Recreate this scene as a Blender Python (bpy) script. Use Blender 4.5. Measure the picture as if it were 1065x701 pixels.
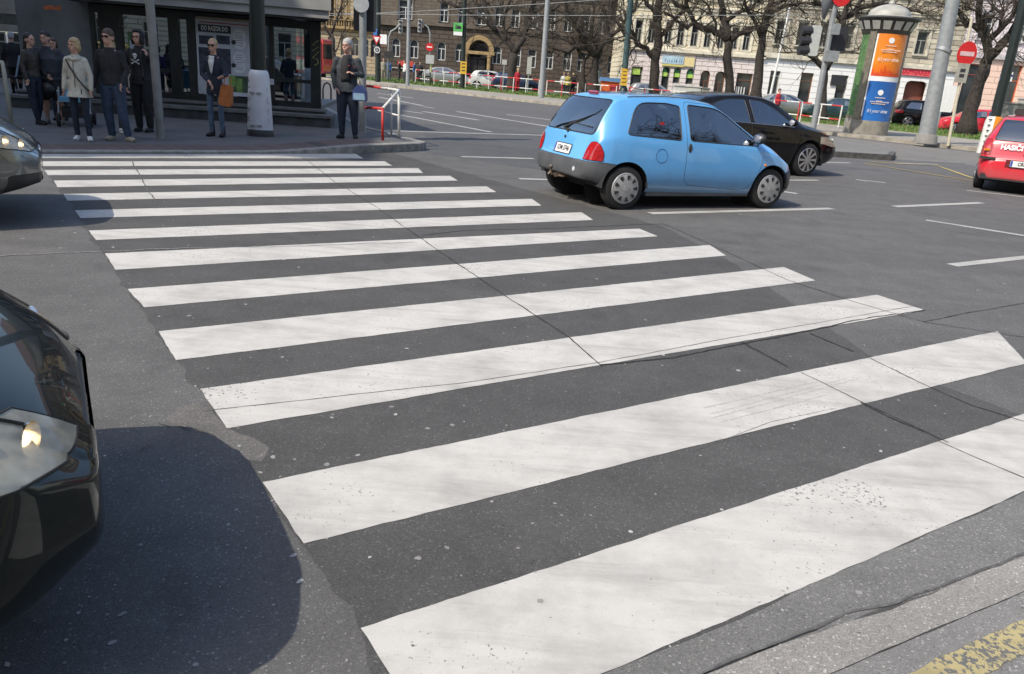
import bpy, bmesh, math, random
import numpy as np
from mathutils import Vector, Matrix
R = math.radians
random.seed(7)
scn = bpy.context.scene
for o_ in list(bpy.data.objects): bpy.data.objects.remove(o_)

# ------------------------------------------------------------------ camera
CAM_H = 1.52
FPX, PIT, ROL, CX, CY = 808.49, 0.328112, 0.0772415, 532.5, 350.5
_fw = Vector((0, math.cos(PIT), -math.sin(PIT)))
_up = Vector((0, math.sin(PIT), math.cos(PIT)))
_rt = Vector((1, 0, 0))
_r = _rt*math.cos(ROL)+_up*math.sin(ROL)
_u = -_rt*math.sin(ROL)+_up*math.cos(ROL)
camd = bpy.data.cameras.new('camera'); cam = bpy.data.objects.new('camera', camd)
scn.collection.objects.link(cam)
camd.sensor_width = 36; camd.lens = FPX/1065*36
camd.clip_start = 0.05; camd.clip_end = 2000
m3 = Matrix((_r, _u, -_fw)).transposed()
cam.matrix_world = Matrix.Translation((0, 0, CAM_H)) @ m3.to_4x4()
scn.camera = cam
# ------------------------------------------------------------------ light
SUN_AZ, SUN_EL = R(40), R(47)      # shadows run towards azimuth 40 deg (from +x to +y)
to_sun = Vector((-math.cos(SUN_AZ)*math.cos(SUN_EL), -math.sin(SUN_AZ)*math.cos(SUN_EL), math.sin(SUN_EL)))
w = bpy.data.worlds.new('World'); scn.world = w; w.use_nodes = True
nt = w.node_tree; nt.nodes.clear()
sky = nt.nodes.new('ShaderNodeTexSky'); sky.sky_type = 'NISHITA'; sky.sun_disc = False
sky.sun_elevation = SUN_EL; sky.sun_rotation = math.atan2(to_sun.x, to_sun.y)
sky.air_density = 1.0; sky.dust_density = 1.6; sky.ozone_density = 1.0
bg = nt.nodes.new('ShaderNodeBackground'); bg.inputs['Strength'].default_value = 0.15
wo = nt.nodes.new('ShaderNodeOutputWorld')
nt.links.new(sky.outputs[0], bg.inputs[0]); nt.links.new(bg.outputs[0], wo.inputs[0])
sd = bpy.data.lights.new('sun', 'SUN'); sd.energy = 2.85; sd.angle = R(0.5); sd.color = (1.0, 0.925, 0.80)
sun = bpy.data.objects.new('sun', sd); scn.collection.objects.link(sun)
sun.rotation_euler = to_sun.to_track_quat('Z', 'Y').to_euler(); sun.location = to_sun*60
scn.view_settings.view_transform = 'Standard'; scn.view_settings.look = 'None'
scn.view_settings.exposure = 0.66; scn.view_settings.gamma = 1.0
scn.view_settings.use_curve_mapping = False

# ------------------------------------------------------------------ helpers
def ray(px, py): return _fw*FPX+_r*(px-CX)+_u*(CY-py)
def U(px, py, z=0.0):
    d = ray(px, py); t = (z-CAM_H)/d.z
    return Vector((0, 0, CAM_H))+d*t
def UY(px, py, Y):
    d = ray(px, py); return Vector((0, 0, CAM_H))+d*(Y/d.y)
COL = scn.collection
def tag(o, label=None, cat=None, group=None, kind=None):
    if label: o['label'] = label
    if cat: o['category'] = cat
    if group: o['group'] = group
    if kind: o['kind'] = kind
    return o
def thing(name, loc, rz, label, cat, group=None):
    o = bpy.data.objects.new(name, None); COL.objects.link(o)
    o.empty_display_size = 0.2
    o.location = loc; o.rotation_euler = (0, 0, rz)
    return tag(o, label, cat, group)
def link(name, bm, mats, parent=None, smooth=False, angle=None, loc=None, rz=0, label=None):
    me = bpy.data.meshes.new(name)
    bm.normal_update(); bm.to_mesh(me); bm.free()
    if not isinstance(mats, (list, tuple)): mats = [mats]
    for m in mats: me.materials.append(m)
    if smooth:
        me.polygons.foreach_set('use_smooth', [True]*len(me.polygons))
        if angle: me.set_sharp_from_angle(angle=R(angle))
    o = bpy.data.objects.new(name, me); COL.objects.link(o)
    if parent: o.parent = parent
    if loc is not None: o.location = loc
    if rz: o.rotation_euler = (0, 0, rz)
    if label: o['label'] = label
    return o
def struct(name, bm, mats, **k):
    o = link(name, bm, mats, **k); o['kind'] = 'structure'; return o
def B(): return bmesh.new()
def box(bm, x0, x1, y0, y1, z0, z1, mi=0, M=None):
    vs = [Vector((x, y, z)) for z in (z0, z1) for y in (y0, y1) for x in (x0, x1)]
    if M: vs = [M @ v for v in vs]
    v = [bm.verts.new(p) for p in vs]
    for f in ((0, 2, 3, 1), (4, 5, 7, 6), (0, 1, 5, 4), (2, 6, 7, 3), (0, 4, 6, 2), (1, 3, 7, 5)):
        bm.faces.new([v[i] for i in f]).material_index = mi
    return bm
def poly_sheet(bm, pts, z=None, mi=0):
    v = [bm.verts.new((p[0], p[1], p[2] if z is None else z)) for p in pts]
    f = bm.faces.new(v); f.material_index = mi
    f.normal_update()
    if f.normal.z < 0: f.normal_flip()
    return f
def slab(bm, pts, z0, z1, mi=0, mside=None):
    n = len(pts)
    a = sum(pts[i][0]*pts[(i+1) % n][1]-pts[(i+1) % n][0]*pts[i][1] for i in range(n))
    if a < 0: pts = list(reversed(pts))
    zf = z1 if callable(z1) else (lambda x, y: z1)
    b = [bm.verts.new((p[0], p[1], z0)) for p in pts]; t = [bm.verts.new((p[0], p[1], zf(p[0], p[1]))) for p in pts]
    bm.faces.new(t).material_index = mi
    for i in range(n):
        f = bm.faces.new((b[i], b[(i+1) % n], t[(i+1) % n], t[i])); f.material_index = mi if mside is None else mside
def frames(pts):
    out = []; n = len(pts); prev = None
    for i in range(n):
        d = (pts[min(i+1, n-1)]-pts[max(i-1, 0)])
        d = d.normalized() if d.length > 1e-9 else Vector((0, 0, 1))
        if prev is None:
            a = Vector((0, 0, 1)) if abs(d.z) < 0.9 else Vector((1, 0, 0))
        else: a = prev
        x = (a-d*a.dot(d)).normalized(); prev = x
        out.append((x, d.cross(x)))
    return out
def tube(bm, pts, rad, seg=8, mi=0, caps=True):
    pts = [Vector(p) for p in pts]
    if not isinstance(rad, (list, tuple)): rad = [rad]*len(pts)
    rings = []
    for p, (x, y), r in zip(pts, frames(pts), rad):
        rings.append([bm.verts.new(p+(x*math.cos(2*math.pi*k/seg)+y*math.sin(2*math.pi*k/seg))*r) for k in range(seg)])
    for a, b in zip(rings, rings[1:]):
        for k in range(seg):
            bm.faces.new((a[k], a[(k+1) % seg], b[(k+1) % seg], b[k])).material_index = mi
    if caps:
        bm.faces.new(list(reversed(rings[0]))).material_index = mi
        bm.faces.new(rings[-1]).material_index = mi
def lathe(bm, prof, seg=24, M=None, mi=0, sx=1, sy=1, capb=True, capt=True):
    rings = []
    for r, z in prof:
        ring = []
        for k in range(seg):
            a = 2*math.pi*k/seg; p = Vector((r*math.cos(a)*sx, r*math.sin(a)*sy, z))
            ring.append(bm.verts.new(M @ p if M else p))
        rings.append(ring)
    for a, b in zip(rings, rings[1:]):
        for k in range(seg):
            bm.faces.new((a[k], a[(k+1) % seg], b[(k+1) % seg], b[k])).material_index = mi
    if capb: bm.faces.new(list(reversed(rings[0]))).material_index = mi
    if capt: bm.faces.new(rings[-1]).material_index = mi
def ellipsoid(bm, c, r, seg=16, rings=10, mi=0, M=None):
    c = Vector(c); prof = []
    rows = []
    for i in range(rings+1):
        t = math.pi*i/rings
        row = []
        if i in (0, rings):
            p = c+Vector((0, 0, -r[2]*math.cos(t))); row = [bm.verts.new(M @ p if M else p)]
        else:
            for k in range(seg):
                a = 2*math.pi*k/seg
                p = c+Vector((r[0]*math.sin(t)*math.cos(a), r[1]*math.sin(t)*math.sin(a), -r[2]*math.cos(t)))
                row.append(bm.verts.new(M @ p if M else p))
        rows.append(row)
    for a, b in zip(rows, rows[1:]):
        for k in range(seg):
            k2 = (k+1) % seg
            if len(a) == 1: f = bm.faces.new((a[0], b[k2], b[k]))
            elif len(b) == 1: f = bm.faces.new((a[k], a[k2], b[0]))
            else: f = bm.faces.new((a[k], a[k2], b[k2], b[k]))
            f.material_index = mi
def extrude_poly(bm, pts2, M, d0, d1, mi=0):
    """polygon in local xy of M, extruded from d0 to d1 along local z"""
    a = sum(pts2[i][0]*pts2[(i+1) % len(pts2)][1]-pts2[(i+1) % len(pts2)][0]*pts2[i][1] for i in range(len(pts2)))
    if a < 0: pts2 = list(reversed(pts2))
    lo = [bm.verts.new(M @ Vector((p[0], p[1], d0))) for p in pts2]
    hi = [bm.verts.new(M @ Vector((p[0], p[1], d1))) for p in pts2]
    bm.faces.new(list(reversed(lo))).material_index = mi; bm.faces.new(hi).material_index = mi
    n = len(pts2)
    for i in range(n): bm.faces.new((lo[i], lo[(i+1) % n], hi[(i+1) % n], hi[i])).material_index = mi
def circ(cx, cy, r, n=24, ry=None):
    return [(cx+r*math.cos(2*math.pi*k/n), cy+(ry or r)*math.sin(2*math.pi*k/n)) for k in range(n)]
def rrect(x0, x1, y0, y1, r, n=4):
    out = []
    for cx, cy, a0 in ((x1-r, y1-r, 0), (x0+r, y1-r, 90), (x0+r, y0+r, 180), (x1-r, y0+r, 270)):
        for k in range(n+1):
            a = R(a0+90*k/n); out.append((cx+r*math.cos(a), cy+r*math.sin(a)))
    return out
def rpoly(pts, r, n=4):
    out = []; N = len(pts)
    for i in range(N):
        p = Vector(pts[i]).to_2d(); a = Vector(pts[i-1]).to_2d(); b = Vector(pts[(i+1) % N]).to_2d()
        ri = r if not isinstance(r, (list, tuple)) else r[i]
        da = (a-p); db = (b-p); k = min(ri, da.length*.45, db.length*.45)
        p0 = p+da.normalized()*k; p1 = p+db.normalized()*k
        for j in range(n+1):
            t = j/n; q = p0*(1-t)**2+p*2*t*(1-t)+p1*t*t; out.append((q.x, q.y))
    return out
VM = Matrix(((1, 0, 0, 0), (0, 0, -1, 0), (0, 1, 0, 0), (0, 0, 0, 1)))   # local (x,y)->(x,z), extrude along -y

# ------------------------------------------------------------------ materials
MATS = {}
def newmat(name):
    m = bpy.data.materials.new(name); m.use_nodes = True
    nt = m.node_tree; b = nt.nodes['Principled BSDF']
    return m, nt, b
def pm(name, col, rough=0.6, metal=0.0, var=0.12, scale=8.0, bump=0.0, bscale=40.0, coat=0.0, spec=None, dist=0.01):
    if name in MATS: return MATS[name]
    m, nt, b = newmat(name)
    b.inputs['Roughness'].default_value = rough; b.inputs['Metallic'].default_value = metal
    b.inputs['Coat Weight'].default_value = coat; b.inputs['Coat Roughness'].default_value = 0.03
    if spec is not None: b.inputs['Specular IOR Level'].default_value = spec
    tc = nt.nodes.new('ShaderNodeTexCoord')
    n = nt.nodes.new('ShaderNodeTexNoise'); n.inputs['Scale'].default_value = scale; n.inputs['Detail'].default_value = 6
    nt.links.new(tc.outputs['Object'], n.inputs['Vector'])
    r = nt.nodes.new('ShaderNodeValToRGB')
    c0 = [max(0, c*(1-var)) for c in col[:3]]; c1 = [min(1, c*(1+var)) for c in col[:3]]
    r.color_ramp.elements[0].color = (*c0, 1); r.color_ramp.elements[1].color = (*c1, 1)
    r.color_ramp.elements[0].position = 0.3; r.color_ramp.elements[1].position = 0.7
    nt.links.new(n.outputs['Fac'], r.inputs['Fac']); nt.links.new(r.outputs['Color'], b.inputs['Base Color'])
    if bump:
        n2 = nt.nodes.new('ShaderNodeTexNoise'); n2.inputs['Scale'].default_value = bscale; n2.inputs['Detail'].default_value = 4
        nt.links.new(tc.outputs['Object'], n2.inputs['Vector'])
        bp = nt.nodes.new('ShaderNodeBump'); bp.inputs['Strength'].default_value = bump; bp.inputs['Distance'].default_value = dist
        nt.links.new(n2.outputs['Fac'], bp.inputs['Height']); nt.links.new(bp.outputs['Normal'], b.inputs['Normal'])
    MATS[name] = m; return m
def ramp(nt, src, stops):
    r = nt.nodes.new('ShaderNodeValToRGB'); el = r.color_ramp.elements
    while len(el) < len(stops): el.new(0.5)
    for e, (p, c) in zip(el, stops):
        e.position = p; e.color = (c, c, c, 1) if not isinstance(c, (tuple, list)) else (*c, 1)
    nt.links.new(src, r.inputs['Fac']); return r.outputs['Color']
def noise(nt, vec, scale, detail=4, rough=0.5):
    n = nt.nodes.new('ShaderNodeTexNoise'); n.inputs['Scale'].default_value = scale
    n.inputs['Detail'].default_value = detail; n.inputs['Roughness'].default_value = rough
    nt.links.new(vec, n.inputs['Vector']); return n.outputs['Fac']
def mix(nt, fac, a, b, mode='MIX'):
    m = nt.nodes.new('ShaderNodeMix'); m.data_type = 'RGBA'; m.blend_type = mode
    for s, v in ((m.inputs[0], fac), (m.inputs[6], a), (m.inputs[7], b)):
        if isinstance(v, (int, float)): s.default_value = v
        elif isinstance(v, (tuple, list)): s.default_value = (*v, 1)
        else: nt.links.new(v, s)
    return m.outputs[2]
def mapping(nt, vec, scale=(1, 1, 1), rot=(0, 0, 0)):
    m = nt.nodes.new('ShaderNodeMapping'); m.inputs['Scale'].default_value = scale; m.inputs['Rotation'].default_value = rot
    nt.links.new(vec, m.inputs['Vector']); return m.outputs[0]
def bumpn(nt, b, h, strength, dist):
    bp = nt.nodes.new('ShaderNodeBump'); bp.inputs['Strength'].default_value = strength; bp.inputs['Distance'].default_value = dist
    nt.links.new(h, bp.inputs['Height']); nt.links.new(bp.outputs['Normal'], b.inputs['Normal'])
def asphalt(name, dark, light, tint=(1, 1, 1), patch=0.35):
    m, nt, b = newmat(name); tc = nt.nodes.new('ShaderNodeTexCoord'); V = tc.outputs['Object']
    big = noise(nt, V, 0.35, 5, 0.6)
    mid = noise(nt, V, 3.5, 6, 0.65)
    c0 = [dark*t for t in tint]; c1 = [light*t for t in tint]
    base = ramp(nt, big, [(0.3, c0), (0.7, c1)])
    base = mix(nt, patch, base, ramp(nt, mid, [(0.3, [c*0.75 for c in c0]), (0.72, [c*1.2 for c in c1])]))
    # streaks along the driving direction
    st = noise(nt, mapping(nt, V, (0.25, 2.2, 1), (0, 0, R(-34))), 1.0, 3)
    base = mix(nt, 0.5, base, ramp(nt, st, [(0.35, 0.75), (0.65, 1.0)]), 'MULTIPLY')
    # aggregate: light and dark stones
    vo = nt.nodes.new('ShaderNodeTexVoronoi'); vo.inputs['Scale'].default_value = 170; nt.links.new(V, vo.inputs['Vector'])
    sep = nt.nodes.new('ShaderNodeSeparateColor'); nt.links.new(vo.outputs['Color'], sep.inputs[0])
    ag = ramp(nt, sep.outputs[0], [(0.0, 0.80), (0.80, 1.02), (0.95, 1.15), (0.99, 1.8)])
    base = mix(nt, 1.0, base, ag, 'MULTIPLY')
    fine = noise(nt, V, 260, 3, 0.7)
    base = mix(nt, 0.7, base, ramp(nt, fine, [(0.35, 0.52), (0.65, 1.38)]), 'MULTIPLY')
    stain = noise(nt, mapping(nt, V, (1, 1, 1), (0, 0, .7)), 1.3, 7, .72)
    base = mix(nt, 1.0, base, ramp(nt, stain, [(0.30, 0.74), (0.45, 1.0), (0.62, 1.0), (0.74, 1.16)]), 'MULTIPLY')
    pt = ramp(nt, noise(nt, V, 75, 2, .5), [(0.26, 0.45), (0.33, 1.0)])
    base = mix(nt, 1.0, base, pt, 'MULTIPLY')
    nt.links.new(base, b.inputs['Base Color']); b.inputs['Roughness'].default_value = 0.86
    b.inputs['Specular IOR Level'].default_value = 0.35
    bumpn(nt, b, mix(nt, 0.5, vo.outputs['Distance'], fine), 0.45, 0.003)
    MATS[name] = m; return m
def paint_mark(name, col, wear=0.62):
    m, nt, b = newmat(name); tc = nt.nodes.new('ShaderNodeTexCoord'); V = tc.outputs['Object']
    dirt = noise(nt, V, 2.2, 8, 0.7)
    c = mix(nt, 1.0, col, ramp(nt, dirt, [(0.30, 0.72), (0.56, 1.0)]), 'MULTIPLY')
    ty = noise(nt, mapping(nt, V, (0.7, 6, 1), (0, 0, R(-38))), 1.3, 8, 0.72)
    c = mix(nt, 0.55, c, ramp(nt, ty, [(0.33, 0.62), (0.52, 1.0)]), 'MULTIPLY')
    sp = noise(nt, V, 55, 5, 0.7)
    big = noise(nt, V, 1.1, 3, 0.6)
    sm_ = nt.nodes.new('ShaderNodeMath'); sm_.operation = 'MULTIPLY_ADD'; sm_.inputs[1].default_value = 0.55; nt.links.new(big, sm_.inputs[0]); nt.links.new(sp, sm_.inputs[2])
    wr = ramp(nt, sm_.outputs[0], [(wear+0.325, 0.0), (wear+0.37, 1.0)])
    fn = noise(nt, V, 240, 2, 0.6)
    c = mix(nt, 0.5, c, ramp(nt, fn, [(0.3, 0.86), (0.6, 1.02)]), 'MULTIPLY')
    c = mix(nt, wr, c, (0.12, 0.118, 0.112))
    pit = ramp(nt, noise(nt, V, 95, 3, .6), [(0.70, 0.0), (0.735, 1.0)]); zone = ramp(nt, noise(nt, V, 1.6, 4, .6), [(0.46, 0.0), (0.60, 1.0)])
    pz = nt.nodes.new('ShaderNodeMath'); pz.operation = 'MULTIPLY'; nt.links.new(pit, pz.inputs[0]); nt.links.new(zone, pz.inputs[1])
    c = mix(nt, pz.outputs[0], c, (0.16, 0.155, 0.145))
    scr = ramp(nt, noise(nt, mapping(nt, V, (.9, 26, 1), (0, 0, R(-31))), 1.0, 5, .7), [(0.62, 0.0), (0.70, 1.0)])
    sz = nt.nodes.new('ShaderNodeMath'); sz.operation = 'MULTIPLY'; nt.links.new(scr, sz.inputs[0]); nt.links.new(ramp(nt, noise(nt, mapping(nt, V, (1, 1, 1), (0, 0, 1)), .9, 3, .6), [(0.50, 0.0), (0.62, .55)]), sz.inputs[1])
    c = mix(nt, sz.outputs[0], c, (0.27, 0.262, 0.245))
    nt.links.new(c, b.inputs['Base Color']); b.inputs['Roughness'].default_value = 0.75
    bumpn(nt, b, fn, 0.15, 0.003)
    MATS[name] = m; return m
def rusticated(name, col, col2, mortar, bw=1.2, bh=0.38, bump=0.8, weather=0.5, ms=0.03):
    """stone facade; courses run along local x, height is local z"""
    m, nt, b = newmat(name); tc = nt.nodes.new('ShaderNodeTexCoord')
    sp = nt.nodes.new('ShaderNodeSeparateXYZ'); cb = nt.nodes.new('ShaderNodeCombineXYZ')
    nt.links.new(tc.outputs['Object'], sp.inputs[0])
    ad = nt.nodes.new('ShaderNodeMath'); ad.operation = 'ADD'
    nt.links.new(sp.outputs[0], ad.inputs[0]); nt.links.new(sp.outputs[1], ad.inputs[1])
    nt.links.new(ad.outputs[0], cb.inputs[0]); nt.links.new(sp.outputs[2], cb.inputs[1])
    br = nt.nodes.new('ShaderNodeTexBrick'); nt.links.new(cb.outputs[0], br.inputs['Vector'])
    br.inputs['Scale'].default_value = 1.0; br.inputs['Brick Width'].default_value = bw; br.inputs['Row Height'].default_value = bh
    br.inputs['Mortar Size'].default_value = ms; br.inputs['Mortar Smooth'].default_value = 0.3
    br.inputs['Color1'].default_value = (*col, 1); br.inputs['Color2'].default_value = (*col2, 1); br.inputs['Mortar'].default_value = (*mortar, 1)
    n = noise(nt, tc.outputs['Object'], 0.9, 7, 0.7)
    c = mix(nt, weather, br.outputs['Color'], ramp(nt, n, [(0.3, 0.5), (0.68, 1.15)]), 'MULTIPLY')
    nt.links.new(c, b.inputs['Base Color']); b.inputs['Roughness'].default_value = 0.9
    inv = nt.nodes.new('ShaderNodeMath'); inv.operation = 'SUBTRACT'; inv.inputs[0].default_value = 1.0
    nt.links.new(br.outputs['Fac'], inv.inputs[1]); bumpn(nt, b, inv.outputs[0], bump, 0.06)
    MATS[name] = m; return m
def glassm(name, tint=(0.5, 0.55, 0.53), refl=0.10, rough=0.0):
    if name in MATS: return MATS[name]
    m = bpy.data.materials.new(name); m.use_nodes = True; nt = m.node_tree; nt.nodes.clear()
    o = nt.nodes.new('ShaderNodeOutputMaterial'); t = nt.nodes.new('ShaderNodeBsdfTransparent'); g = nt.nodes.new('ShaderNodeBsdfGlossy')
    t.inputs[0].default_value = (*tint, 1); g.inputs['Roughness'].default_value = rough; g.inputs[0].default_value = (0.92, 0.96, 1, 1)
    fr = nt.nodes.new('ShaderNodeFresnel'); fr.inputs[0].default_value = 1.5
    ma = nt.nodes.new('ShaderNodeMath'); ma.operation = 'MULTIPLY_ADD'; ma.use_clamp = True
    ma.inputs[1].default_value = 1.3; ma.inputs[2].default_value = refl
    nt.links.new(fr.outputs[0], ma.inputs[0])
    mx = nt.nodes.new('ShaderNodeMixShader'); nt.links.new(ma.outputs[0], mx.inputs[0]); nt.links.new(t.outputs[0], mx.inputs[1]); nt.links.new(g.outputs[0], mx.inputs[2])
    nt.links.new(mx.outputs[0], o.inputs[0]); MATS[name] = m; return m

M_black = pm('black_rubber', (0.018, 0.018, 0.019), 0.8, bump=0.3)
M_plast = pm('black_plastic', (0.028, 0.028, 0.03), 0.5)
M_grey_pl = pm('grey_plastic', (0.085, 0.09, 0.098), 0.55, var=0.2, scale=5, bump=0.15, bscale=200)
M_chrome = pm('chrome', (0.75, 0.75, 0.76), 0.12, 1.0, var=0.03)
M_alloy = pm('alloy', (0.42, 0.43, 0.44), 0.35, 0.7, var=0.1)
M_hub = pm('hubcap_silver', (0.40, 0.40, 0.40), 0.4, 0.3, var=0.12, scale=14)
M_white = pm('white_enamel', (0.75, 0.75, 0.73), 0.5, var=0.07)
M_offwhite = pm('white_railing_paint', (0.62, 0.61, 0.57), 0.6, var=0.2, scale=6)
M_redp = pm('red_railing_paint', (0.50, 0.035, 0.03), 0.5, var=0.2, scale=6)
M_galv = pm('galvanised_steel', (0.30, 0.315, 0.315), 0.55, 0.35, var=0.14, scale=7)
M_greypole = pm('grey_pole_paint', (0.22, 0.225, 0.215), 0.6, 0.1, var=0.2, scale=5)
M_greenpole = pm('dark_green_pole_paint', (0.011, 0.018, 0.016), 0.45, var=0.25, scale=5)
M_concr = pm('concrete', (0.30, 0.29, 0.27), 0.9, var=0.22, scale=4, bump=0.4, bscale=60)
M_red = pm('signal_red', (0.55, 0.02, 0.02), 0.4)
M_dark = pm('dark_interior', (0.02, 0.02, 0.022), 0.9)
M_ink = pm('printing_ink', (0.03, 0.03, 0.035), 0.7)
M_glass = glassm('car_glass', (0.55, 0.60, 0.58), 0.20)
M_wglass = glassm('window_glass', (0.14, 0.16, 0.17), 0.12)
M_kglass = glassm('kiosk_glass', (0.55, 0.6, 0.6), 0.26)
M_bark = pm('bark', (0.042, 0.034, 0.029), 0.95, var=0.45, scale=9, bump=0.9, bscale=26, dist=0.04)
M_twig = pm('twig_bark', (0.055, 0.046, 0.034), 0.95, var=0.35, scale=3)
M_redlens = pm('red_lens', (0.38, 0.010, 0.014), 0.15, coat=0.8, var=0.3, scale=30)
M_orlens = pm('orange_lens', (0.7, 0.22, 0.02), 0.2, coat=0.5)
M_yel = pm('yellow_sign', (0.62, 0.38, 0.03), 0.5)

TEXTS = []
def text(body, M, size, mat, parent, name='lettering', sx=1.0, align='CENTER', extr=0.0, shear=0.0, bold=0.0):
    """flat lettering, local xy plane of M"""
    cu = bpy.data.curves.new(name, 'FONT'); cu.body = body; cu.size = size; cu.align_x = align; cu.align_y = 'CENTER'
    cu.extrude = extr; cu.shear = shear; cu.offset = bold; cu.resolution_u = 2
    o = bpy.data.objects.new(name+'_tmp', cu); COL.objects.link(o)
    TEXTS.append((o, M @ Matrix.Diagonal((sx, 1, 1, 1)), mat, parent, name)); return o
def flush_texts():
    bpy.context.view_layer.update(); dg = bpy.context.evaluated_depsgraph_get()
    new = []
    for o, M, mat, parent, name in TEXTS:
        me = bpy.data.meshes.new_from_object(o.evaluated_get(dg), depsgraph=dg)
        me.name = name; me.transform(M); me.materials.clear(); me.materials.append(mat)
        new.append((me, parent, name))
    for o, *_ in TEXTS:
        bpy.data.objects.remove(o)
    for me, parent, name in new:
        q = bpy.data.objects.new(name, me); COL.objects.link(q); q.parent = parent
    TEXTS.clear()
def inpoly(x, y, P):
    c = False; n = len(P)
    for i in range(n):
        x1, y1 = P[i][0], P[i][1]; x2, y2 = P[i-1][0], P[i-1][1]
        if (y1 > y) != (y2 > y) and x < (x2-x1)*(y-y1)/(y2-y1)+x1: c = not c
    return c
# ================================================================== GROUND
M_road = asphalt('asphalt', 0.108, 0.140, (1.03, 1.0, 0.965))
M_dkroad = asphalt('newer_asphalt', 0.092, 0.118, (1.0, 1.0, 1.0))
M_gutter = asphalt('gutter_asphalt', 0.26, 0.31, (1.05, 1.0, 0.92), 0.25)
M_gutter2 = asphalt('kerbside_asphalt', 0.20, 0.25, (1.03, 1.0, 0.95), 0.25)
M_pave = asphalt('pavement_asphalt', 0.12, 0.16, (1.0, 1.0, 1.0))
M_tan = asphalt('sandy_pavement', 0.27, 0.36, (1.08, 1.0, 0.86))
M_sett = rusticated('red_setts', (0.12, 0.085, 0.08), (0.15, 0.11, 0.10), (0.06, 0.055, 0.05), 0.1, 0.1, 0.4, 0.4, 0.01)
M_mark = paint_mark('white_road_paint', (0.535, 0.515, 0.475), 0.60)
M_mark2 = paint_mark('worn_white_road_paint', (0.47, 0.455, 0.42), 0.54)
M_ymark = paint_mark('yellow_road_paint', (0.52, 0.40, 0.12), 0.46)
M_kerb = pm('granite_kerb', (0.24, 0.23, 0.21), 0.85, var=0.3, scale=10, bump=0.4, bscale=70)
M_dkerb = pm('dark_kerb', (0.085, 0.082, 0.078), 0.9, var=0.35, scale=8, bump=0.4, bscale=70)

bm = B()
bmesh.ops.create_grid(bm, x_segments=2, y_segments=2, size=600)
struct('road', bm, M_road)

def ragged(pts, step=0.12, amp=0.006, seed=0):
    rnd = random.Random(seed); out = []
    n = len(pts)
    for i in range(n):
        a = Vector(pts[i]); b = Vector(pts[(i+1) % n]); L = (b-a).length; k = max(1, int(L/step))
        nx = Vector((-(b-a).y, (b-a).x, 0)).normalized() if L > 0 else Vector((0, 0, 0))
        d = 0
        for j in range(k):
            d = d*0.6+rnd.uniform(-amp, amp)*0.8
            out.append(a.lerp(b, j/k)+(nx*d if 0 < j else Vector((0, 0, 0))))
    return out
# darker resurfaced lane under the far half of the crossing
def sheet(name, pxs, z, mat, amp=0.02, seed=1, step=0.3):
    bm = B(); poly_sheet(bm, ragged([U(*p) for p in pxs], step, amp, seed), z)
    bmesh.ops.triangulate(bm, faces=bm.faces[:])
    return struct(name, bm, mat)
sheet('asphalt_patch', [(440, 128), (700, 150), (900, 176), (640, 190), (440, 158)], 0.0008, M_dkroad, 0.08, 4)
sheet('asphalt_patch', [(36, 157), (400, 157), (690, 236), (742, 262), (910, 372), (1065, 433), (1300, 500), (1200, 560), (640, 735), (408, 735), (372, 650), (270, 500), (205, 403), (162, 343), (130, 299), (106, 262), (89, 238), (75, 217), (53, 186)], 0.0009, asphalt('patched_asphalt', 0.074, 0.098, (1.03, 1.0, 0.96)), 0.025, 5, .08)

# zebra crossing: left top, left bottom, right bottom, right top of every bar (nearest first)
BARS = [((375, 654), (408, 703), (1160, 470), (1150, 396)),
        ((273, 502), (316, 566), (1068, 378), (1037, 345)),
        ((208, 405), (236, 446), (962, 323), (912, 307)),
        ((165, 345), (183, 375), (848, 292), (815, 278)),
        ((133, 301), (150, 320), (755, 266), (738, 255)),
        ((109, 264), (120, 281), (684, 246), (665, 238)),
        ((92, 240), (100, 250), (617, 229), (605, 221)),
        ((78, 219), (84, 227), (563, 214), (553, 207)),
        ((66, 202), (70, 209), (516, 200), (506, 194)),
        ((56, 188), (60, 195), (476, 188), (468, 183)),
        ((46, 177), (50, 182.5), (440, 180), (435, 175)),
        ((40, 168), (42, 173), (408, 172.5), (400, 168)),
        ((38, 160.5), (40, 164.5), (378, 165), (370, 160))]
for i, q in enumerate(BARS):
    P = [U(*p) for p in q]
    if i == 0:
        e = (U(1065, 431)-P[0]); P[3] = P[0]+e*1.12
        # lower edge runs through (628,701) and (1065,512)
        a_, b_ = U(628, 701), U(1065, 512); d_ = (b_-a_).normalized()
        n_ = (P[0]-a_); t_ = (U(400, 688)-a_).dot(d_)
        P[1] = P[0]+(U(408, 703)-P[0])*1.04; P[1] = a_+d_*((P[1]-a_).dot(d_)); P[2] = a_+d_*((P[3]-a_).dot(d_)+0.1)
    bm = B(); poly_sheet(bm, ragged(P, 0.04, 0.0030, i), 0.003)
    bmesh.ops.triangulate(bm, faces=bm.faces[:])
    struct('crosswalk_stripe', bm, M_mark if i < 12 else M_mark2)
def line(name, a, b, wd, mat, z=0.003, seed=0):
    A, Bp = U(*a), U(*b); d = (Bp-A).normalized(); n = Vector((-d.y, d.x, 0))*wd/2
    bm = B(); poly_sheet(bm, ragged([A-n, Bp-n, Bp+n, A+n], 0.3, 0.006, seed), z); bmesh.ops.triangulate(bm, faces=bm.faces[:])
    struct(name, bm, mat)
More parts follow.
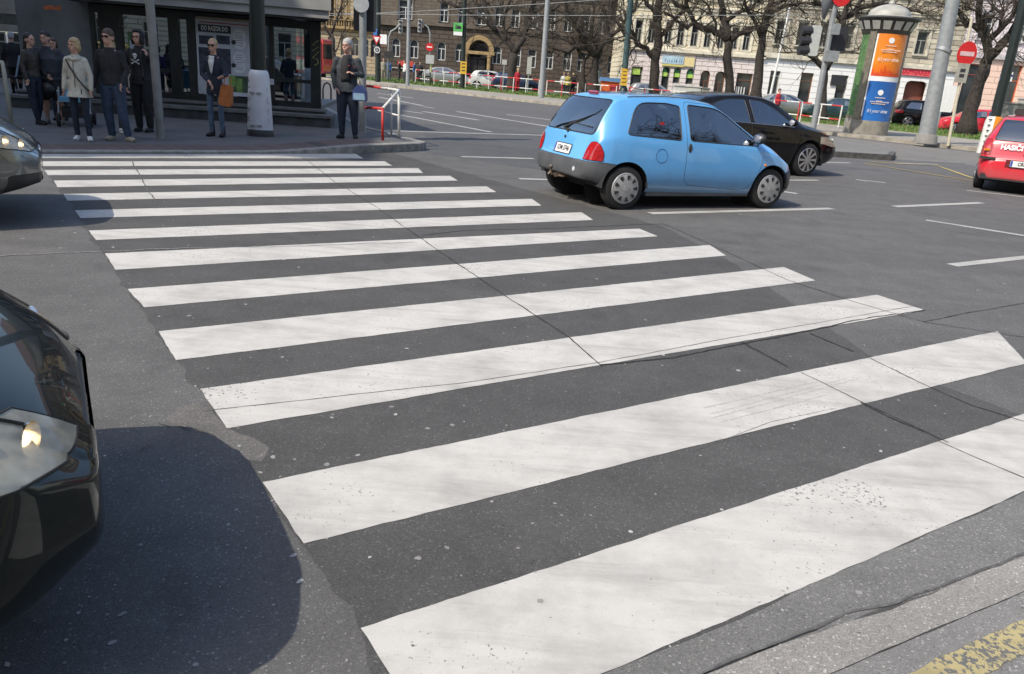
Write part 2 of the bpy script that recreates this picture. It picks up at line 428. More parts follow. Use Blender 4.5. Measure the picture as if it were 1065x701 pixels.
for k, (a, b, wd) in enumerate([((676, 222), (865, 217), .13), ((930, 215), (1021, 211), .13), ((963, 229), (1090, 249), .12), ((990, 276), (1120, 262), .12),
        ((480, 163), (555, 165), .14), ((540, 186), (572, 187), .13), ((806, 198), (829, 201.5), .13), ((809, 187.5), (851, 187.5), .1), ((858, 169), (884, 169.5), .14), ((890, 187), (921, 190), .12),
        ((1005, 198), (1075, 206), .12), ((440, 111), (452, 112.5), .2), ((440, 116), (498, 125), .2), ((475, 116), (576, 132.5), .2), ((440, 124), (511, 137.5), .16),
        ((400, 136), (573, 141), .16), ((527, 119), (590, 127), .2), ((392, 97), (430, 102), .2), ((394, 101), (440, 110), .2), ((401, 117), (440, 124), .16), ((417, 115), (440, 118), .16), ((1000, 170), (1060, 178), .1), ((930, 169.5), (975, 171), .1)]):
    line('lane_marking', a, b, wd, M_mark2, seed=k)
for k, (a, b) in enumerate([((898, 170), (1018, 189.5)), ((973, 172), (1016, 187)), ((905, 168.5), (975, 172.5))]):
    line('yellow_road_line', a, b, .1, M_ymark, 0.009, 30+k)
sheet('worn_asphalt_strip', [(560, 735), (628, 701), (1065, 512), (1200, 450), (1200, 530), (1065, 580), (740, 701), (650, 735)], 0.0012, asphalt('worn_light_asphalt', 0.155, 0.20, (1.02, 1.0, 0.95)), 0.01, 44, .1)
# gutter, kerbside strip and yellow line, bottom right
def extl(a, b, s0, s1):
    A, Bp = U(*a), U(*b); d = (Bp-A).normalized(); return A-d*s0, Bp+d*s1
g0, g1 = extl((740, 701), (1065, 580), 1.2, 2.5)
h0, h1 = extl((865, 701), (1065, 617), 1.2, 2.5)
i0, i1 = h0+Vector((1.6, -2.2, 0)), h1+Vector((1.6, -2.2, 0))
bm = B(); poly_sheet(bm, ragged([g0, h0, h1, g1], .1, .01, 3), .0030); bmesh.ops.triangulate(bm, faces=bm.faces[:]); struct('gutter', bm, M_gutter)
bm = B(); poly_sheet(bm, [h0, i0, i1, h1], .0036); struct('kerbside_strip', bm, M_gutter2)
y0, y1 = extl((938, 703), (1065, 646), 1.2, 2.5); d_ = (y1-y0).normalized(); n_ = Vector((d_.y, -d_.x, 0))*.095
bm = B(); poly_sheet(bm, ragged([y0, y0+n_, y1+n_, y1], .04, .007, 3), .0060); bmesh.ops.triangulate(bm, faces=bm.faces[:]); struct('yellow_road_line', bm, paint_mark('worn_yellow_paint', (0.42, 0.35, 0.17), 0.46))
# cracks and joints
M_crack = pm('crack_bitumen', (0.028, 0.027, 0.027), 0.9, var=0.4, scale=30)
M_crackf = pm('dust_filled_joint', (0.10, 0.095, 0.09), 0.95, var=0.4, scale=30)
def crack(pxs, wd, seed, mat=None, z=0.0048, jit=0.5):
    rnd = random.Random(seed); P = [U(*p) for p in pxs]; pts = []
    for a, b in zip(P, P[1:]):
        k = max(2, int((b-a).length/0.05))
        for j in range(k): pts.append(a.lerp(b, j/k))
    pts.append(P[-1]); bm = B(); L = []; Rr = []; o = 0
    for i, p in enumerate(pts):
        d = (pts[min(i+1, len(pts)-1)]-pts[max(0, i-1)]).normalized(); n = Vector((-d.y, d.x, 0))
        o = o*.8+rnd.uniform(-1, 1)*wd*jit
        w1 = wd*rnd.uniform(.25, .8); w2 = wd*rnd.uniform(.25, .8)
        L.append(bm.verts.new((p+n*(o+w1)).to_2d().to_3d()+Vector((0, 0, z)))); Rr.append(bm.verts.new((p+n*(o-w2)).to_2d().to_3d()+Vector((0, 0, z))))
    for i in range(len(L)-1): bm.faces.new((L[i], Rr[i], Rr[i+1], L[i+1]))
    for f in bm.faces:
        f.normal_update()
        if f.normal.z < 0: f.normal_flip()
    struct('road_crack', bm, mat or M_crack)
crack([(316, 164), (345, 187), (390, 215), (440, 250), (480, 277), (503, 293)], .009, 1)
crack([(503, 293), (540, 318), (590, 350), (627, 382)], .008, 2)
crack([(138, 168), (143, 180), (155, 200), (166, 212)], .012, 3, M_crackf)
crack([(690, 233), (742, 256), (820, 292), (890, 315), (960, 335), (1070, 352)], .007, 4)
crack([(770, 356), (820, 382)], .014, 5)
crack([(842, 347), (886, 366)], .012, 6)
crack([(905, 373), (965, 402), (1010, 422), (1075, 442)], .007, 7)
crack([(833, 388), (885, 413), (925, 432), (985, 461)], .006, 8)
crack([(895, 419), (925, 434), (960, 450)], .010, 18)
crack([(975, 459), (1010, 475), (1070, 500)], .006, 9)
crack([(624, 380), (700, 373), (765, 360), (905, 331), (962, 323)], .011, 10)
crack([(212, 428), (330, 415), (480, 399), (620, 378), (760, 352), (955, 318)], .004, 11, M_crackf, .0050)
crack([(440, 245), (480, 240), (560, 238), (640, 235), (690, 233)], .010, 12)
crack([(960, 335), (1010, 325), (1070, 315)], .006, 13)
crack([(730, 701), (800, 672), (850, 652), (880, 640), (930, 628), (1000, 602), (1070, 573)], .010, 14, pm('damp_joint', (0.10, 0.098, 0.095), .9, var=.4, scale=30))
crack([(725, 706), (795, 676), (850, 656)], .004, 24)
crack([(860, 704), (960, 661), (1070, 614)], .0025, 15)
crack([(165, 441), (178, 445), (187, 444), (198, 450)], .004, 16)
crack([(146, 470), (153, 464), (158, 466)], .003, 17)
crack([(720, 470), (800, 440), (870, 425)], .002, 19, M_crackf)
crack([(0, 267), (90, 262), (200, 258), (330, 256), (430, 252)], .012, 20, pm('grit_line', (0.24, 0.235, 0.23), .95, var=.5, scale=60), .0050, 1.2)
# tyre scuffs on the second bar
M_scuff = pm('tyre_scuff', (0.44, 0.43, 0.415), .8, var=.3, scale=40)
for k, (a, b) in enumerate([((738, 431), (880, 394)), ((742, 435), (893, 394)), ((748, 440), (860, 411)), ((732, 425), (845, 398))]):
    crack([a, b], .005, 50+k, M_scuff, .0042, .15)
# chewing gum spots and paint flecks: hundreds, one object
rnd = random.Random(11); bm = B()
SQ = [[(U(*p).x, U(*p).y) for p in q] for q in BARS]
for k in range(620):
    px, py = rnd.uniform(5, 1060), 175+rnd.random()**1.3*525
    c = U(px, py); r = rnd.choice([.003, .004, .004, .005, .006, .011])*rnd.uniform(.7, 1.2)*(1+c.length*.06); n = 9
    e = rnd.uniform(.55, 1); a0 = rnd.uniform(0, 3.1)
    if c.x > 3.5 and c.y < 4: continue
    on = any(inpoly(c.x, c.y, q) for q in SQ)
    if on and rnd.random() < .82: continue
    vs = []
    for j in range(n):
        a = 2*math.pi*j/n; q = Vector((math.cos(a)*r, math.sin(a)*r*e, 0))*rnd.uniform(.7, 1.15)
        q.rotate(Matrix.Rotation(a0, 3, 'Z')); vs.append(bm.verts.new((c.x+q.x, c.y+q.y, (0.0040 if on else 0.0020)+k*1e-6)))
    f = bm.faces.new(vs); f.material_index = 0 if rnd.random() < .6 else 1
    f.normal_update()
    if f.normal.z < 0: f.normal_flip()
o = link('gum_spots', bm, [pm('old_gum', (0.27, 0.26, 0.25), .9, var=.3, scale=20), pm('fresh_gum', (0.40, 0.40, 0.38), .9, var=.3, scale=20)])
tag(o, 'pale chewing gum spots and paint flecks scattered over the crossing', 'gum spots', kind='stuff')
# dusty patch of worn asphalt by the third bar
sheet('worn_patch', [(172, 436), (185, 424), (207, 418), (222, 430), (240, 447), (262, 455), (280, 466), (272, 480), (255, 478), (238, 464), (222, 452), (200, 446), (182, 443)], .0014, asphalt('gritty_patch', 0.135, 0.17, (1.03, .97, .90)), .012, 9, .05)

# --- near left pavement with dropped kerb
def sw(x, y):
    t = min(1, max(0, (x+4.2)/1.6)); t = t*t*(3-2*t); return 0.03+0.11*t
kl0 = U(-60, 157, .03); kl1 = U(362, 158, .03); kt = U(405, 158.5, 0); ke = U(436, 157, 0); ke2 = U(442, 150, .10)
far1 = U(415, 141, .13); far2 = U(388, 131, .13); far3 = Vector((-9, 32, 0)); far4 = Vector((-17, 46, 0)); far5 = Vector((-60, 60, 0)); far6 = Vector((-60, 0, 0))
edge = [kl0, kl1, kt, ke, ke2, far1, far2, far3, far4, far5, far6]
cen = Vector((-12, 22, 0))
bm = B()
nn = 30
front = []
for a, b in zip(edge, edge[1:]+edge[:1]):
    for j in range(nn): front.append(a.lerp(b, j/nn))
rings = []
for s in (1.0, .975, .93, .86, .75, .55, .3):
    rings.append([bm.verts.new((cen.x+(p.x-cen.x)*s, cen.y+(p.y-cen.y)*s, sw(cen.x+(p.x-cen.x)*s, 0))) for p in front])
low = [bm.verts.new((p.x, p.y, -.05)) for p in front]
n = len(front)
for a, b in zip(rings, rings[1:]):
    for k in range(n): bm.faces.new((a[k], a[(k+1) % n], b[(k+1) % n], b[k]))
bm.faces.new(rings[-1])
for k in range(n): bm.faces.new((low[k], low[(k+1) % n], rings[0][(k+1) % n], rings[0][k]))
bmesh.ops.recalc_face_normals(bm, faces=bm.faces[:])
struct('pavement', bm, M_pave)
def strip_along(name, pts, w0, w1, z0, dz, mat, joint=None):
    """kerb: strip following pts, from offset w0 to w1 to the left, top at sw()+dz"""
    bm = B(); prev = None
    P = []
    for a, b in zip(pts, pts[1:]):
        k = max(2, int((b-a).length/.25))
        for j in range(k): P.append(a.lerp(b, j/k))
    P.append(pts[-1])
    for i, p in enumerate(P):
        d = (P[min(i+1, len(P)-1)]-P[max(0, i-1)]); d.z = 0; d.normalize(); n = Vector((-d.y, d.x, 0))
        a, b = p+n*w0, p+n*w1; zt = sw(p.x, 0)+dz
        ring = [bm.verts.new((a.x, a.y, z0)), bm.verts.new((a.x, a.y, zt-.012)), bm.verts.new((a.x+n.x*.012, a.y+n.y*.012, zt)), bm.verts.new((b.x, b.y, zt)), bm.verts.new((b.x, b.y, z0))]
        if prev:
            for k in range(4): bm.faces.new((prev[k], ring[k], ring[k+1], prev[k+1]))
        else: bm.faces.new(ring)
        prev = ring
    bm.faces.new(list(reversed(prev)))
    bmesh.ops.recalc_face_normals(bm, faces=bm.faces[:])
    struct(name, bm, mat)
strip_along('kerb', [kl0, kl1, kt, ke, ke2, far1, far2, far3], -.02, .16, -.03, .006, M_kerb)
# red paving setts warning strip behind the dropped kerb
strip_along('tactile_paving', [kl0+Vector((0, .0, 0)), kl1, kt], .17, .85, -.03, .004, M_sett)

# --- far side: sandy pavement, grass verge
S = .95
def W(x, y): return (x*S, y*S, 0)
L1 = [W(-70, 112), W(-11.36, 57.46), W(.47, 46.2), W(13.08, 35.4), W(17.5, 31.1), W(45, 5)]
G1 = [W(-70, 100), W(-12.4, 63), W(.87, 55.1), W(10, 49.5), W(19.1, 43), W(21.5, 38), W(60, 10)]
G1 = [W(-70, 122), W(-12.4, 63.5), W(.87, 55.1), W(10, 49.5), W(19.1, 43), W(22.5, 38.2), W(60, 8)]
G2 = [W(-70, 135), W(-30, 86), W(-6, 72), W(8, 60), W(29, 56.5), W(60, 40)]
bm = B(); slab(bm, L1+list(reversed(G1)), -.05, .12); struct('far_pavement', bm, M_tan)
bm = B()
for a, b in zip(L1, L1[1:]):
    A, Bv = Vector(a), Vector(b); d = (Bv-A).normalized(); n = Vector((d.y, -d.x, 0))
    slab(bm, [A+n*.16, Bv+n*.16, Bv-n*.02, A-n*.02], -.05, .14)
struct('far_kerb', bm, pm('sandy_kerb', (.30, .27, .22), .9, var=.3, scale=3))
M_grass = pm('grass_soil', (0.10, 0.15, 0.04), .95, var=.5, scale=2.5, bump=.6, bscale=30)
bm = B(); slab(bm, G1+list(reversed(G2)), -.05, .15); struct('grass_verge', bm, M_grass)
# grass blades (stuff)
rnd = random.Random(3); bm = B(); cnt = 0
GP = G1+list(reversed(G2))
while cnt < 12000:
    x, y = rnd.uniform(-16, 28), rnd.uniform(35, 72)
    if not inpoly(x, y, GP): continue
    cnt += 1
    for q in range(2):
        a = rnd.uniform(0, 6.28); h = rnd.uniform(.05, .14); ww = rnd.uniform(.03, .07)
        dx, dy = math.cos(a)*ww, math.sin(a)*ww
        f = bm.faces.new([bm.verts.new((x-dx, y-dy, .14)), bm.verts.new((x+dx, y+dy, .14)), bm.verts.new((x+rnd.uniform(-.05, .05), y+rnd.uniform(-.05, .05), .15+h))])
        f.material_index = rnd.choice([0, 0, 1])
o = link('grass', bm, [pm('grass_blades', (.10, .19, .04), .8, var=.3), pm('dry_grass', (.16, .15, .06), .8, var=.3)])
tag(o, 'short patchy green grass on the verge beyond the junction', 'grass', kind='stuff')
# near traffic island, right
P = [U(700, 139), U(862, 163, 0), U(927, 167, 0), U(930, 163, 0), U(926, 158, .0), U(860, 148, 0), U(760, 138)]
bm = B(); slab(bm, P, -.05, .13); struct('traffic_island', bm, asphalt('island_asphalt', .17, .22, (1.03, 1, .93)))
bm = B()
for a, b in zip(P[:4], P[1:4]):
    d = (b-a).normalized(); n = Vector((d.y, -d.x, 0)); k = max(1, int((b-a).length/1.0))
    for j in range(k):
        s, e = a.lerp(b, j/k)+d*.008, a.lerp(b, (j+1)/k)-d*.008
        slab(bm, [s+n*.02, e+n*.02, e-n*.14, s-n*.14], -.05, .145)
struct('island_kerb', bm, M_dkerb)
sheet('tram_strip', [(700, 126), (862, 141.5), (1030, 160.5), (1200, 180), (1200, 192), (1030, 172), (932, 166), (862, 148), (700, 135)], .003, asphalt('island_lane_asphalt', .16, .22, (1.05, 1, .92)), .03, 12)
# ================================================================== BUILDINGS
from mathutils.geometry import tessellate_polygon
M_fpane = pm('dark_window_pane', (0.035, 0.040, 0.043), 0.06, var=.5, scale=.8, spec=.9)
M_wfr = pm('white_window_frame', (0.62, 0.62, 0.60), .5, var=.06)
M_bfr = pm('brown_window_frame', (0.16, 0.07, 0.04), .5, var=.15)
M_gfr = pm('grey_window_frame', (0.28, 0.28, 0.26), .6, var=.15)
M_roofm = pm('roof_tiles', (0.16, 0.09, 0.07), .9, var=.3)
def wall_mesh(bm, outline, holes, y=0.0, depth=.3, mi=0):
    polys = [outline]+holes
    pl = [[Vector((p[0], p[1], 0)) for p in q] for q in polys]
    flat = [p for q in polys for p in q]
    tris = tessellate_polygon(pl)
    v = [bm.verts.new((p[0], y, p[1])) for p in flat]
    for t in tris:
        try:
            f = bm.faces.new([v[i] for i in t]); f.material_index = mi; f.normal_update()
            if f.normal.y > 0: f.normal_flip()
        except ValueError: pass
    k = len(outline)
    for h in holes:
        n = len(h); hv = v[k:k+n]; bk = [bm.verts.new((p[0], y+depth, p[1])) for p in h]
        for i in range(n):
            f = bm.faces.new((hv[i], hv[(i+1) % n], bk[(i+1) % n], bk[i])); f.material_index = mi
            f.normal_update(); c = Vector((sum(p[0] for p in h)/n, 0, sum(p[1] for p in h)/n)); q = f.calc_center_median()
            if f.normal.dot(Vector((c.x-q.x, 0, c.z-q.z))) < 0: f.normal_flip()
        k += n
def arch(x0, x1, z0, z1, n=8):
    r = (x1-x0)/2; cx = (x0+x1)/2
    return [(x0, z0), (x1, z0)]+[(cx+r*math.cos(math.pi*i/n), z1-r+r*math.sin(math.pi*i/n)) for i in range(n+1)]
def rect(x0, x1, z0, z1): return [(x0, z0), (x1, z0), (x1, z1), (x0, z1)]
def window(parent, shape, y, fm, pm_=None, fw=.07, mull=True, trans=.62, name='window', inner=None):
    xs = [p[0] for p in shape]; zs = [p[1] for p in shape]; x0, x1, z0, z1 = min(xs), max(xs), min(zs), max(zs)
    cx, cz = (x0+x1)/2, (z0+z1)/2
    sx = 1-2*fw/(x1-x0); sz = 1-2*fw/(z1-z0)
    inn = [(cx+(p[0]-cx)*sx, cz+(p[1]-cz)*sz) for p in shape]
    bm = B(); n = len(shape)
    a = [bm.verts.new((p[0], y, p[1])) for p in shape]; b = [bm.verts.new((p[0], y, p[1])) for p in inn]; c = [bm.verts.new((p[0], y+.06, p[1])) for p in inn]
    for i in range(n):
        j = (i+1) % n; bm.faces.new((a[i], a[j], b[j], b[i])); bm.faces.new((b[i], b[j], c[j], c[i]))
    bmesh.ops.recalc_face_normals(bm, faces=bm.faces[:])
    if mull:
        box(bm, cx-fw*.45, cx+fw*.45, y+.004, y+.055, z0+fw*.6, z0+(z1-z0)*trans)
    if trans and trans < 1: box(bm, x0+fw*.6, x1-fw*.6, y+.006, y+.05, z0+(z1-z0)*trans-fw*.4, z0+(z1-z0)*trans+fw*.4)
    f = link(name, bm, fm, parent)
    bm = B(); q = bm.faces.new([bm.verts.new((p[0], y+.05, p[1])) for p in inn]); q.normal_update()
    if q.normal.y > 0: q.normal_flip()
    link('pane', bm, pm_ or M_fpane, f); return f
def sill(bm, x0, x1, z, y=-.14, h=.1, mi=0): box(bm, x0-.12, x1+.12, y, .02, z-h, z-.002, mi)

def facade(name, label, D, pxl, pxr, split, top, mats, gf, ff, ff_z, rows=(), cat='building', extra=None, gfy=0.0, ridge=True):
    """mats: lower wall, upper wall, trim, frame lower, frame upper"""
    x0 = UY(pxl, 60, D).x; x1 = UY(pxr, 60, D).x
    root = thing(name, (x0, D, 0), 0, label, cat)
    FX = lambda px, py: (UY(px, py, D).x-x0, UY(px, py, D).z)
    w_ = x1-x0
    lo_h = [s for s, *_ in gf(FX)]
    bm = B(); wall_mesh(bm, rect(0, w_, -.3, split), lo_h); link('ground_floor_wall', bm, mats[0], root)
    up = []
    zrows = [ff_z]+list(rows)
    for (za, zb) in zrows:
        for px, ww in ff:
            cx = UY(px, 35, D).x-x0
            # correct for lean of verticals at this height
            cx = FX(px, 35)[0]
            up.append(rect(cx-ww/2, cx+ww/2, za, zb))
    bm = B(); wall_mesh(bm, rect(0, w_, split, top), up); link('upper_wall', bm, mats[1], root)
    bm = B()
    box(bm, .02, w_-.02, 9, 9.3, -.3, top); box(bm, 0.01, .3, .31, 9, -.3, top); box(bm, w_-.3, w_-.01, .31, 9, -.3, top); link('side_walls', bm, mats[1], root)
    bm = B()
    box(bm, -.1, w_+.1, -.22, .3, split-.12, split+.12); box(bm, -.05, w_+.05, -.14, .2, split+.12, split+.26)
    for (za, zb) in zrows: box(bm, -.02, w_+.02, -.10, .1, zb+.95, zb+1.13); box(bm, -.02, w_+.02, -.16, .1, zb+1.13, zb+1.22)
    box(bm, -.3, w_+.3, -.7, .3, top-.35, top); link('cornice', bm, mats[2], root)
    for h in up:
        f_ = window(root, h, .16, mats[4])
        bm = B(); a, b, za, zb = h[0][0], h[1][0], h[0][1], h[2][1]
        sill(bm, a, b, za)
        for s in (a-.16, b+.002): box(bm, s, s+.158, -.05, .02, za, zb+.14)
        box(bm, a-.2, b+.2, -.10, .02, zb+.142, zb+.30)
        box(bm, (a+b)/2-.11, (a+b)/2+.11, -.14, .02, zb+.302, zb+.55)
        link('window_surround', bm, mats[2], f_)
    for s, kind, fm in gf(FX):
        if kind == 'w': window(root, s, .16, fm)
        elif kind == 'd': window(root, s, .22, fm, mull=True, trans=.7, name='door')
        elif kind == 's': window(root, s, .16, fm, mull=False, trans=.8, name='shop_window')
    bm = B(); box(bm, -.1, w_+.1, .3, 9.2, top-.3, top+.05)
    v = [bm.verts.new(p) for p in ((-.3, -.6, top+.05), (w_+.3, -.6, top+.05), (w_+.3, 4.6, top+3), (-.3, 4.6, top+3), (-.3, 9.8, top+.05), (w_+.3, 9.8, top+.05))]
    bm.faces.new((v[0], v[1], v[2], v[3])); bm.faces.new((v[3], v[2], v[5], v[4])); bm.faces.new((v[0], v[3], v[4])); bm.faces.new((v[1], v[5], v[2]))
    link('roof', bm, M_roofm, root)
    if extra: extra(root, FX)
    return root
M_dstone = rusticated('sooty_brown_stone', (.078, .060, .046), (.092, .071, .053), (.034, .027, .022), .9, .40, .8, .6, .035)
M_dstone2 = rusticated('brown_ashlar', (.125, .10, .076), (.145, .115, .086), (.075, .06, .047), .9, .30, .5, .5, .02)
M_dtrim = pm('dark_stone_trim', (.11, .09, .07), .9, var=.35, scale=2, bump=.4)
M_sand = pm('ochre_sandstone', (.30, .21, .10), .9, var=.3, scale=3, bump=.4)
M_pinkst = rusticated('pale_pink_render', (.78, .69, .64), (.80, .71, .67), (.42, .33, .30), 1.0, .33, 1.0, .25, .022)
M_cream = rusticated('cream_banded_render', (.72, .65, .48), (.68, .60, .42), (.36, .31, .21), 2.4, .36, 1.0, .3, .035)
M_ctrim = pm('cream_trim', (.70, .64, .50), .8, var=.18, scale=2)
M_whiter = rusticated('white_banded_render', (.84, .83, .79), (.82, .81, .77), (.55, .54, .52), 3.0, .42, .8, .12, .02)
M_brownr = rusticated('weathered_brown_banding', (.62, .56, .43), (.36, .31, .23), (.26, .22, .17), 1.1, .36, 1.0, .55, .03)
M_btrim = pm('weathered_trim', (.52, .48, .38), .85, var=.35, scale=1.4)
M_salmon = rusticated('salmon_banded_render', (.82, .59, .47), (.81, .58, .46), (.52, .33, .26), 6.0, .42, .7, .12, .02)
M_rose = rusticated('pale_rose_banding', (.78, .68, .68), (.77, .67, .67), (.46, .39, .39), 6.0, .40, .7, .2, .02)
M_rtrim = pm('grey_rose_trim', (.50, .46, .46), .85, var=.15)
M_tanst = rusticated('tan_brick_facade', (.44, .35, .22), (.38, .30, .19), (.20, .16, .11), 1.0, .4, .8, .45, .03)

# ---- dark brown stone building
DD = 79.8
def gf_dark(F):
    out = []
    for px in (411.5, 430.5, 459, 478): x = F(px, 50)[0]; out.append((arch(x-.42, x+.42, 2.05, 3.75), 'w', M_wfr))
    for px in (517,): x = F(px, 55)[0]; out.append((arch(x-.42, x+.42, 2.1, 3.75), 'w', M_wfr))
    for px in (537, 553, 571, 590, 605, 637): x = F(px, 62)[0]; out.append((rect(x-.4, x+.4, 2.0, 3.7), 'w', M_wfr))
    x = F(496.5, 70)[0]; out.append((arch(x-.75, x+.95, 0.05, 4.0), 'n', None))
    for px in (514, 549, 598): x = F(px, 80)[0]; out.append((rect(x-.35, x+.35, .5, 1.2), 'w', M_gfr))
    return out
def ex_dark(root, F):
    x = F(497, 60)[0]
    bm = B()
    r0, r1 = 1.0, 1.42; n = 14; cz = 3.15
    for k in range(n):
        a0, a1 = math.pi*k/n, math.pi*(k+1)/n
        q = [(x+.1+r*math.cos(a), cz+r*math.sin(a)) for r, a in ((r0, a0), (r1, a0), (r1, a1), (r0, a1))]
        extrude_poly(bm, q, VM, 0.0, .35)
    box(bm, x-1.4, x+1.6, -.36, 0, 2.85, 3.14)
    link('portal_arch', bm, M_sand, root)
    for dx in (-1.25, 1.0):
        bm = B(); lathe(bm, [(.24, .0), (.24, .3), (.19, .36), (.17, 2.55), (.25, 2.7), (.25, 2.85)], 12, Matrix.Translation((x+.1+dx, -.2, 0)), sy=.7); link('column', bm, M_sand, root)
    bm = B(); box(bm, x-.75, x-.06, .25, .3, .05, 2.4); box(bm, x+.02, x+.7, .25, .3, .05, 2.4); box(bm, x-.9, x+1.0, .24, .3, 2.45, 2.6); link('door', bm, pm('dark_wood', (.03, .025, .022), .4), root)
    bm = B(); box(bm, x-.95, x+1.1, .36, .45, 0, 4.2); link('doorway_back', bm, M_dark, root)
    a, b = F(414, 63)[0], F(430, 68)[0]; bm = B(); box(bm, a, b, -.2, -.05, 1.25, 1.75); link('red_awning', bm, pm('red_sign', (.45, .05, .03), .6, var=.2), root)
    bm = B(); box(bm, 0, F(480, 60)[0], -.12, 0, 1.0, 1.09); link('base_ledge', bm, M_btrim, root)
    # projecting corner bay, darker
    a = F(441, 40)[0]
    bm = B(); box(bm, -.05, a, -.34, -.19, 4.86, 5.3); link('bay_cornice', bm, M_dtrim, root)
facade('stone_building', 'dark sooty brown stone building with arched ground floor windows and a pale arched portal', DD, 393.5, 676, 5.22, 14.2,
       [M_dstone, M_dstone2, M_dtrim, M_wfr, M_wfr], gf_dark, [(421, 1.3), (461, .8), (480, .8), (500, .9), (518.5, .9), (535, .8), (553.5, .9), (572, .8), (590, .8), (608, .8), (626, .8), (643, .8)], (5.5, 7.2), [(9.5, 11.4)], extra=ex_dark)
# ---- tan building further back, left
def gf_tan(F):
    out = []
    for px in (330, 345, 358.5, 369, 379.5, 389.5): x = F(px, 48)[0]; out.append((arch(x-.45, x+.45, 1.9, 3.9), 'w', M_gfr))
    return out
def ex_tan(root, F):
    bm = B(); w_ = F(392, 25)[0]
    for k in range(48): xx = w_*k/48; lathe(bm, [(.05, 5.0), (.1, 5.15), (.05, 5.4), (.06, 5.62)], 6, Matrix.Translation((xx, -.35, 0)))
    box(bm, 0, w_, -.45, -.25, 5.62, 5.75); box(bm, 0, w_, -.5, 0, 4.7, 5.0); link('balustrade', bm, M_sand, root)
facade('tan_building', 'tan stone building with a balustrade, behind the dark stone building', 95, 270, 392.8, 4.6, 16,
       [M_tanst, M_tanst, M_sand, M_gfr, M_gfr], gf_tan, [(318, .8), (328, .8), (338, .8), (352.5, .8), (358.5, .8), (365, .8), (377, .8), (386, .8)], (5.9, 8.2), [(10.6, 12.6)], extra=ex_tan)
# ---- cream building
DB = 62.7
M_lime = pm('lime_shop_blind', (.42, .62, .12), .6, var=.1)
def gf_cream(F):
    out = []
    def w(xa, xb, ya, yb, ar, k, fm):
        a = F(xa, (ya+yb)/2)[0]; b = F(xb, (ya+yb)/2)[0]; zt = F((xa+xb)/2, ya)[1]; zb = max(.03, F((xa+xb)/2, yb)[1])
        out.append(((arch if ar else rect)(a, b, zb, zt), k, fm))
    w(655, 667, 69, 107, 0, 's', M_gfr); w(687, 695.5, 69, 108, 1, 's', M_gfr); w(700.3, 708, 70, 87, 1, 's', M_gfr); w(713.6, 722, 71, 88, 1, 's', M_gfr)
    w(727, 737, 73, 110, 1, 'd', M_bfr); w(742, 752.5, 74, 112, 1, 'd', M_bfr); w(764, 780.5, 76, 113, 0, 's', M_bfr)
    return out
def board(root, F, xa, xb, ya, yb, mat, name, y=-.12, nm_mat=None):
    a = F(xa, (ya+yb)/2)[0]; b = F(xb, (ya+yb)/2)[0]; zt = F((xa+xb)/2, ya)[1]; zb = F((xa+xb)/2, yb)[1]
    bm = B(); box(bm, a, b, y, -.012, zb, zt); return link(name, bm, mat, root), a, b, zb, zt
def ex_cream(root, F):
    o, a, b, zb, zt = board(root, F, 688.5, 711, 58.5, 66.5, pm('pale_blue_sign', (.45, .6, .68), .5, var=.25, scale=1.5), 'shop_sign')
    rnd = random.Random(5); bm = B()
    for k in range(8): x = a+(b-a)*(.08+.11*k); extrude_poly(bm, [(x+rnd.uniform(-.02, .08), zb+rnd.uniform(.08, .2)), (x+.12, zb+rnd.uniform(.1, .2)), (x+rnd.uniform(.02, .15), zb+rnd.uniform(.35, .48))], VM, .122, .13)
    link('sign_figures', bm, pm('sign_blue_ink', (.05, .12, .25), .6), o)
    board(root, F, 688.5, 711, 66.8, 69, pm('yellow_banner', (.62, .55, .18), .6), 'sign_strip')
    board(root, F, 711.4, 722, 59.7, 69.3, pm('cream_yellow_sign', (.75, .62, .3), .6), 'shop_sign')
    for (xa, xb, ya, yb) in ((655.6, 666.4, 70, 77), (688, 694.6, 75, 79), (701, 707.3, 76, 80), (714.4, 721.2, 77, 81)):
        a = F(xa, ya)[0]; b = F(xb, ya)[0]; zt = F(xa, ya)[1]; zb = F(xa, yb)[1]
        bm = B(); box(bm, a, b, .12, .15, zb, zt); link('blind', bm, M_lime, root)
    M_green = pm('green_fanlight', (.06, .22, .08), .3)
    for (xa, xb, ya) in ((688, 694.6, 70.2), (701, 707.3, 71.2), (714.4, 721.2, 72)):
        a = F(xa, ya)[0]; b = F(xb, ya)[0]; zt = F(xa, ya)[1]
        bm = B(); v = arch(a+.02, b-.02, zt-.52, zt-.02); extrude_poly(bm, v, VM, -.15, -.13); link('fanlight', bm, M_green, root)
    a = F(766, 80)[0]; bm = B()
    for k, wv in enumerate((.12, .3, .5, .72)): box(bm, a+wv, a+wv+.09, .13, .15, .4, 1.7)
    link('white_curtain', bm, M_wfr, root)
facade('cream_building', 'cream yellow building with a pale pink arcaded ground floor and green shop blinds', DB, 648, 794.5, 3.92, 14.5,
       [M_pinkst, M_cream, M_ctrim, M_wfr, M_gfr], gf_cream, [(664, .55), (678, .55), (695.5, .55), (708.5, .55), (723, .55), (737, .55), (751, .55), (765, .55), (778, .55)], (4.3, 5.85), [(7.6, 9.3), (10.8, 12.4)], extra=ex_cream)
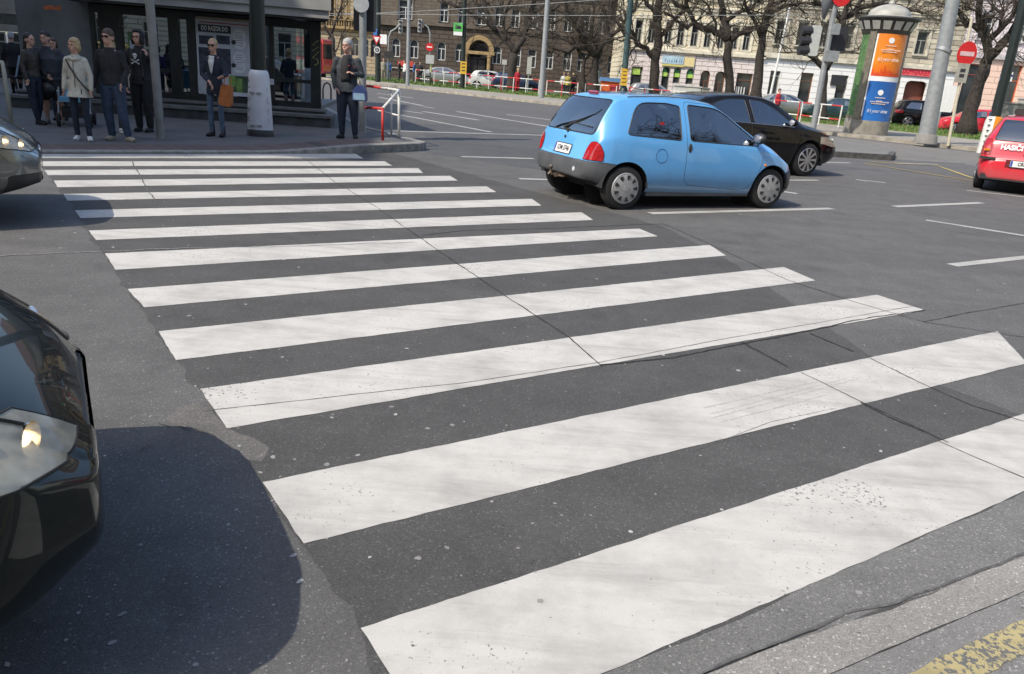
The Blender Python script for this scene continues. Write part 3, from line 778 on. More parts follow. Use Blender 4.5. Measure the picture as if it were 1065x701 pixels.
# ---- brown and white building
def gf_white(F):
    out = []
    def w(xa, xb, ya, yb, k, fm, sh=None):
        a = F(xa, (ya+yb)/2)[0]; b = F(xb, (ya+yb)/2)[0]; zt = F((xa+xb)/2, ya)[1]; zb = max(.03, F((xa+xb)/2, yb)[1])
        out.append((rect(a, b, zb, zt) if not sh else [(a, zb), (b, zb), (b, zt-.35), (b-.1, zt-.1), (b-.35, zt), (a+.35, zt), (a+.1, zt-.1), (a, zt-.35)], k, fm))
    w(799.5, 810, 73.5, 100, 's', M_gfr); w(830, 843, 75.5, 118, 's', M_bfr); w(868, 879, 78, 118, 's', M_gfr); w(903, 915, 80, 118, 's', M_gfr)
    w(938, 961, 84, 125, 'n', None, 1)
    return out
def ex_white(root, F):
    a = F(938, 105)[0]; b = F(961, 105)[0]; zt = F(950, 84)[1]
    bm = B(); box(bm, a, b, .6, .65, 0, zt*.62); box(bm, a-.1, b+.1, .66, .7, 0, zt+.1); link('gate', bm, pm('red_brown_gate', (.20, .06, .035), .6, var=.3), root)
    o, a, b, zb, zt = board(root, F, 922, 972, 71.5, 78.5, pm('pink_red_sign', (.78, .12, .13), .5, var=.1), 'shop_sign')
    text('HENAPNAREN', Matrix.Translation(((a+b)/2+.05, -.135, (zb+zt)/2)) @ Matrix.Rotation(R(90), 4, 'X'), .50, pm('dark_red_letters', (.50, .02, .04), .5), o, sx=.95, bold=.012)
    o2, a, b, zb, zt = board(root, F, 864, 878.6, 78, 89, M_plast, 'shop_sign')
    for (px, py) in ((807.5, 88),): pass
facade('white_and_brown_building', 'weathered brown building with a white ground floor and red sign over its gateway', DB, 795, 998, 4.05, 14.8,
       [M_whiter, M_brownr, M_btrim, M_bfr, M_gfr], gf_white, [(812, .78), (834.5, .78), (858, .78), (883, .78), (909, .78), (935, .78), (961, .86)], (4.95, 6.55), [(8.7, 10.4), (11.6, 13)], extra=ex_white)
# ---- salmon building
def gf_sal(F):
    out = []
    def w(xa, xb, ya, yb, k, fm):
        a = F(xa, (ya+yb)/2)[0]; b = F(xb, (ya+yb)/2)[0]; zt = F((xa+xb)/2, ya)[1]; zb = max(.03, F((xa+xb)/2, yb)[1])
        out.append((rect(a, b, zb, zt), k, fm))
    rf = pm('orange_red_frame', (.50, .11, .04), .5, var=.2)
    w(999, 1016, 66, 122, 's', pm('dark_red_frame', (.28, .05, .06), .5)); w(1036, 1058, 67, 122, 'd', rf); w(1085, 1110, 70, 122, 's', rf); w(1140, 1165, 72, 122, 's', rf)
    return out
def ex_sal(root, F):
    for (xa, xb, ya, yb, m) in ((1039, 1056, 74, 76.5, M_white), (1038, 1046, 79, 84, M_white), (1047.5, 1055, 79.5, 84.5, M_white), (1038, 1056, 77, 79, pm('blue_poster', (.05, .05, .2), .5))):
        a = F(xa, ya)[0]; b = F(xb, ya)[0]; zt = F(xa, ya)[1]; zb = F(xa, yb)[1]; bm = B(); box(bm, a, b, .19, .205, zb, zt); link('window_poster', bm, m, root)
facade('salmon_building', 'salmon pink building with orange red shop door frames, right of the brown and white one', DB, 998.3, 1200, 5.15, 15.3,
       [M_salmon, M_rose, M_rtrim, M_bfr, M_wfr], gf_sal, [(1024, 1.0), (1066, 1.0), (1108, 1.0), (1150, 1.0)], (6.35, 8.1), [(10.2, 11.7)], extra=ex_sal)

# ---- corner building out of frame to the left: shades the near pavement
def simple_block(name, label, loc, rz, L, depth, H, wm, tm, cols, rowz, ww=1.1, wh=1.9, cat='building'):
    root = thing(name, loc, rz, label, cat); holes = []
    for c in range(cols):
        for z in rowz:
            cx = L*(c+.5)/cols; holes.append(rect(cx-ww/2, cx+ww/2, z, z+wh))
    bm = B(); wall_mesh(bm, rect(0, L, -.2, H), holes)
    box(bm, .01, .3, .3, depth, -.2, H); box(bm, L-.3, L-.01, .3, depth, -.2, H); box(bm, .02, L-.02, depth, depth+.3, -.2, H); box(bm, .02, L-.02, .32, depth, H-.3, H-.01)
    link('wall', bm, wm, root)
    for h in holes: window(root, h, .15, M_wfr)
    bm = B(); box(bm, -.4, L+.4, -.6, depth+.4, H, H+.4)
    for z in rowz: box(bm, -.02, L+.02, -.1, 0, z-.7, z-.5)
    link('cornice', bm, tm, root); return root
# facade of the corner block faces the crossing (+x)
simple_block('corner_building', 'pale corner apartment building beside the near pavement, shading the people', (-17.5, 1.0, 0), R(97), 18, 14, 19.8, M_tanst, M_sand, 6, (1.2, 5.2, 9.2, 13.2, 16.6))
simple_block('apartment_building', 'long ochre apartment building across the street behind the viewer', (32, -32, 0), R(180), 80, 12, 26, M_cream, M_ctrim, 24, (1.2, 5.0, 8.8, 12.6, 16.4, 20.2))

simple_block('apartment_building', 'ochre apartment building facing the junction from beyond the right edge', (46, 24, 0), R(-90), 70, 12, 17, M_cream, M_ctrim, 20, (1.2, 5.0, 8.8, 12.6))

# ================================================================== KIOSK
KR = UY(334, 60, 18.6); KZ = R(8)
ke_ = Vector((math.cos(KZ), math.sin(KZ), 0)); kn_ = Vector((-math.sin(KZ), math.cos(KZ), 0))
K0 = Vector((KR.x, 18.6, 0))
def K(px, py, off=0.0):
    d = ray(px, py); c = Vector((0, 0, CAM_H)); t = ((K0-c).dot(kn_)+off)/d.dot(kn_); p = c+d*t
    return (p-K0).dot(ke_), p.z
kiosk = thing('pavilion', (K0.x, K0.y, 0), KZ, 'dark framed glass and stone pavilion with a concrete roof behind the pedestrians', 'pavilion')
M_kst = pm('dark_grey_granite', (.115, .122, .125), .55, var=.3, scale=1.6, bump=.15)
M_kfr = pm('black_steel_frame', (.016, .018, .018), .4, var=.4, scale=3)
M_kcon = pm('fascia_concrete', (.30, .30, .285), .9, var=.2, scale=1.2, bump=.3)
xl = K(-60, 60)[0]; xw0 = K(22.5, 60)[0]; xw1 = K(97, 60)[0]; xr = 0.0
zf = K(230, 12)[1]     # fascia underside
zfl = K(230, 102)[1]   # bottom of the glazing
KD = 3.6
bm = B(); box(bm, xw0, xw1, -.02, .35, 0, 3.6); o = link('stone_wall', bm, M_kst, kiosk)
gx, gz = K(54, 8, -.03); 
bm = B(); rnd = random.Random(2)
for k in range(5): box(bm, gx-.17+k*.07, gx-.115+k*.07+rnd.uniform(0, .02), -.026, -.021, gz-.03-rnd.uniform(0, .02), gz+.04+rnd.uniform(-.02, .02))
link('orange_graffiti', bm, pm('orange_spray', (.5, .14, .04), .6), o)
xq = K(342, 14, -.75)[0]
def rslab(bm, e, z0, z1): slab(bm, [(xw1-.2-e, -.75-e), (xq+e, -.75-e), (xq-1.35+e, KD+.5+e), (xw1-.2-e, KD+.5+e)], z0, z1)
bm = B(); rslab(bm, 0, zf, zf+.16); rslab(bm, .05, zf+.162, zf+.75); link('roof', bm, M_kcon, kiosk)
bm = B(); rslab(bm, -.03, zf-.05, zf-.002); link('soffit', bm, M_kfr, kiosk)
SK = Matrix(((1, -.21, 0, 0), (0, 1, 0, 0), (0, 0, 1, 0), (0, 0, 0, 1)))   # the right side wall runs back at an angle
# frames
bm = B()
def post(px0, px1, py=60, y0=-.03, y1=.1): a = K(px0, py)[0]; b = K(px1, py)[0]; box(bm, a, b, y0, y1, zfl-.05, zf-.052)
for a, b in ((97, 101), (106, 129), (177, 187.5), (196, 204.5), (262, 266), (280, 284.5), (323, 333.5)): post(a, b)
box(bm, xw1, -.004, -.026, .09, zfl-.1, zfl+.04); box(bm, xw1, -.004, -.027, .09, zf-.22, zf-.052)
zm = K(230, 78)[1]
a, b = K(130, 78)[0], K(177, 78)[0]; box(bm, a, b, -.02, .07, zm-.04, zm+.04); a, b = K(284, 78)[0], K(323, 78)[0]; box(bm, a, b, -.02, .07, zm-.05, zm+.03)
# side and back frames
for yy in (1.2, 2.4, KD-.1): box(bm, -.1, -.002, yy, yy+.1, zfl-.05, zf-.052, 0, SK)
box(bm, -.08, -.004, .1, KD, zfl-.1, zfl+.02, 0, SK); box(bm, -.08, -.004, .1, KD, zf-.25, zf-.052, 0, SK)
link('frame', bm, M_kfr, kiosk)
for a, b, y in ((101, 106, .04), (129, 177, .05), (187.5, 196, .05), (204.5, 262, .06), (266, 280, .05), (284.5, 323, .05)):
    xa, xb = K(a, 60)[0], K(b, 60)[0]; bm = B(); box(bm, xa-.02, xb+.02, y, y+.012, zfl, zf-.1); link('glass_pane', bm, M_kglass, kiosk)
bm = B(); box(bm, -.05, -.035, .1, KD-.1, zfl, zf-.1, 0, SK); link('glass_pane', bm, M_kglass, kiosk)
xs_ = K(284, 60)[0]
bm = B(); box(bm, xs_+.1, -.9, KD-.03, KD-.015, zfl, zf-.1); link('glass_pane', bm, M_kglass, kiosk)
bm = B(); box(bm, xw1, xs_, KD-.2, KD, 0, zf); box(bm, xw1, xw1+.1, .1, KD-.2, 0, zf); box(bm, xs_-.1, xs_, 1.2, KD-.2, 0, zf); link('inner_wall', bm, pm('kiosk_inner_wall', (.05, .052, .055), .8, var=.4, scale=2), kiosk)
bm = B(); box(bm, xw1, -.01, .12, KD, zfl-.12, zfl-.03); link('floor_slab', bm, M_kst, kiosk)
# steps
z1 = zfl*.62; z0_ = .0
bm = B(); box(bm, xw0, .10, -.42, .12, z1, zfl-.12); link('step', bm, pm('dark_step_stone', (.045, .047, .047), .8, var=.4, scale=4), kiosk)
bm = B(); box(bm, xw0, .28, -.80, .12, 0.0, z1-.06); link('step', bm, MATS['dark_step_stone'], kiosk)
bm = B(); box(bm, xw0-.0, .31, -.84, .14, z1-.06, z1); link('step_tread', bm, pm('tread_stone', (.12, .125, .12), .85, var=.3, scale=5), kiosk)
bm = B(); box(bm, xw0, .12, -.45, .1, zfl-.13, zfl-.085); link('step_tread', bm, MATS['tread_stone'], kiosk)
# posters
def kposter(px0, px1, py0, py1, mat, name, y=-.045, parent=None):
    c = K((px0+px1)/2, (py0+py1)/2, y); xa, xb = K(px0, (py0+py1)/2, y)[0], K(px1, (py0+py1)/2, y)[0]; za, zb = K((px0+px1)/2, py1, y)[1], K((px0+px1)/2, py0, y)[1]
    bm = B(); box(bm, xa, xb, y, y+.004, za, zb); o = link(name, bm, mat, parent or kiosk); return o, xa, xb, za, zb
M_paper = pm('poster_paper', (.50, .52, .56), .8, var=.12, scale=3)
M_pdark = pm('poster_dark_ink', (.045, .05, .07), .8, var=.5, scale=9)
po, xa, xb, za, zb = kposter(205, 260, 21, 99, M_paper, 'poster', -.06); tag(po, label='large pale event poster wall with dark panels')
kposter(203.5, 261, 19, 21.5, pm('wood_batten', (.32, .27, .2), .8), 'batten', -.075)
for q in ((207, 222, 37, 46), (225, 239, 37, 46), (207, 240, 50, 76)): kposter(*q, M_pdark, 'poster_panel', -.066, po)
kposter(207, 258, 24, 25, pm('poster_red', (.35, .04, .04), .7), 'poster_panel', -.0665, po)
for q in ((238, 245, 79, 90), (246, 252, 82, 96)): kposter(*q, pm('poster_green', (.18, .32, .08), .7, var=.3), 'poster_panel', -.066, po)
kposter(240, 259, 79, 96, pm('poster_dark_green', (.05, .08, .05), .7, var=.5, scale=10), 'poster_panel', -.064, po)
kposter(206, 222, 79, 97, pm('poster_sheet', (.42, .44, .47), .8), 'poster_panel', -.063, po)
kposter(206, 240, 26, 34, M_pdark, 'poster_panel', -.0655, po)
tx, tz = K(223, 30, -.07)
text('DO RAZOR DO', Matrix.Translation((tx, -.072, tz)) @ Matrix.Rotation(R(90), 4, 'X'), .13, M_white, po, sx=.62, bold=.003)
for cyp in (37, 45, 60, 70):
    bm = B(); cx_, cz_ = K(249, cyp, -.07)
    extrude_poly(bm, circ(cx_, cz_, .14, 16, .13), VM, .066, .07); link('poster_panel', bm, pm('poster_white', (.66, .67, .7), .8), po)
    bm = B()
    for j in range(3): box(bm, cx_-.1, cx_+.07, -.073, -.0705, cz_+.05-j*.05, cz_+.058-j*.05)
    link('poster_print', bm, M_ink, po)
for (cx0, cy0) in ((243, 44), (243, 68)):
    bm = B(); c_ = K(cx0, cy0, -.07); extrude_poly(bm, circ(c_[0], c_[1], .05, 12), VM, .071, .075); link('poster_print', bm, M_ink, po)
q, *_ = kposter(133, 142, 33, 50, pm('green_notice', (.10, .2, .08), .7, var=.3), 'notice', .03)
q, *_ = kposter(135, 140, 42, 51, M_paper, 'notice', .026)
kposter(280, 285, 82, 88, M_paper, 'notice', -.04)
# yellow zigzag graffiti on the corner post, pale scribbles
bm = B(); Z = [(331, 42), (325, 47), (332, 48.5), (324.5, 53), (331.5, 54), (325, 60), (330.5, 62), (331, 66), (327, 68)]
pts = [Vector((K(*p, -.04)[0], -.045, K(*p, -.04)[1])) for p in Z]; tube(bm, pts, .011, 5)
link('yellow_graffiti', bm, pm('yellow_spray', (.38, .36, .12), .6), kiosk)
for (ax, ay) in ((126, 22), (131, 52)):
    bm = B(); pts = [Vector((K(ax+2.2*math.cos(t)*(1+.4*math.sin(3*t)), ay+6*math.sin(t*.7), -.04)[0], -.04, K(ax+2.2*math.cos(t), ay+6*math.sin(t*.7+.4), -.04)[1])) for t in [i*.45 for i in range(22)]]; tube(bm, pts, .006, 4)
    link('grey_graffiti', bm, pm('grey_spray', (.13, .14, .13), .6), kiosk)
# left edge: shop front far behind
sf0 = UY(-60, 60, 25.5); sf1 = UY(26, 60, 25.5)
root = thing('shop_front', (sf0.x, 25.5, 0), 0, 'beige stone shop front at the left edge behind the seated person', 'shop front')
FW = sf1.x-sf0.x; zz = lambda py: UY(10, py, 25.5).z
bm = B(); box(bm, 0, FW, 0, 4, zz(14.5), 6); box(bm, 0, FW, .0, 4, zz(33), zz(25.6)); link('wall', bm, pm('beige_stone', (.25, .235, .20), .9, var=.25, scale=1.5, bump=.3), root)
bm = B(); box(bm, 0, FW, .02, .3, zz(25.6), zz(14.5)); link('sign_band', bm, pm('dark_green_grey', (.06, .065, .055), .7, var=.3), root)
for k in range(5):
    a = FW*k/5; window(root, rect(a+.03, a+FW/5-.03, .1, zz(33)-.02), .05, M_gfr, fw=.05, mull=False, trans=.8)
# ================================================================== CARS
def carpaint(name, col, flake=0.0, rough=.35, coat=1.0, dust=1.0):
    if name in MATS: return MATS[name]
    m, nt, b = newmat(name); tc = nt.nodes.new('ShaderNodeTexCoord')
    n = noise(nt, tc.outputs['Object'], 1.7, 6, .6)
    c = mix(nt, 1.0, col, ramp(nt, n, [(.3, .90), (.7, 1.05)]), 'MULTIPLY')
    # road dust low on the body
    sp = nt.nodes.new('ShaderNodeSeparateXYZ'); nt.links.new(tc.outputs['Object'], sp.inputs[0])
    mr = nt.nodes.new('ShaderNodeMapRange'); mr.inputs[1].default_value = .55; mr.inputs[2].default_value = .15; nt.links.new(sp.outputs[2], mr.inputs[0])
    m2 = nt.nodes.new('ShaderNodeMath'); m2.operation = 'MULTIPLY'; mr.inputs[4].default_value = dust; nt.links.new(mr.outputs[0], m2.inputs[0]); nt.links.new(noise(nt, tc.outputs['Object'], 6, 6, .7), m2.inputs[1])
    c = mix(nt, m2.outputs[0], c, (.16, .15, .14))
    nt.links.new(c, b.inputs['Base Color']); b.inputs['Metallic'].default_value = flake
    b.inputs['Roughness'].default_value = rough; b.inputs['Coat Weight'].default_value = coat; b.inputs['Coat Roughness'].default_value = .02
    if max(col) < .05: b.inputs['Specular IOR Level'].default_value = .05; b.inputs['Coat Weight'].default_value = .55
    MATS[name] = m; return m
def gsm(tab, sig):
    xp = np.array([t[0] for t in tab]); yp = np.array([t[1] for t in tab]); x0, x1 = xp[0], xp[-1]
    g = np.linspace(x0, x1, 700); y = np.interp(g, xp, yp); k = max(1, int(sig/(g[1]-g[0])*3)); ker = np.exp(-.5*(np.arange(-k, k+1)*(g[1]-g[0])/sig)**2); ker /= ker.sum()
    L = 2*y[0]-y[1:k+1][::-1]; Rr = 2*y[-1]-y[-k-1:-1][::-1]
    yy = np.convolve(np.concatenate([L, y, Rr]), ker, 'valid'); return lambda x: float(np.interp(x, g, yy))
def cut_poly(bm, poly, ax, filt):
    a, b = ax; n = len(poly)
    for i in range(n):
        p, q = poly[i], poly[(i+1) % n]; d = (q[0]-p[0], q[1]-p[1]); L = math.hypot(*d)
        if L < 1e-6: continue
        no = Vector((0, 0, 0)); no[a] = -d[1]/L; no[b] = d[0]/L; co = Vector((0, 0, 0)); co[a] = p[0]; co[b] = p[1]
        lo = (min(p[0], q[0])-1e-3, min(p[1], q[1])-1e-3); hi = (max(p[0], q[0])+1e-3, max(p[1], q[1])+1e-3)
        fs = []
        for f in bm.faces:
            if not filt(f): continue
            va = [v.co[a] for v in f.verts]; vb = [v.co[b] for v in f.verts]
            if max(va) < lo[0] or min(va) > hi[0] or max(vb) < lo[1] or min(vb) > hi[1]: continue
            fs.append(f)
        if not fs: continue
        g = list({e for f in fs for e in f.edges})+list({v for f in fs for v in f.verts})+fs
        bmesh.ops.bisect_plane(bm, geom=g, plane_co=co, plane_no=no, dist=1e-5)
def extract(bm, poly, ax, filt, delete=True):
    fs = [f for f in bm.faces if filt(f) and inpoly(f.calc_center_median()[ax[0]], f.calc_center_median()[ax[1]], poly)]
    nb = B(); vm = {}
    vn = {}
    for f in fs:
        for v in f.verts:
            if v not in vm: vm[v] = nb.verts.new(v.co); vn[vm[v]] = v.normal.copy()
        nf = nb.faces.new([vm[v] for v in f.verts]); nf.material_index = 0
    if delete: bmesh.ops.delete(bm, geom=fs, context='FACES')
    return nb, vn
def offset(nb, vn, d):
    for v in nb.verts: v.co += vn[v]*d
def rim_tubes(nb, vn, r, mi=1, back=0.0):
    es = [e for e in nb.edges if len(e.link_faces) == 1]
    adj = {}
    for e in es:
        for v in e.verts: adj.setdefault(v, []).append(e)
    seen = set()
    for e0 in es:
        if e0 in seen: continue
        ch = [e0.verts[0], e0.verts[1]]; seen.add(e0); closed = False
        while True:
            nx = [e for e in adj[ch[-1]] if e not in seen]
            if not nx: break
            e = nx[0]; seen.add(e); v = e.other_vert(ch[-1])
            if v == ch[0]: closed = True; break
            ch.append(v)
        if len(ch) < 3: continue
        P = []
        for v in ch:
            p = v.co-vn[v]*back
            if not P or (p-P[-1][0]).length > .004: P.append((p, vn[v]))
        n = len(P); rings = []
        for i, (p, nn) in enumerate(P):
            a = P[i-1][0] if (closed or i > 0) else p; b = P[(i+1) % n][0] if (closed or i < n-1) else p
            d = (b-a).normalized() if (b-a).length > 1e-6 else Vector((1, 0, 0)); s = d.cross(nn)
            s = s.normalized() if s.length > 1e-6 else Vector((0, 0, 1))
            rings.append([nb.verts.new(p+s*r), nb.verts.new(p+nn*r*.8), nb.verts.new(p-s*r), nb.verts.new(p-nn*r)])
        for i in range(n if closed else n-1):
            A, Bq = rings[i], rings[(i+1) % n]
            for k in range(4): nb.faces.new((A[k], A[(k+1) % 4], Bq[(k+1) % 4], Bq[k])).material_index = mi
CT = {  # profile tables, x measured from the rear bumper
 'city': dict(L=3.43, W=1.63, wb=(0.50, 2.847), R=.275, cut=.33,
   zt=[(0, .60), (.03, .615), (.055, .80), (.10, .95), (.20, 1.14), (.34, 1.33), (.42, 1.375), (.6, 1.40), (1.1, 1.425), (1.5, 1.42), (1.85, 1.375), (2.1, 1.26), (2.62, .955), (2.85, .87), (3.12, .74), (3.27, .63), (3.38, .52), (3.43, .46)],
   zb=[(0, .365), (.12, .35), (.36, .22), (2.9, .18), (3.3, .2), (3.43, .24)],
   zs=[(0, .56), (.06, .72), (.15, .86), (.4, .875), (1.8, .84), (2.6, .80), (2.9, .74), (3.2, .60), (3.43, .42)],
   w=[(0, .60), (.05, .685), (.12, .745), (.25, .79), (.5, .81), (1.5, .815), (2.6, .805), (3.0, .775), (3.2, .72), (3.33, .63), (3.43, .50)],
   wr=[(0, .55), (.1, .62), (.3, .575), (.45, .56), (1.6, .565), (2.0, .60), (2.6, .68), (2.95, .66), (3.2, .58), (3.43, .40)],
   crown=[(0, .04), (.1, .07), (.35, .07), (.6, .045), (1.7, .05), (2.2, .07), (2.6, .06), (3.43, .04)], sig=.022),
 'sedan': dict(L=4.64, W=1.78, wb=(1.0, 3.65), R=.32, cut=.375,
   zt=[(0, .86), (.04, .99), (.12, 1.04), (.55, 1.07), (.75, 1.12), (1.3, 1.37), (1.6, 1.42), (2.1, 1.45), (2.6, 1.42), (2.85, 1.35), (3.5, 1.01), (3.6, .985), (4.1, .89), (4.4, .79), (4.57, .68), (4.64, .60)],
   zb=[(0, .30), (.4, .2), (3.9, .19), (4.25, .25), (4.64, .34)],
   zs=[(0, .80), (.1, .93), (.6, .97), (1.5, .95), (3.4, .90), (3.9, .84), (4.35, .72), (4.64, .55)],
   w=[(0, .66), (.06, .75), (.2, .83), (.6, .88), (1.5, .89), (3.4, .885), (4.0, .86), (4.3, .80), (4.5, .70), (4.64, .52)],
   wr=[(0, .60), (.2, .74), (.7, .70), (1.25, .57), (2.1, .575), (2.7, .58), (3.45, .72), (3.7, .74), (4.2, .68), (4.64, .44)],
   crown=[(0, .04), (.6, .05), (1.2, .06), (2.0, .04), (3.4, .05), (4.64, .05)], sig=.03),
 'hatch': dict(L=4.0, W=1.65, wb=(.68, 3.14), R=.29, cut=.345,
   zt=[(0, .63), (.03, .66), (.06, .90), (.12, 1.0), (.22, 1.13), (.42, 1.36), (.52, 1.40), (.8, 1.425), (1.4, 1.45), (2.0, 1.43), (2.3, 1.36), (2.9, 1.0), (3.1, .95), (3.6, .85), (3.85, .72), (3.96, .6), (4.0, .52)],
   zb=[(0, .26), (.3, .2), (3.6, .18), (4.0, .22)],
   zs=[(0, .58), (.06, .80), (.2, .93), (.5, .94), (2.0, .90), (2.8, .87), (3.4, .78), (3.8, .66), (4.0, .47)],
   w=[(0, .66), (.05, .74), (.15, .79), (.4, .815), (1.5, .825), (2.8, .82), (3.4, .79), (3.75, .72), (3.9, .62), (4.0, .48)],
   wr=[(0, .6), (.1, .66), (.4, .585), (1.2, .58), (2.1, .59), (2.9, .69), (3.4, .67), (3.8, .56), (4.0, .4)],
   crown=[(0, .04), (.1, .06), (.4, .06), (.8, .045), (2.2, .05), (4.0, .05)], sig=.022),
 'suv': dict(L=4.6, W=1.85, wb=(.85, 3.6), R=.36, cut=.42,
   zt=[(0, .80), (.05, 1.02), (.12, 1.12), (.45, 1.55), (.6, 1.62), (1.2, 1.68), (2.2, 1.68), (2.6, 1.6), (3.3, 1.2), (3.45, 1.15), (4.1, 1.05), (4.45, .9), (4.6, .7)],
   zb=[(0, .38), (.4, .28), (4.2, .26), (4.6, .32)],
   zs=[(0, .75), (.1, 1.0), (.5, 1.1), (3.2, 1.06), (4.1, .95), (4.6, .62)],
   w=[(0, .72), (.1, .84), (.4, .91), (3.4, .925), (4.1, .88), (4.4, .78), (4.6, .6)],
   wr=[(0, .66), (.4, .66), (1.2, .66), (2.4, .67), (3.3, .8), (4.1, .74), (4.6, .5)],
   crown=[(0, .05), (1.0, .04), (3.2, .05), (4.6, .06)], sig=.03)}
def wheel(parent, x, y, R_, wt, style, side, hi=True):
    bm = B(); seg = 36 if hi else 18
    M = Matrix.Translation((x, y, R_)) @ Matrix.Rotation(R(90), 4, 'X')   # lathe axis -> -y/+y
    h = wt/2
    lathe(bm, [(R_*.64, -h), (R_*.86, -h*1.02), (R_*.965, -h*.86), (R_, -h*.6), (R_*1.0, h*.6), (R_*.965, h*.86), (R_*.86, h*1.02), (R_*.64, h)], seg, M, capb=True, capt=True)
    t = link('wheel', bm, M_black, parent, smooth=True, angle=35)
    s = side; yo = y+s*h
    D = Matrix.Translation((x, yo, R_)) @ (Matrix.Rotation(R(90), 4, 'X') if s < 0 else Matrix.Rotation(R(-90), 4, 'X'))   # local z points outwards
    bm = B()
    lathe(bm, [(R_*.70, -.01), (R_*.71, .006), (R_*.68, .014), (R_*.66, .010)], seg, D, capb=False, capt=False)
    if style == 'cap':
        lathe(bm, [(R_*.67, .008), (R_*.60, .016), (R_*.3, .024), (R_*.12, .026), (.002, .026)], seg, D, capb=False)
        for k in range(9):
            a = 2*math.pi*k/9; pts = []
            for (rr, da) in ((.40, -.07), (.59, -.16), (.61, .0), (.59, .16), (.40, .07)): pts.append((R_*rr*math.cos(a+da), R_*rr*math.sin(a+da)))
            extrude_poly(bm, pts, D, .010, .026, 1)
        extrude_poly(bm, circ(0, 0, R_*.12, 12), D, .02, .031, 0)
        link('hubcap', bm, [M_hub, M_plast], t, smooth=True, angle=30)
    else:
        extrude_poly(bm, circ(0, 0, R_*.66, seg), D, -.02, -.002, 1)
        nsp = 10 if style == 'alloy10' else 5
        for k in range(nsp):
            a = 2*math.pi*k/nsp; ca, sa = math.cos(a), math.sin(a); wd = .075 if nsp == 10 else .14
            pts = [(.13, -wd*.6), (.67, -wd), (.67, wd), (.13, wd*.6)]
            extrude_poly(bm, [(R_*(p[0]*ca-p[1]*sa), R_*(p[0]*sa+p[1]*ca)) for p in pts], D, -.002, .013, 0)
        extrude_poly(bm, circ(0, 0, R_*.17, 14), D, -.002, .018, 0)
        link('rim', bm, [M_alloy, M_plast], t, smooth=True, angle=30)
    return t
# headlight lens: bright reflector bowl look under clear cover
def headm():
    m, nt, b = newmat('headlight_lens'); tc = nt.nodes.new('ShaderNodeTexCoord')
    vo = nt.nodes.new('ShaderNodeTexVoronoi'); vo.inputs['Scale'].default_value = 9; nt.links.new(tc.outputs['Object'], vo.inputs['Vector'])
    n = noise(nt, mapping(nt, tc.outputs['Object'], (2, 6, 7)), 1.1, 1)
    nt.links.new(ramp(nt, n, [(.3, (.30, .28, .25)), (.55, (.48, .44, .36)), (.75, (.66, .60, .48))]), b.inputs['Base Color'])
    b.inputs['Metallic'].default_value = .35; b.inputs['Roughness'].default_value = .35; b.inputs['Coat Weight'].default_value = 1; b.inputs['Coat Roughness'].default_value = .03
    bumpn(nt, b, n, .4, .02); return m
M_headl = headm()
def lensm():
    m = bpy.data.materials.new('hazy_lens'); m.use_nodes = True; nt = m.node_tree; b = nt.nodes['Principled BSDF']; o = nt.nodes['Material Output']
    b.inputs['Base Color'].default_value = (.66, .60, .46, 1); b.inputs['Roughness'].default_value = .12; b.inputs['Coat Weight'].default_value = .6
    tc = nt.nodes.new('ShaderNodeTexCoord'); t = nt.nodes.new('ShaderNodeBsdfTransparent'); t.inputs[0].default_value = (.95, .93, .86, 1)
    mx = nt.nodes.new('ShaderNodeMixShader'); nt.links.new(ramp(nt, noise(nt, mapping(nt, tc.outputs['Object'], (2, 5, 9)), 2.2, 2), [(.35, .35), (.65, .62)]), mx.inputs[0])
    nt.links.new(t.outputs[0], mx.inputs[1]); nt.links.new(b.outputs[0], mx.inputs[2]); nt.links.new(mx.outputs[0], o.inputs[0]); return m
M_lens = lensm()
M_refl = pm('lamp_reflector', (.60, .58, .50), .3, .15, var=.25, scale=9, bump=.5, bscale=12, dist=.02)
M_chrome2 = pm('lamp_chrome', (.85, .82, .74), .15, 1.0, var=.03)
M_bulb, nt_, b_ = newmat('lit_bulb'); b_.inputs['Emission Color'].default_value = (1, .72, .38, 1); b_.inputs['Emission Strength'].default_value = 3.0
M_dkchrome = pm('dark_chrome', (.22, .23, .25), .3, .9)
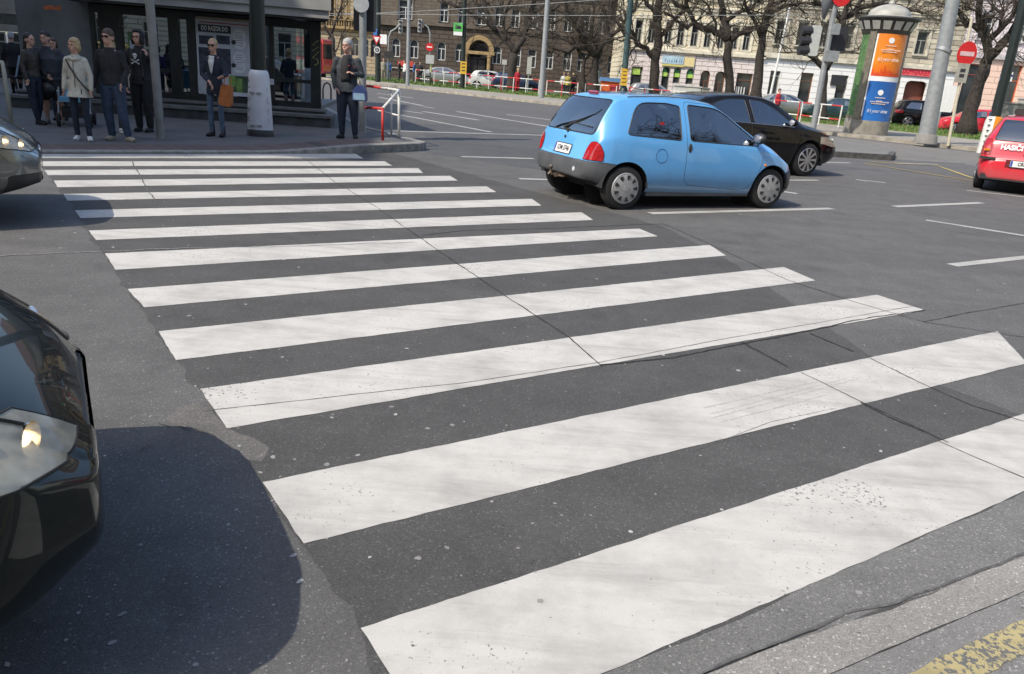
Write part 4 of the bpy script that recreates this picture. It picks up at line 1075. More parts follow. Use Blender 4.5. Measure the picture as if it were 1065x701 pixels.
def make_car(name, label, T, loc, heading, paint, group=None, hi=True, wheels='cap', bumper=None, windows=(), doors=(), rear_window=None, windshield=None,
             rear_lights=None, rl_poly=None, head_poly=None, bpoly=None, detail=None, glass=None, ridge=None, scale=1.0, cat='car', fbpoly=None, grilles=None):
    t = CT[T]; L = t['L']
    root = thing(name, loc, heading, label, cat, group)
    f = {k: gsm(t[k], t['sig']) for k in ('zt', 'zb', 'zs', 'w', 'wr', 'crown')}
    xc = L/2   # root sits under the middle of the car
    xs = list(np.arange(0.12, L-.12, .035 if hi else .11))
    ends = [0, .008, .02, .035, .055, .08, .10]
    xs = ends+xs+[L-e for e in reversed(ends)]
    for wd in (rear_window, windshield):
        pass
    lat = [i/12 for i in range(13)]; ng = 8; nr = 10 if hi else 6
    def half(x, k=1.0):
        zb, zs, zt, w_, wr, cr = f['zb'](x), f['zs'](x), f['zt'](x), f['w'](x), f['wr'](x), f['crown'](x)
        zs = min(zs, zt-.025); cr = min(cr, (zt-zs)*.75)
        P = [(0, zb, 0), (w_*.5, zb, 0), (w_*.88, zb, 0)]
        for q in lat:
            z = zb+.015+(zs-zb-.015)*q
            if q < .5: y = w_*(1-.085*((.5-q)/.5)**2.6)
            else: y = w_*(1-.035*((q-.5)/.5)**2.2)
            P.append((y, z, 1))
        y0 = w_*.965; zr = zt-cr
        for j in range(1, ng+1):
            s = j/ng; P.append((y0+(wr-y0)*(s**1.12), zs+(zr-zs)*(s**.96), 1))
        for j in range(1, nr+1):
            a = math.pi/2*j/nr; ex = .72
            P.append((wr*(math.cos(a)**ex if j < nr else 0.0), zr+cr*math.sin(a)**1.1, 2))
        return P
    bm = B(); zl = bm.faces.layers.int.new('zone')
    rows = []
    def mkrow(x, P, sc=1.0, cz=0):
        Lh = [bm.verts.new((x-xc, p[0]*sc, cz+(p[1]-cz)*sc)) for p in P]
        Rh = [Lh[0]]+[bm.verts.new((x-xc, -p[0]*sc, cz+(p[1]-cz)*sc)) for p in P[1:-1]]+[Lh[-1]]
        return Lh, Rh
    Ps = [half(x) for x in xs]
    zone = [p[2] for p in Ps[0]]
    for x, P in zip(xs, Ps): rows.append(mkrow(x, P))
    m0 = (f['zb'](0)+f['zt'](0))/2; m1 = (f['zb'](L)+f['zt'](L))/2
    pre = [mkrow(-.022, Ps[0], .80, m0), mkrow(-.014, Ps[0], .93, m0)]
    post_ = [mkrow(L+.014, Ps[-1], .93, m1), mkrow(L+.022, Ps[-1], .80, m1)]
    allr = pre+rows+post_; NP = len(Ps[0])
    for ri, (a, b) in enumerate(zip(allr, allr[1:])):
        capz = 3 if ri < 2 else (4 if ri >= len(allr)-3 else None)
        for side in (0, 1):
            for j in range(NP-1):
                q = (a[side][j], b[side][j], b[side][j+1], a[side][j+1])
                q = tuple(dict.fromkeys(q))
                if len(q) < 3: continue
                if side == 0: q = tuple(reversed(q))
                try: fc = bm.faces.new(q)
                except ValueError: continue
                fc[zl] = capz if capz is not None else zone[min(j+1, NP-1)]
                fc.material_index = 1 if (zone[min(j+1, NP-1)] == 0) else 0
    for row, z, flip in ((allr[0], 3, 0), (allr[-1], 4, 1)):
        lp = row[0]+list(reversed(row[1][1:-1]))
        fc = bm.faces.new(lp); fc[zl] = z
    bm.normal_update()
    bmesh.ops.recalc_face_normals(bm, faces=bm.faces[:])
    isf = lambda s: (lambda fc: fc[zl] == 1 and fc.calc_center_median().y*s > 0)
    X = lambda poly: [(p[0]-xc, p[1]) for p in poly]
    glass = glass or M_glass
    # wheel arches
    for wx in t['wb']:
        pol = [(wx+t['cut']*math.cos(math.pi*i/18), t['R']+t['cut']*math.sin(math.pi*i/18)) for i in range(19)]+[(wx-t['cut'], -1), (wx+t['cut'], -1)]
        for s in (1, -1):
            cut_poly(bm, X(pol), (0, 2), isf(s)); nb, vn = extract(bm, X(pol), (0, 2), isf(s)); nb.free()
            ex = [fc for fc in bm.faces if fc[zl] == 0 and abs(fc.calc_center_median().x-(wx-xc)) < t['cut']+.02 and abs(fc.calc_center_median().y) > .3]
            bmesh.ops.delete(bm, geom=ex, context='FACES')
    # bumpers
    for bp, nm in ((bpoly, 'rear_bumper'), (fbpoly, 'front_bumper')):
        if bp:
            al = lambda fc: fc[zl] != 0
            cut_poly(bm, X(bp), (0, 2), al); nb, vn = extract(bm, X(bp), (0, 2), al)
            offset(nb, vn, .012 if bumper else .0)
            rim_tubes(nb, vn, .004, 1, .002)
            link(nm, nb, [bumper or paint, M_black], root, smooth=True, angle=45)
    # side windows
    body_children = []
    dmap = {}
    for s in (1, -1):
        wins = []
        for wi, poly in enumerate(windows):
            pl = X(poly); cut_poly(bm, pl, (0, 2), isf(s)); nb, vn = extract(bm, pl, (0, 2), isf(s))
            offset(nb, vn, -.004); rim_tubes(nb, vn, .009, 1, -.002)
            wins.append((poly, link('side_window', nb, [glass, M_plast], root, smooth=True, angle=60)))
        for poly in doors:
            pl = X(poly); cut_poly(bm, pl, (0, 2), isf(s)); nb, vn = extract(bm, pl, (0, 2), isf(s))
            rim_tubes(nb, vn, .0035, 1, .001)
            d = link('door', nb, [paint, M_black], root, smooth=True, angle=40)
            for wp, wo in wins:
                cx_, cz_ = sum(p[0] for p in wp)/len(wp), sum(p[1] for p in wp)/len(wp)
                if inpoly(cx_, cz_, poly): wo.parent = d
            # handle
            dmap[(s, doors.index(poly))] = d
    rf = lambda fc: fc[zl] == 2 and fc.calc_center_median().x < -xc*.35 and fc.normal.x < -.15
    ff = lambda fc: fc[zl] == 2 and fc.calc_center_median().x > 0 and fc.normal.z > .15
    if rear_window:
        cut_poly(bm, rear_window, (1, 2), rf); nb, vn = extract(bm, rear_window, (1, 2), rf)
        offset(nb, vn, -.002); rim_tubes(nb, vn, .010, 1, -.001); link('rear_window', nb, [glass, M_plast], root, smooth=True, angle=60)
    if windshield:
        pl = X(windshield)
        cut_poly(bm, pl, (0, 1), ff); nb, vn = extract(bm, pl, (0, 1), ff)
        offset(nb, vn, -.002); rim_tubes(nb, vn, .010, 1, -.001); link('windshield', nb, [glass, M_plast], root, smooth=True, angle=60)
    rlf = lambda fc: fc.calc_center_median().x < -xc+.55 and fc[zl] != 0
    if rl_poly:
        for s in (1, -1):
            pl = [(p[0]*s, p[1]) for p in rl_poly]; fl = lambda fc, s=s: rlf(fc) and fc.calc_center_median().y*s > 0 and fc.normal.x < -.05
            cut_poly(bm, pl, (1, 2), fl); nb, vn = extract(bm, pl, (1, 2), fl); offset(nb, vn, .008); rim_tubes(nb, vn, .005, 1, .003)
            tl = link('tail_light', nb, [M_redlens, M_black], root, smooth=True, angle=60)
    if head_poly:
        for s in (1, -1):
            pl = [(p[0]*s, p[1]) for p in head_poly]; fl = lambda fc, s=s: fc[zl] != 0 and fc.calc_center_median().x > xc-.75 and fc.calc_center_median().y*s > 0 and fc.normal.x > .04
            cut_poly(bm, pl, (1, 2), fl); nb, vn = extract(bm, pl, (1, 2), fl); offset(nb, vn, .004); rim_tubes(nb, vn, .005, 1, .002)
            hl = link('headlight', nb, [M_lens if T == 'sedan' else M_headl, M_black], root, smooth=True, angle=60)
            if T == 'sedan':
                nb2 = B(); vm2 = {}
                me_ = hl.data; inr = [p for p in me_.polygons if p.material_index == 0]
                for p in inr:
                    vs2 = []
                    for vi in p.vertices:
                        if vi not in vm2: vm2[vi] = nb2.verts.new(me_.vertices[vi].co-me_.vertices[vi].normal*.045)
                        vs2.append(vm2[vi])
                    nb2.faces.new(vs2)
                link('reflector', nb2, M_refl, hl, smooth=True)
                for (yy_, zz_, rr_) in ((.46, .655, .042), (.60, .675, .046), (.74, .705, .036)):
                    best = min((v.co for v in me_.vertices), key=lambda c: (abs(c.y)-yy_)**2+(c.z-zz_)**2)
                    Ml = Matrix.Translation(best-Vector((.07, s*.02, 0))) @ Matrix.Rotation(s*R(25), 4, 'Z') @ Matrix.Rotation(R(90), 4, 'Y'); q2 = B()
                    lathe(q2, [(.012, -.01), (rr_*.6, .0), (rr_*.9, .02), (rr_, .042)], 20, Ml, capb=True, capt=False); link('lamp_bowl', q2, M_chrome2, hl, smooth=True)
                    q2 = B(); ellipsoid(q2, Ml @ Vector((0, 0, .022)), (.018, .018, .018), 10, 8); link('bulb', q2, M_bulb, hl, smooth=True)
    for gp in (grilles or []):
        fl = lambda fc: fc[zl] != 0 and fc.calc_center_median().x > xc-.6 and fc.normal.x > .1
        cut_poly(bm, gp[1], (1, 2), fl); nb, vn = extract(bm, gp[1], (1, 2), fl); offset(nb, vn, gp[3]); rim_tubes(nb, vn, gp[4], 1, 0)
        link(gp[0], nb, [gp[2], gp[5]], root, smooth=True, angle=50)
    if detail: detail(root, bm, f, xc, zl)
    body = link('body', bm, [paint, M_black], root, smooth=True, angle=40)
    # arch lips / liners, underbody
    bm = B()
    for wx in t['wb']:
        for s in (1, -1):
            yo = f['w'](wx)*.985; rr = t['cut']; seg = 14; pr = None
            for i in range(seg+1):
                a = math.pi*i/seg; c_, s_ = math.cos(a), math.sin(a)
                r_ = [bm.verts.new((wx-xc+(rr+.005)*c_, s*yo, t['R']+(rr+.005)*s_)), bm.verts.new((wx-xc+(rr+.005)*c_, s*(yo-.42), t['R']+(rr+.005)*s_))]
                if pr: bm.faces.new((pr[0], r_[0], r_[1], pr[1]))
                pr = r_
            bmesh.ops.create_circle(bm, cap_ends=True, segments=20, radius=rr+.01, matrix=Matrix.Translation((wx-xc, s*(yo-.42), t['R'])) @ Matrix.Rotation(R(90), 4, 'X'))
    box(bm, -xc+.35, xc-.35, -.62, .62, .19, .34)
    link('underbody', bm, M_dark, root)
    wt = .17 if T in ('city', 'hatch') else .2
    for wx in t['wb']:
        for s in (1, -1): wheel(root, wx-xc, s*(f['w'](wx)-wt/2-.012), t['R'], wt, wheels, s, hi)
    # interior
    bm = B(); zf_ = .34
    for sx_ in (t['wb'][0]+.35, t['wb'][0]+1.15):
        for sy_ in (-.36, .36):
            top_ = f['zt'](sx_)
            Mx = Matrix.Translation((sx_-xc, sy_, 0))
            box(bm, -.05, .45, -.24, .24, zf_, zf_+.2, 0, Mx)
            extrude_poly(bm, rrect(-.23, .23, zf_+.15, top_-.42, .07), Mx @ Matrix.Rotation(R(90), 4, 'Z') @ Matrix(((1, 0, 0, 0), (0, 0, -1, 0), (0, 1, 0, 0), (0, 0, 0, 1))), -.02, .12)
            extrude_poly(bm, rrect(-.125, .125, top_-.40, top_-.19, .06), Mx @ Matrix.Rotation(R(90), 4, 'Z') @ Matrix(((1, 0, 0, 0), (0, 0, -1, 0), (0, 1, 0, 0), (0, 0, 0, 1))), .0, .10)
            tube(bm, [Vector((sx_-xc-.03, sy_, top_-.45)), Vector((sx_-xc-.03, sy_, top_-.36))], .03, 6)
    link('seats', bm, pm('seat_fabric', (.035, .037, .042), .9, var=.3, scale=8), root)
    bm = B(); dx = t['wb'][1]-.62-xc; box(bm, dx-.1, dx+.35, -.66, .66, .6, f['zs'](dx+xc)+.0)
    tube(bm, [Vector((dx-.22, .36+.18*math.cos(a), f['zs'](dx+xc)-.02+.17*math.sin(a))) for a in [2*math.pi*i/16 for i in range(17)]], .013, 6)
    link('dashboard', bm, M_dark, root)
    return root, f, xc, dmap
def side_y(f, x, z, t=None):
    """half width of the body at station x (from the rear), height z"""
    zb, zs, zt, w_, wr, cr = [f[k](x) for k in ('zb', 'zs', 'zt', 'w', 'wr', 'crown')]
    if z <= zs:
        q = (z-zb-.015)/(zs-zb-.015); return w_*(1-.085*max(0, (.5-q)/.5)**2.6) if q < .5 else w_*(1-.035*((q-.5)/.5)**2.2)
    s = min(1, (z-zs)/max(.01, zt-cr-zs)); return w_*.965+(wr-w_*.965)*s
def plate(parent, M, body, w_=.5, h_=.11, ts=.088, sx=.86):
    bm = B(); extrude_poly(bm, rrect(-w_/2-.012, w_/2+.012, -h_/2-.012, h_/2+.012, .012, 2), M, 0, .008, 1); extrude_poly(bm, rrect(-w_/2, w_/2, -h_/2, h_/2, .01, 2), M, .008, .012, 0)
    extrude_poly(bm, [(-w_/2+.004, -h_/2+.004), (-w_/2+.04, -h_/2+.004), (-w_/2+.04, h_/2-.004), (-w_/2+.004, h_/2-.004)], M, .012, .0125, 2)
    p = link('number_plate', bm, [M_white, M_plast, pm('plate_blue', (.03, .07, .35), .5)], parent)
    text(body, M @ Matrix.Translation((.018, 0, .0135)), ts, M_ink, p, sx=sx, bold=.0035)
    return p
def FR(x, z, tilt=0.0):   # plane facing -x (rear), local x -> -y world (reads left to right from behind), local y up
    return Matrix.Translation((x, 0, z)) @ Matrix(((0, 0, -1, 0), (-1, 0, 0, 0), (0, 1, 0, 0), (0, 0, 0, 1))) @ Matrix.Rotation(tilt, 4, 'X')
def mirror(parent, x, y, z, s, mat, sz=1.0):
    bm = B(); ellipsoid(bm, (x+.01, y+s*.10*sz, z+.02), (.055*sz, .10*sz, .072*sz), 14, 8); tube(bm, [Vector((x-.02, y-s*.02, z-.03)), Vector((x, y+s*.05, z-.02))], .022, 6)
    o = link('mirror', bm, mat, parent, smooth=True)
    bm = B(); ellipsoid(bm, (x-.043*sz, y+s*.105*sz, z+.02), (.006, .08*sz, .055*sz), 12, 6); link('mirror_glass', bm, M_chrome, o, smooth=True)
def handle(parent, x, y, z, s, mat):
    bm = B(); extrude_poly(bm, rrect(x-.075, x+.075, z-.018, z+.018, .016, 3), VM, -y-.012 if s > 0 else -y-.03, -y+.03 if s > 0 else -y+.012); link('door_handle', bm, mat, parent)

# ---- blue city car
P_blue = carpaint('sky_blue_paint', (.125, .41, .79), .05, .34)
a_, b_ = U(645, 217), U(790, 216)
hd = math.atan2(b_.y-a_.y, b_.x-a_.x)
fx = Vector((math.cos(hd), math.sin(hd), 0)); ly = Vector((-math.sin(hd), math.cos(hd), 0))
mid = (a_+b_)/2
tc_ = CT['city']; wmid = (tc_['wb'][0]+tc_['wb'][1])/2-tc_['L']/2
ctr = mid-fx*wmid+ly*(.80-.10)
def det_blue(root, bm, f, xc, zl): pass
pw1 = rpoly([(.47, .93), (1.28, .885), (1.30, 1.30), (1.10, 1.325), (.66, 1.315)], [.06, .04, .04, .06, .16])
pw2 = rpoly([(1.42, .885), (2.56, .845), (2.60, .88), (2.03, 1.235), (1.85, 1.30), (1.42, 1.325)], [.05, .04, .05, .12, .10, .05])
pdoor = rpoly([(1.36, .33), (2.36, .25), (2.50, .33), (2.62, .56), (2.66, .86), (2.04, 1.27), (1.84, 1.335), (1.37, 1.36)], [.14, .06, .06, .06, .06, .1, .08, .05])
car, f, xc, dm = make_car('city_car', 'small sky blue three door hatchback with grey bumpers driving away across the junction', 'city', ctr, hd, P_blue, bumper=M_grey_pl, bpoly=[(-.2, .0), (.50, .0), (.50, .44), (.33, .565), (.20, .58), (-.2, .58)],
    fbpoly=[(3.08, 0), (3.6, 0), (3.6, .60), (3.30, .52), (3.16, .50)],
    windows=(pw1, pw2), doors=(pdoor,), rear_window=rpoly([(-.60, .90), (.60, .90), (.52, 1.325), (-.52, 1.325)], .07), windshield=rpoly([(1.90, -.50), (2.60, -.64), (2.60, .64), (1.90, .50)], .05),
    rl_poly=rpoly([(.545, .60), (.76, .60), (.76, .71), (.715, .82), (.60, .82), (.55, .72)], [.01, .01, .05, .07, .06, .05]), head_poly=[(.30, .52), (.62, .50), (.60, .66), (.40, .66)], wheels='cap')
plate(car, FR(-xc+.030, .672, R(-18)), '1DM 5746', .40, .115, .09, .78)
bm = B(); extrude_poly(bm, rrect(-.235, .235, -.085, .085, .02), FR(-xc+.042, .672, R(-18)), -.01, .0085); link('plate_recess', bm, pm('plate_recess_blue', (.05, .16, .36), .4), car)
bm = B(); z_ = 1.39; extrude_poly(bm, rrect(-.11, .11, -.018, .018, .012), FR(-xc+.40, 1.385, R(-62)), -.01, .02); link('brake_light', bm, M_redlens, car)
bm = B(); tube(bm, [Vector((-xc+.10, .03, .90)), Vector((-xc+.08, .10, .93)), Vector((-xc+.155, -.12, 1.04)), Vector((-xc+.215, -.38, 1.13))], [.022, .018, .010, .006], 6)
tube(bm, [Vector((-xc+.13, -.02, 1.0)), Vector((-xc+.125, -.5, .985))], .007, 5); lathe(bm, [(.028, 0), (.024, .03)], 10, FR(-xc+.098, .895, R(-20))); link('rear_wiper', bm, M_plast, car)
bm = B(); lathe(bm, [(.018, 0), (.016, .012)], 10, FR(-xc+.062, .82, R(-20)) @ Matrix.Translation((-.02, 0, 0))); link('boot_lock', bm, M_plast, car)
bm = B(); box(bm, -xc-.06, -xc+.2, -.03, .03, .30, .35); tube(bm, [Vector((-xc-.03, 0, .33)), Vector((-xc-.10, 0, .33)), Vector((-xc-.12, 0, .40))], .014, 7); ellipsoid(bm, (-xc-.12, 0, .43), (.028, .028, .028), 10, 7)
box(bm, -xc-.03, -xc+.0, -.16, .10, .315, .335); tube(bm, [Vector((-xc-.02, .18, .34)), Vector((-xc-.06, .17, .30))], .02, 6); link('tow_hitch', bm, pm('rusty_metal', (.17, .13, .10), .6, .5, var=.4, scale=20), car)
text('TWINGO', FR(-xc+.035, .66, R(-10)) @ Matrix.Translation((-.42, .0, .0)), .035, M_ink, car, name='badge_lettering')
bm = B(); lathe(bm, [(.032, 0), (.028, .01)], 14, FR(-xc-.03, .46, 0) @ Matrix.Translation((.42, 0, 0))); link('reversing_lamp', bm, pm('clear_lens', (.5, .55, .6), .1, coat=1), car)
bm = B(); box(bm, -xc-.004, -xc+.02, -.60, .60, .50, .506); link('bumper_groove', bm, M_black, car)
car.scale = (1, 1, .972)
dR = dm[(-1, 0)]; dL = dm[(1, 0)]
for s, d in ((-1, dR), (1, dL)):
    y_ = s*side_y(f, 1.44, .80)
    Mh = Matrix.Translation((1.41-xc, y_, .79)); bm = B(); ellipsoid(bm, (0, 0, 0), (.028, .016, .065), 12, 8, M=Mh); link('door_handle', bm, M_plast, d, smooth=True)
    mirror(d, 2.50-xc, s*side_y(f, 2.5, .90), .93, s, M_plast, 1.0)
    yy = s*(side_y(f, 1.4, .22)+.0)
    bm = B(); box(bm, .86-xc, 2.52-xc, min(yy*.99, yy*.9), max(yy*.99, yy*.9), .17, .235); link('sill_trim', bm, M_grey_pl, car)
    bm = B(); q = s*side_y(f, 1.0, .70)
    tube(bm, [Vector((.98-xc+.085*math.cos(a), s*(side_y(f, 1.0, .69+.085*math.sin(a))+.001), .69+.085*math.sin(a))) for a in [2*math.pi*i/24 for i in range(25)]], .003, 4)
    if s < 0: link('fuel_flap', bm, pm('seam_blue', (.03, .10, .22), .5), car)
    else: bm.free()
    bm = B(); q = s*side_y(f, 2.60, .62); ellipsoid(bm, (2.70-xc, s*side_y(f, 2.7, .60), .60), (.025, .012, .018), 10, 6); link('side_repeater', bm, M_orlens, car, smooth=True)
    bm = B(); tube(bm, [Vector((x-xc, s*(side_y(f, x, f['zt'](x)-f['crown'](x))-.012), f['zt'](x)-f['crown'](x)*.45)) for x in np.arange(.55, 1.9, .1)], .006, 5); link('roof_gutter', bm, M_plast, car)
# driver silhouette is hidden; a small red sticker on the rear side window
bm = B(); yq = -side_y(f, .98, 1.06)-.006; extrude_poly(bm, [(1.0-xc+.035*math.cos(a)*(1+.25*math.sin(5*a)), 1.07+.03*math.sin(a)) for a in [2*math.pi*i/20 for i in range(20)]], VM, -yq-.002, -yq); link('red_sticker', bm, M_red, car)

# ---- black sedan beyond
P_blk = carpaint('black_paint', (.007, .007, .009), 0, .3, dust=.25)
sw_ = [rpoly([(1.02, .985), (1.75, .955), (1.75, 1.30), (1.55, 1.32), (1.3, 1.25)], [.05, .03, .03, .06, .1]), rpoly([(1.83, .952), (2.08, .945), (2.08, .946), (2.0, 1.34), (1.83, 1.32)], .03),]
sw_ = [rpoly([(1.05, .985), (2.14, .955), (2.10, 1.36), (1.72, 1.345), (1.42, 1.27)], [.04, .03, .03, .08, .12]), rpoly([(2.24, .952), (3.20, .93), (3.24, .95), (2.78, 1.24), (2.5, 1.345), (2.21, 1.36)], [.04, .03, .04, .1, .08, .04])]
sd_ = [rpoly([(1.30, .30), (2.16, .27), (2.18, .9), (2.15, 1.40), (1.70, 1.38), (1.40, 1.31), (1.30, 1.0), (1.42, .75)], .05), rpoly([(2.20, .27), (3.20, .27), (3.30, .60), (3.34, .93), (2.80, 1.29), (2.52, 1.39), (2.17, 1.40)], .05)]
cwp = U(833, 183)
hd2 = R(25); fx2 = Vector((math.cos(hd2), math.sin(hd2), 0)); ly2 = Vector((-math.sin(hd2), math.cos(hd2), 0))
ts_ = CT['sedan']; ctr2 = cwp-fx2*(ts_['wb'][1]-ts_['L']/2)+ly2*(.88-.1)
SED_W = dict(windshield=rpoly([(2.72, -.52), (3.50, -.68), (3.50, .68), (2.72, .52)], .06), rear_window=rpoly([(-.58, 1.09), (.58, 1.09), (.50, 1.36), (-.50, 1.36)], .05))
SED_H = [(.36, .60), (.56, .55), (.80, .57), (.872, .64), (.872, .77), (.62, .76), (.42, .71)]
def chrome_line(root, f, xc, x0, x1, zf_, mat=M_chrome, r=.007, s=-1, name='chrome_strip'):
    bm = B(); tube(bm, [Vector((x-xc, s*(side_y(f, x, zf_(x))+.004), zf_(x))) for x in np.linspace(x0, x1, 14)], r, 5); link(name, bm, mat, root)
car2, f2, xc2, dm2 = make_car('sedan', 'glossy black four door saloon just beyond the sky blue hatchback', 'sedan', ctr2, hd2, P_blk, windows=sw_, doors=sd_, wheels='alloy10', head_poly=SED_H,
    rl_poly=[(.45, .80), (.80, .76), (.80, .92), (.50, .93)], **SED_W)
for s in (-1, 1):
    chrome_line(car2, f2, xc2, 1.1, 3.2, lambda x: .995-.03*(x-1.05)/1.1-.012-.002*x, s=s)
    mirror(dm2[(s, 1)], 3.08-xc2, s*side_y(f2, 3.08, .95), .98, s, P_blk)
    for di, hx in ((0, 1.42), (1, 2.42)):
        y_ = s*side_y(f2, hx, .83); bm = B(); ellipsoid(bm, (hx-xc2+.02, y_, .83), (.085, .018, .018), 12, 6); link('door_handle', bm, P_blk, dm2[(s, di)], smooth=True)
bm = B(); tube(bm, [Vector((.95-xc2, 0, f2['zt'](1.5))), Vector((.80+.4-xc2, 0, 1.38))], .01, 5); bm.free()
# plates on fronts are omitted where the photo does not show them

# ---- red fire service estate, right edge
P_red = carpaint('fire_red_paint', (.66, .018, .035), .0, .3)
lr = U(1017, 195); hd3 = R(58); fx3 = Vector((math.cos(hd3), math.sin(hd3), 0)); ly3 = Vector((-math.sin(hd3), math.cos(hd3), 0))
th_ = CT['hatch']; ctr3 = lr-fx3*(th_['wb'][0]-th_['L']/2)-ly3*(.80-.09)
car3, f3, xc3, dm3 = make_car('fire_service_car', 'bright red fire service hatchback with white lettering and a light bar, at the right edge', 'hatch', ctr3, hd3, P_red, wheels='cap',
    windows=[rpoly([(.62, 1.0), (1.5, .96), (1.5, 1.34), (.85, 1.34)], .05), rpoly([(1.6, .955), (2.6, .93), (2.2, 1.26), (1.6, 1.34)], .05)],
    doors=[rpoly([(1.0, .3), (1.53, .28), (1.55, 1.38), (.9, 1.38), (.95, .8)], .05), rpoly([(1.57, .28), (2.6, .28), (2.72, .95), (2.25, 1.3), (1.58, 1.39)], .05)],
    rear_window=rpoly([(-.62, .965), (.62, .965), (.54, 1.345), (-.54, 1.345)], .05), windshield=rpoly([(2.3, -.5), (2.95, -.62), (2.95, .62), (2.3, .5)], .05),
    rl_poly=[(.62, .69), (.77, .69), (.78, .86), (.74, .98), (.65, .98), (.62, .88)], head_poly=[(.40, .58), (.68, .58), (.66, .74), (.42, .72)], bpoly=[(-.2, 0), (.34, 0), (.33, .40), (.2, .655), (-.2, .655)])
FR3 = lambda x, z, t_: FR(-xc3+x, z, t_)
M_wl = pm('white_vinyl_letters', (.8, .8, .8), .5)
text('HASIČI', FR3(.036, .845, R(-14)) @ Matrix.Translation((-.30, 0, .012)), .125, M_wl, car3, name='tailgate_lettering', bold=.005, sx=.95)
bm = B(); Me = FR3(.04, .86, R(-14)) @ Matrix.Translation((.06, .01, 0)); extrude_poly(bm, rpoly([(-.05, .07), (.05, .07), (.05, -.02), (0, -.08), (-.05, -.02)], .02), Me, .01, .016, 0); extrude_poly(bm, [(-.03, .03), (.03, .05), (.02, -.03), (-.02, -.02)], Me, .016, .018, 1); extrude_poly(bm, [(.05, .0), (.10, .06), (.09, -.03)], Me, .008, .014, 0)
link('crest', bm, [M_wl, pm('grey_blue_vinyl', (.2, .25, .35), .5)], car3)
bm = B(); extrude_poly(bm, circ(.27, 0, .045, 16), FR3(.036, .845, R(-14)), .010, .014); link('white_disc_emblem', bm, M_wl, car3)
bm = B(); extrude_poly(bm, rrect(-.09, .09, -.012, .012, .01), FR3(.024, .735, R(-8)), .0, .02); link('boot_handle', bm, M_plast, car3)
bm = B(); box(bm, -xc3-.035, -xc3+.0, -.34, .34, .50, .63); link('plate_recess', bm, pm('dark_red', (.16, .01, .015), .5), car3)
plate(car3, FR3(-.037, .565, 0), 'CRI 50-51', .52, .11, .088, .86)
for s in (-1, 1):
    bm = B(); box(bm, -xc3-.035, -xc3+.02, s*.68-.16, s*.68+.10, .605, .65) if s > 0 else box(bm, -xc3-.035, -xc3+.02, s*.68-.10, s*.68+.16, .605, .65); link('bumper_strip', bm, M_plast, car3)
    bm = B(); box(bm, -xc3+.005, -xc3+.03, s*.70-.05, s*.70+.05, .76, .80); 
    link('indicator', bm, M_orlens, car3)
bm = B(); box(bm, -xc3-.005, -xc3+.3, -.7, .7, .24, .34); link('bumper_lower', bm, M_plast, car3)
bm = B(); extrude_poly(bm, rrect(-.45, .45, -.06, .06, .05), Matrix.Translation((-xc3+1.3, 0, 1.50)) @ Matrix(((0, 0, 1, 0), (1, 0, 0, 0), (0, 1, 0, 0), (0, 0, 0, 1))), -.1, .1); link('light_bar', bm, M_plast, car3)
bm = B(); tube(bm, [Vector((-xc3+.16, 0, 1.06)), Vector((-xc3+.2, -.25, 1.12)), Vector((-xc3+.22, -.45, 1.13))], .01, 5); link('rear_wiper', bm, M_plast, car3)

# ---- left edge cars: only their noses are in the frame
P_gre = carpaint('silver_grey_paint', (.14, .155, .16), .75, .3)
P_grn = carpaint('black_green_paint', (.006, .011, .011), .1, .22, dust=.3)
def front_detail(root, f, xc, T, paint, rings=False, shield=False):
    L = CT[T]['L']; FM = lambda x, y, z, tilt=0: Matrix.Translation((x, y, z)) @ Matrix(((0, 0, 1, 0), (1, 0, 0, 0), (0, 1, 0, 0), (0, 0, 0, 1))) @ Matrix.Rotation(tilt, 4, 'X')
    return FM
GH = dict(windows=sw_, doors=sd_, wheels='alloy5', **SED_W)
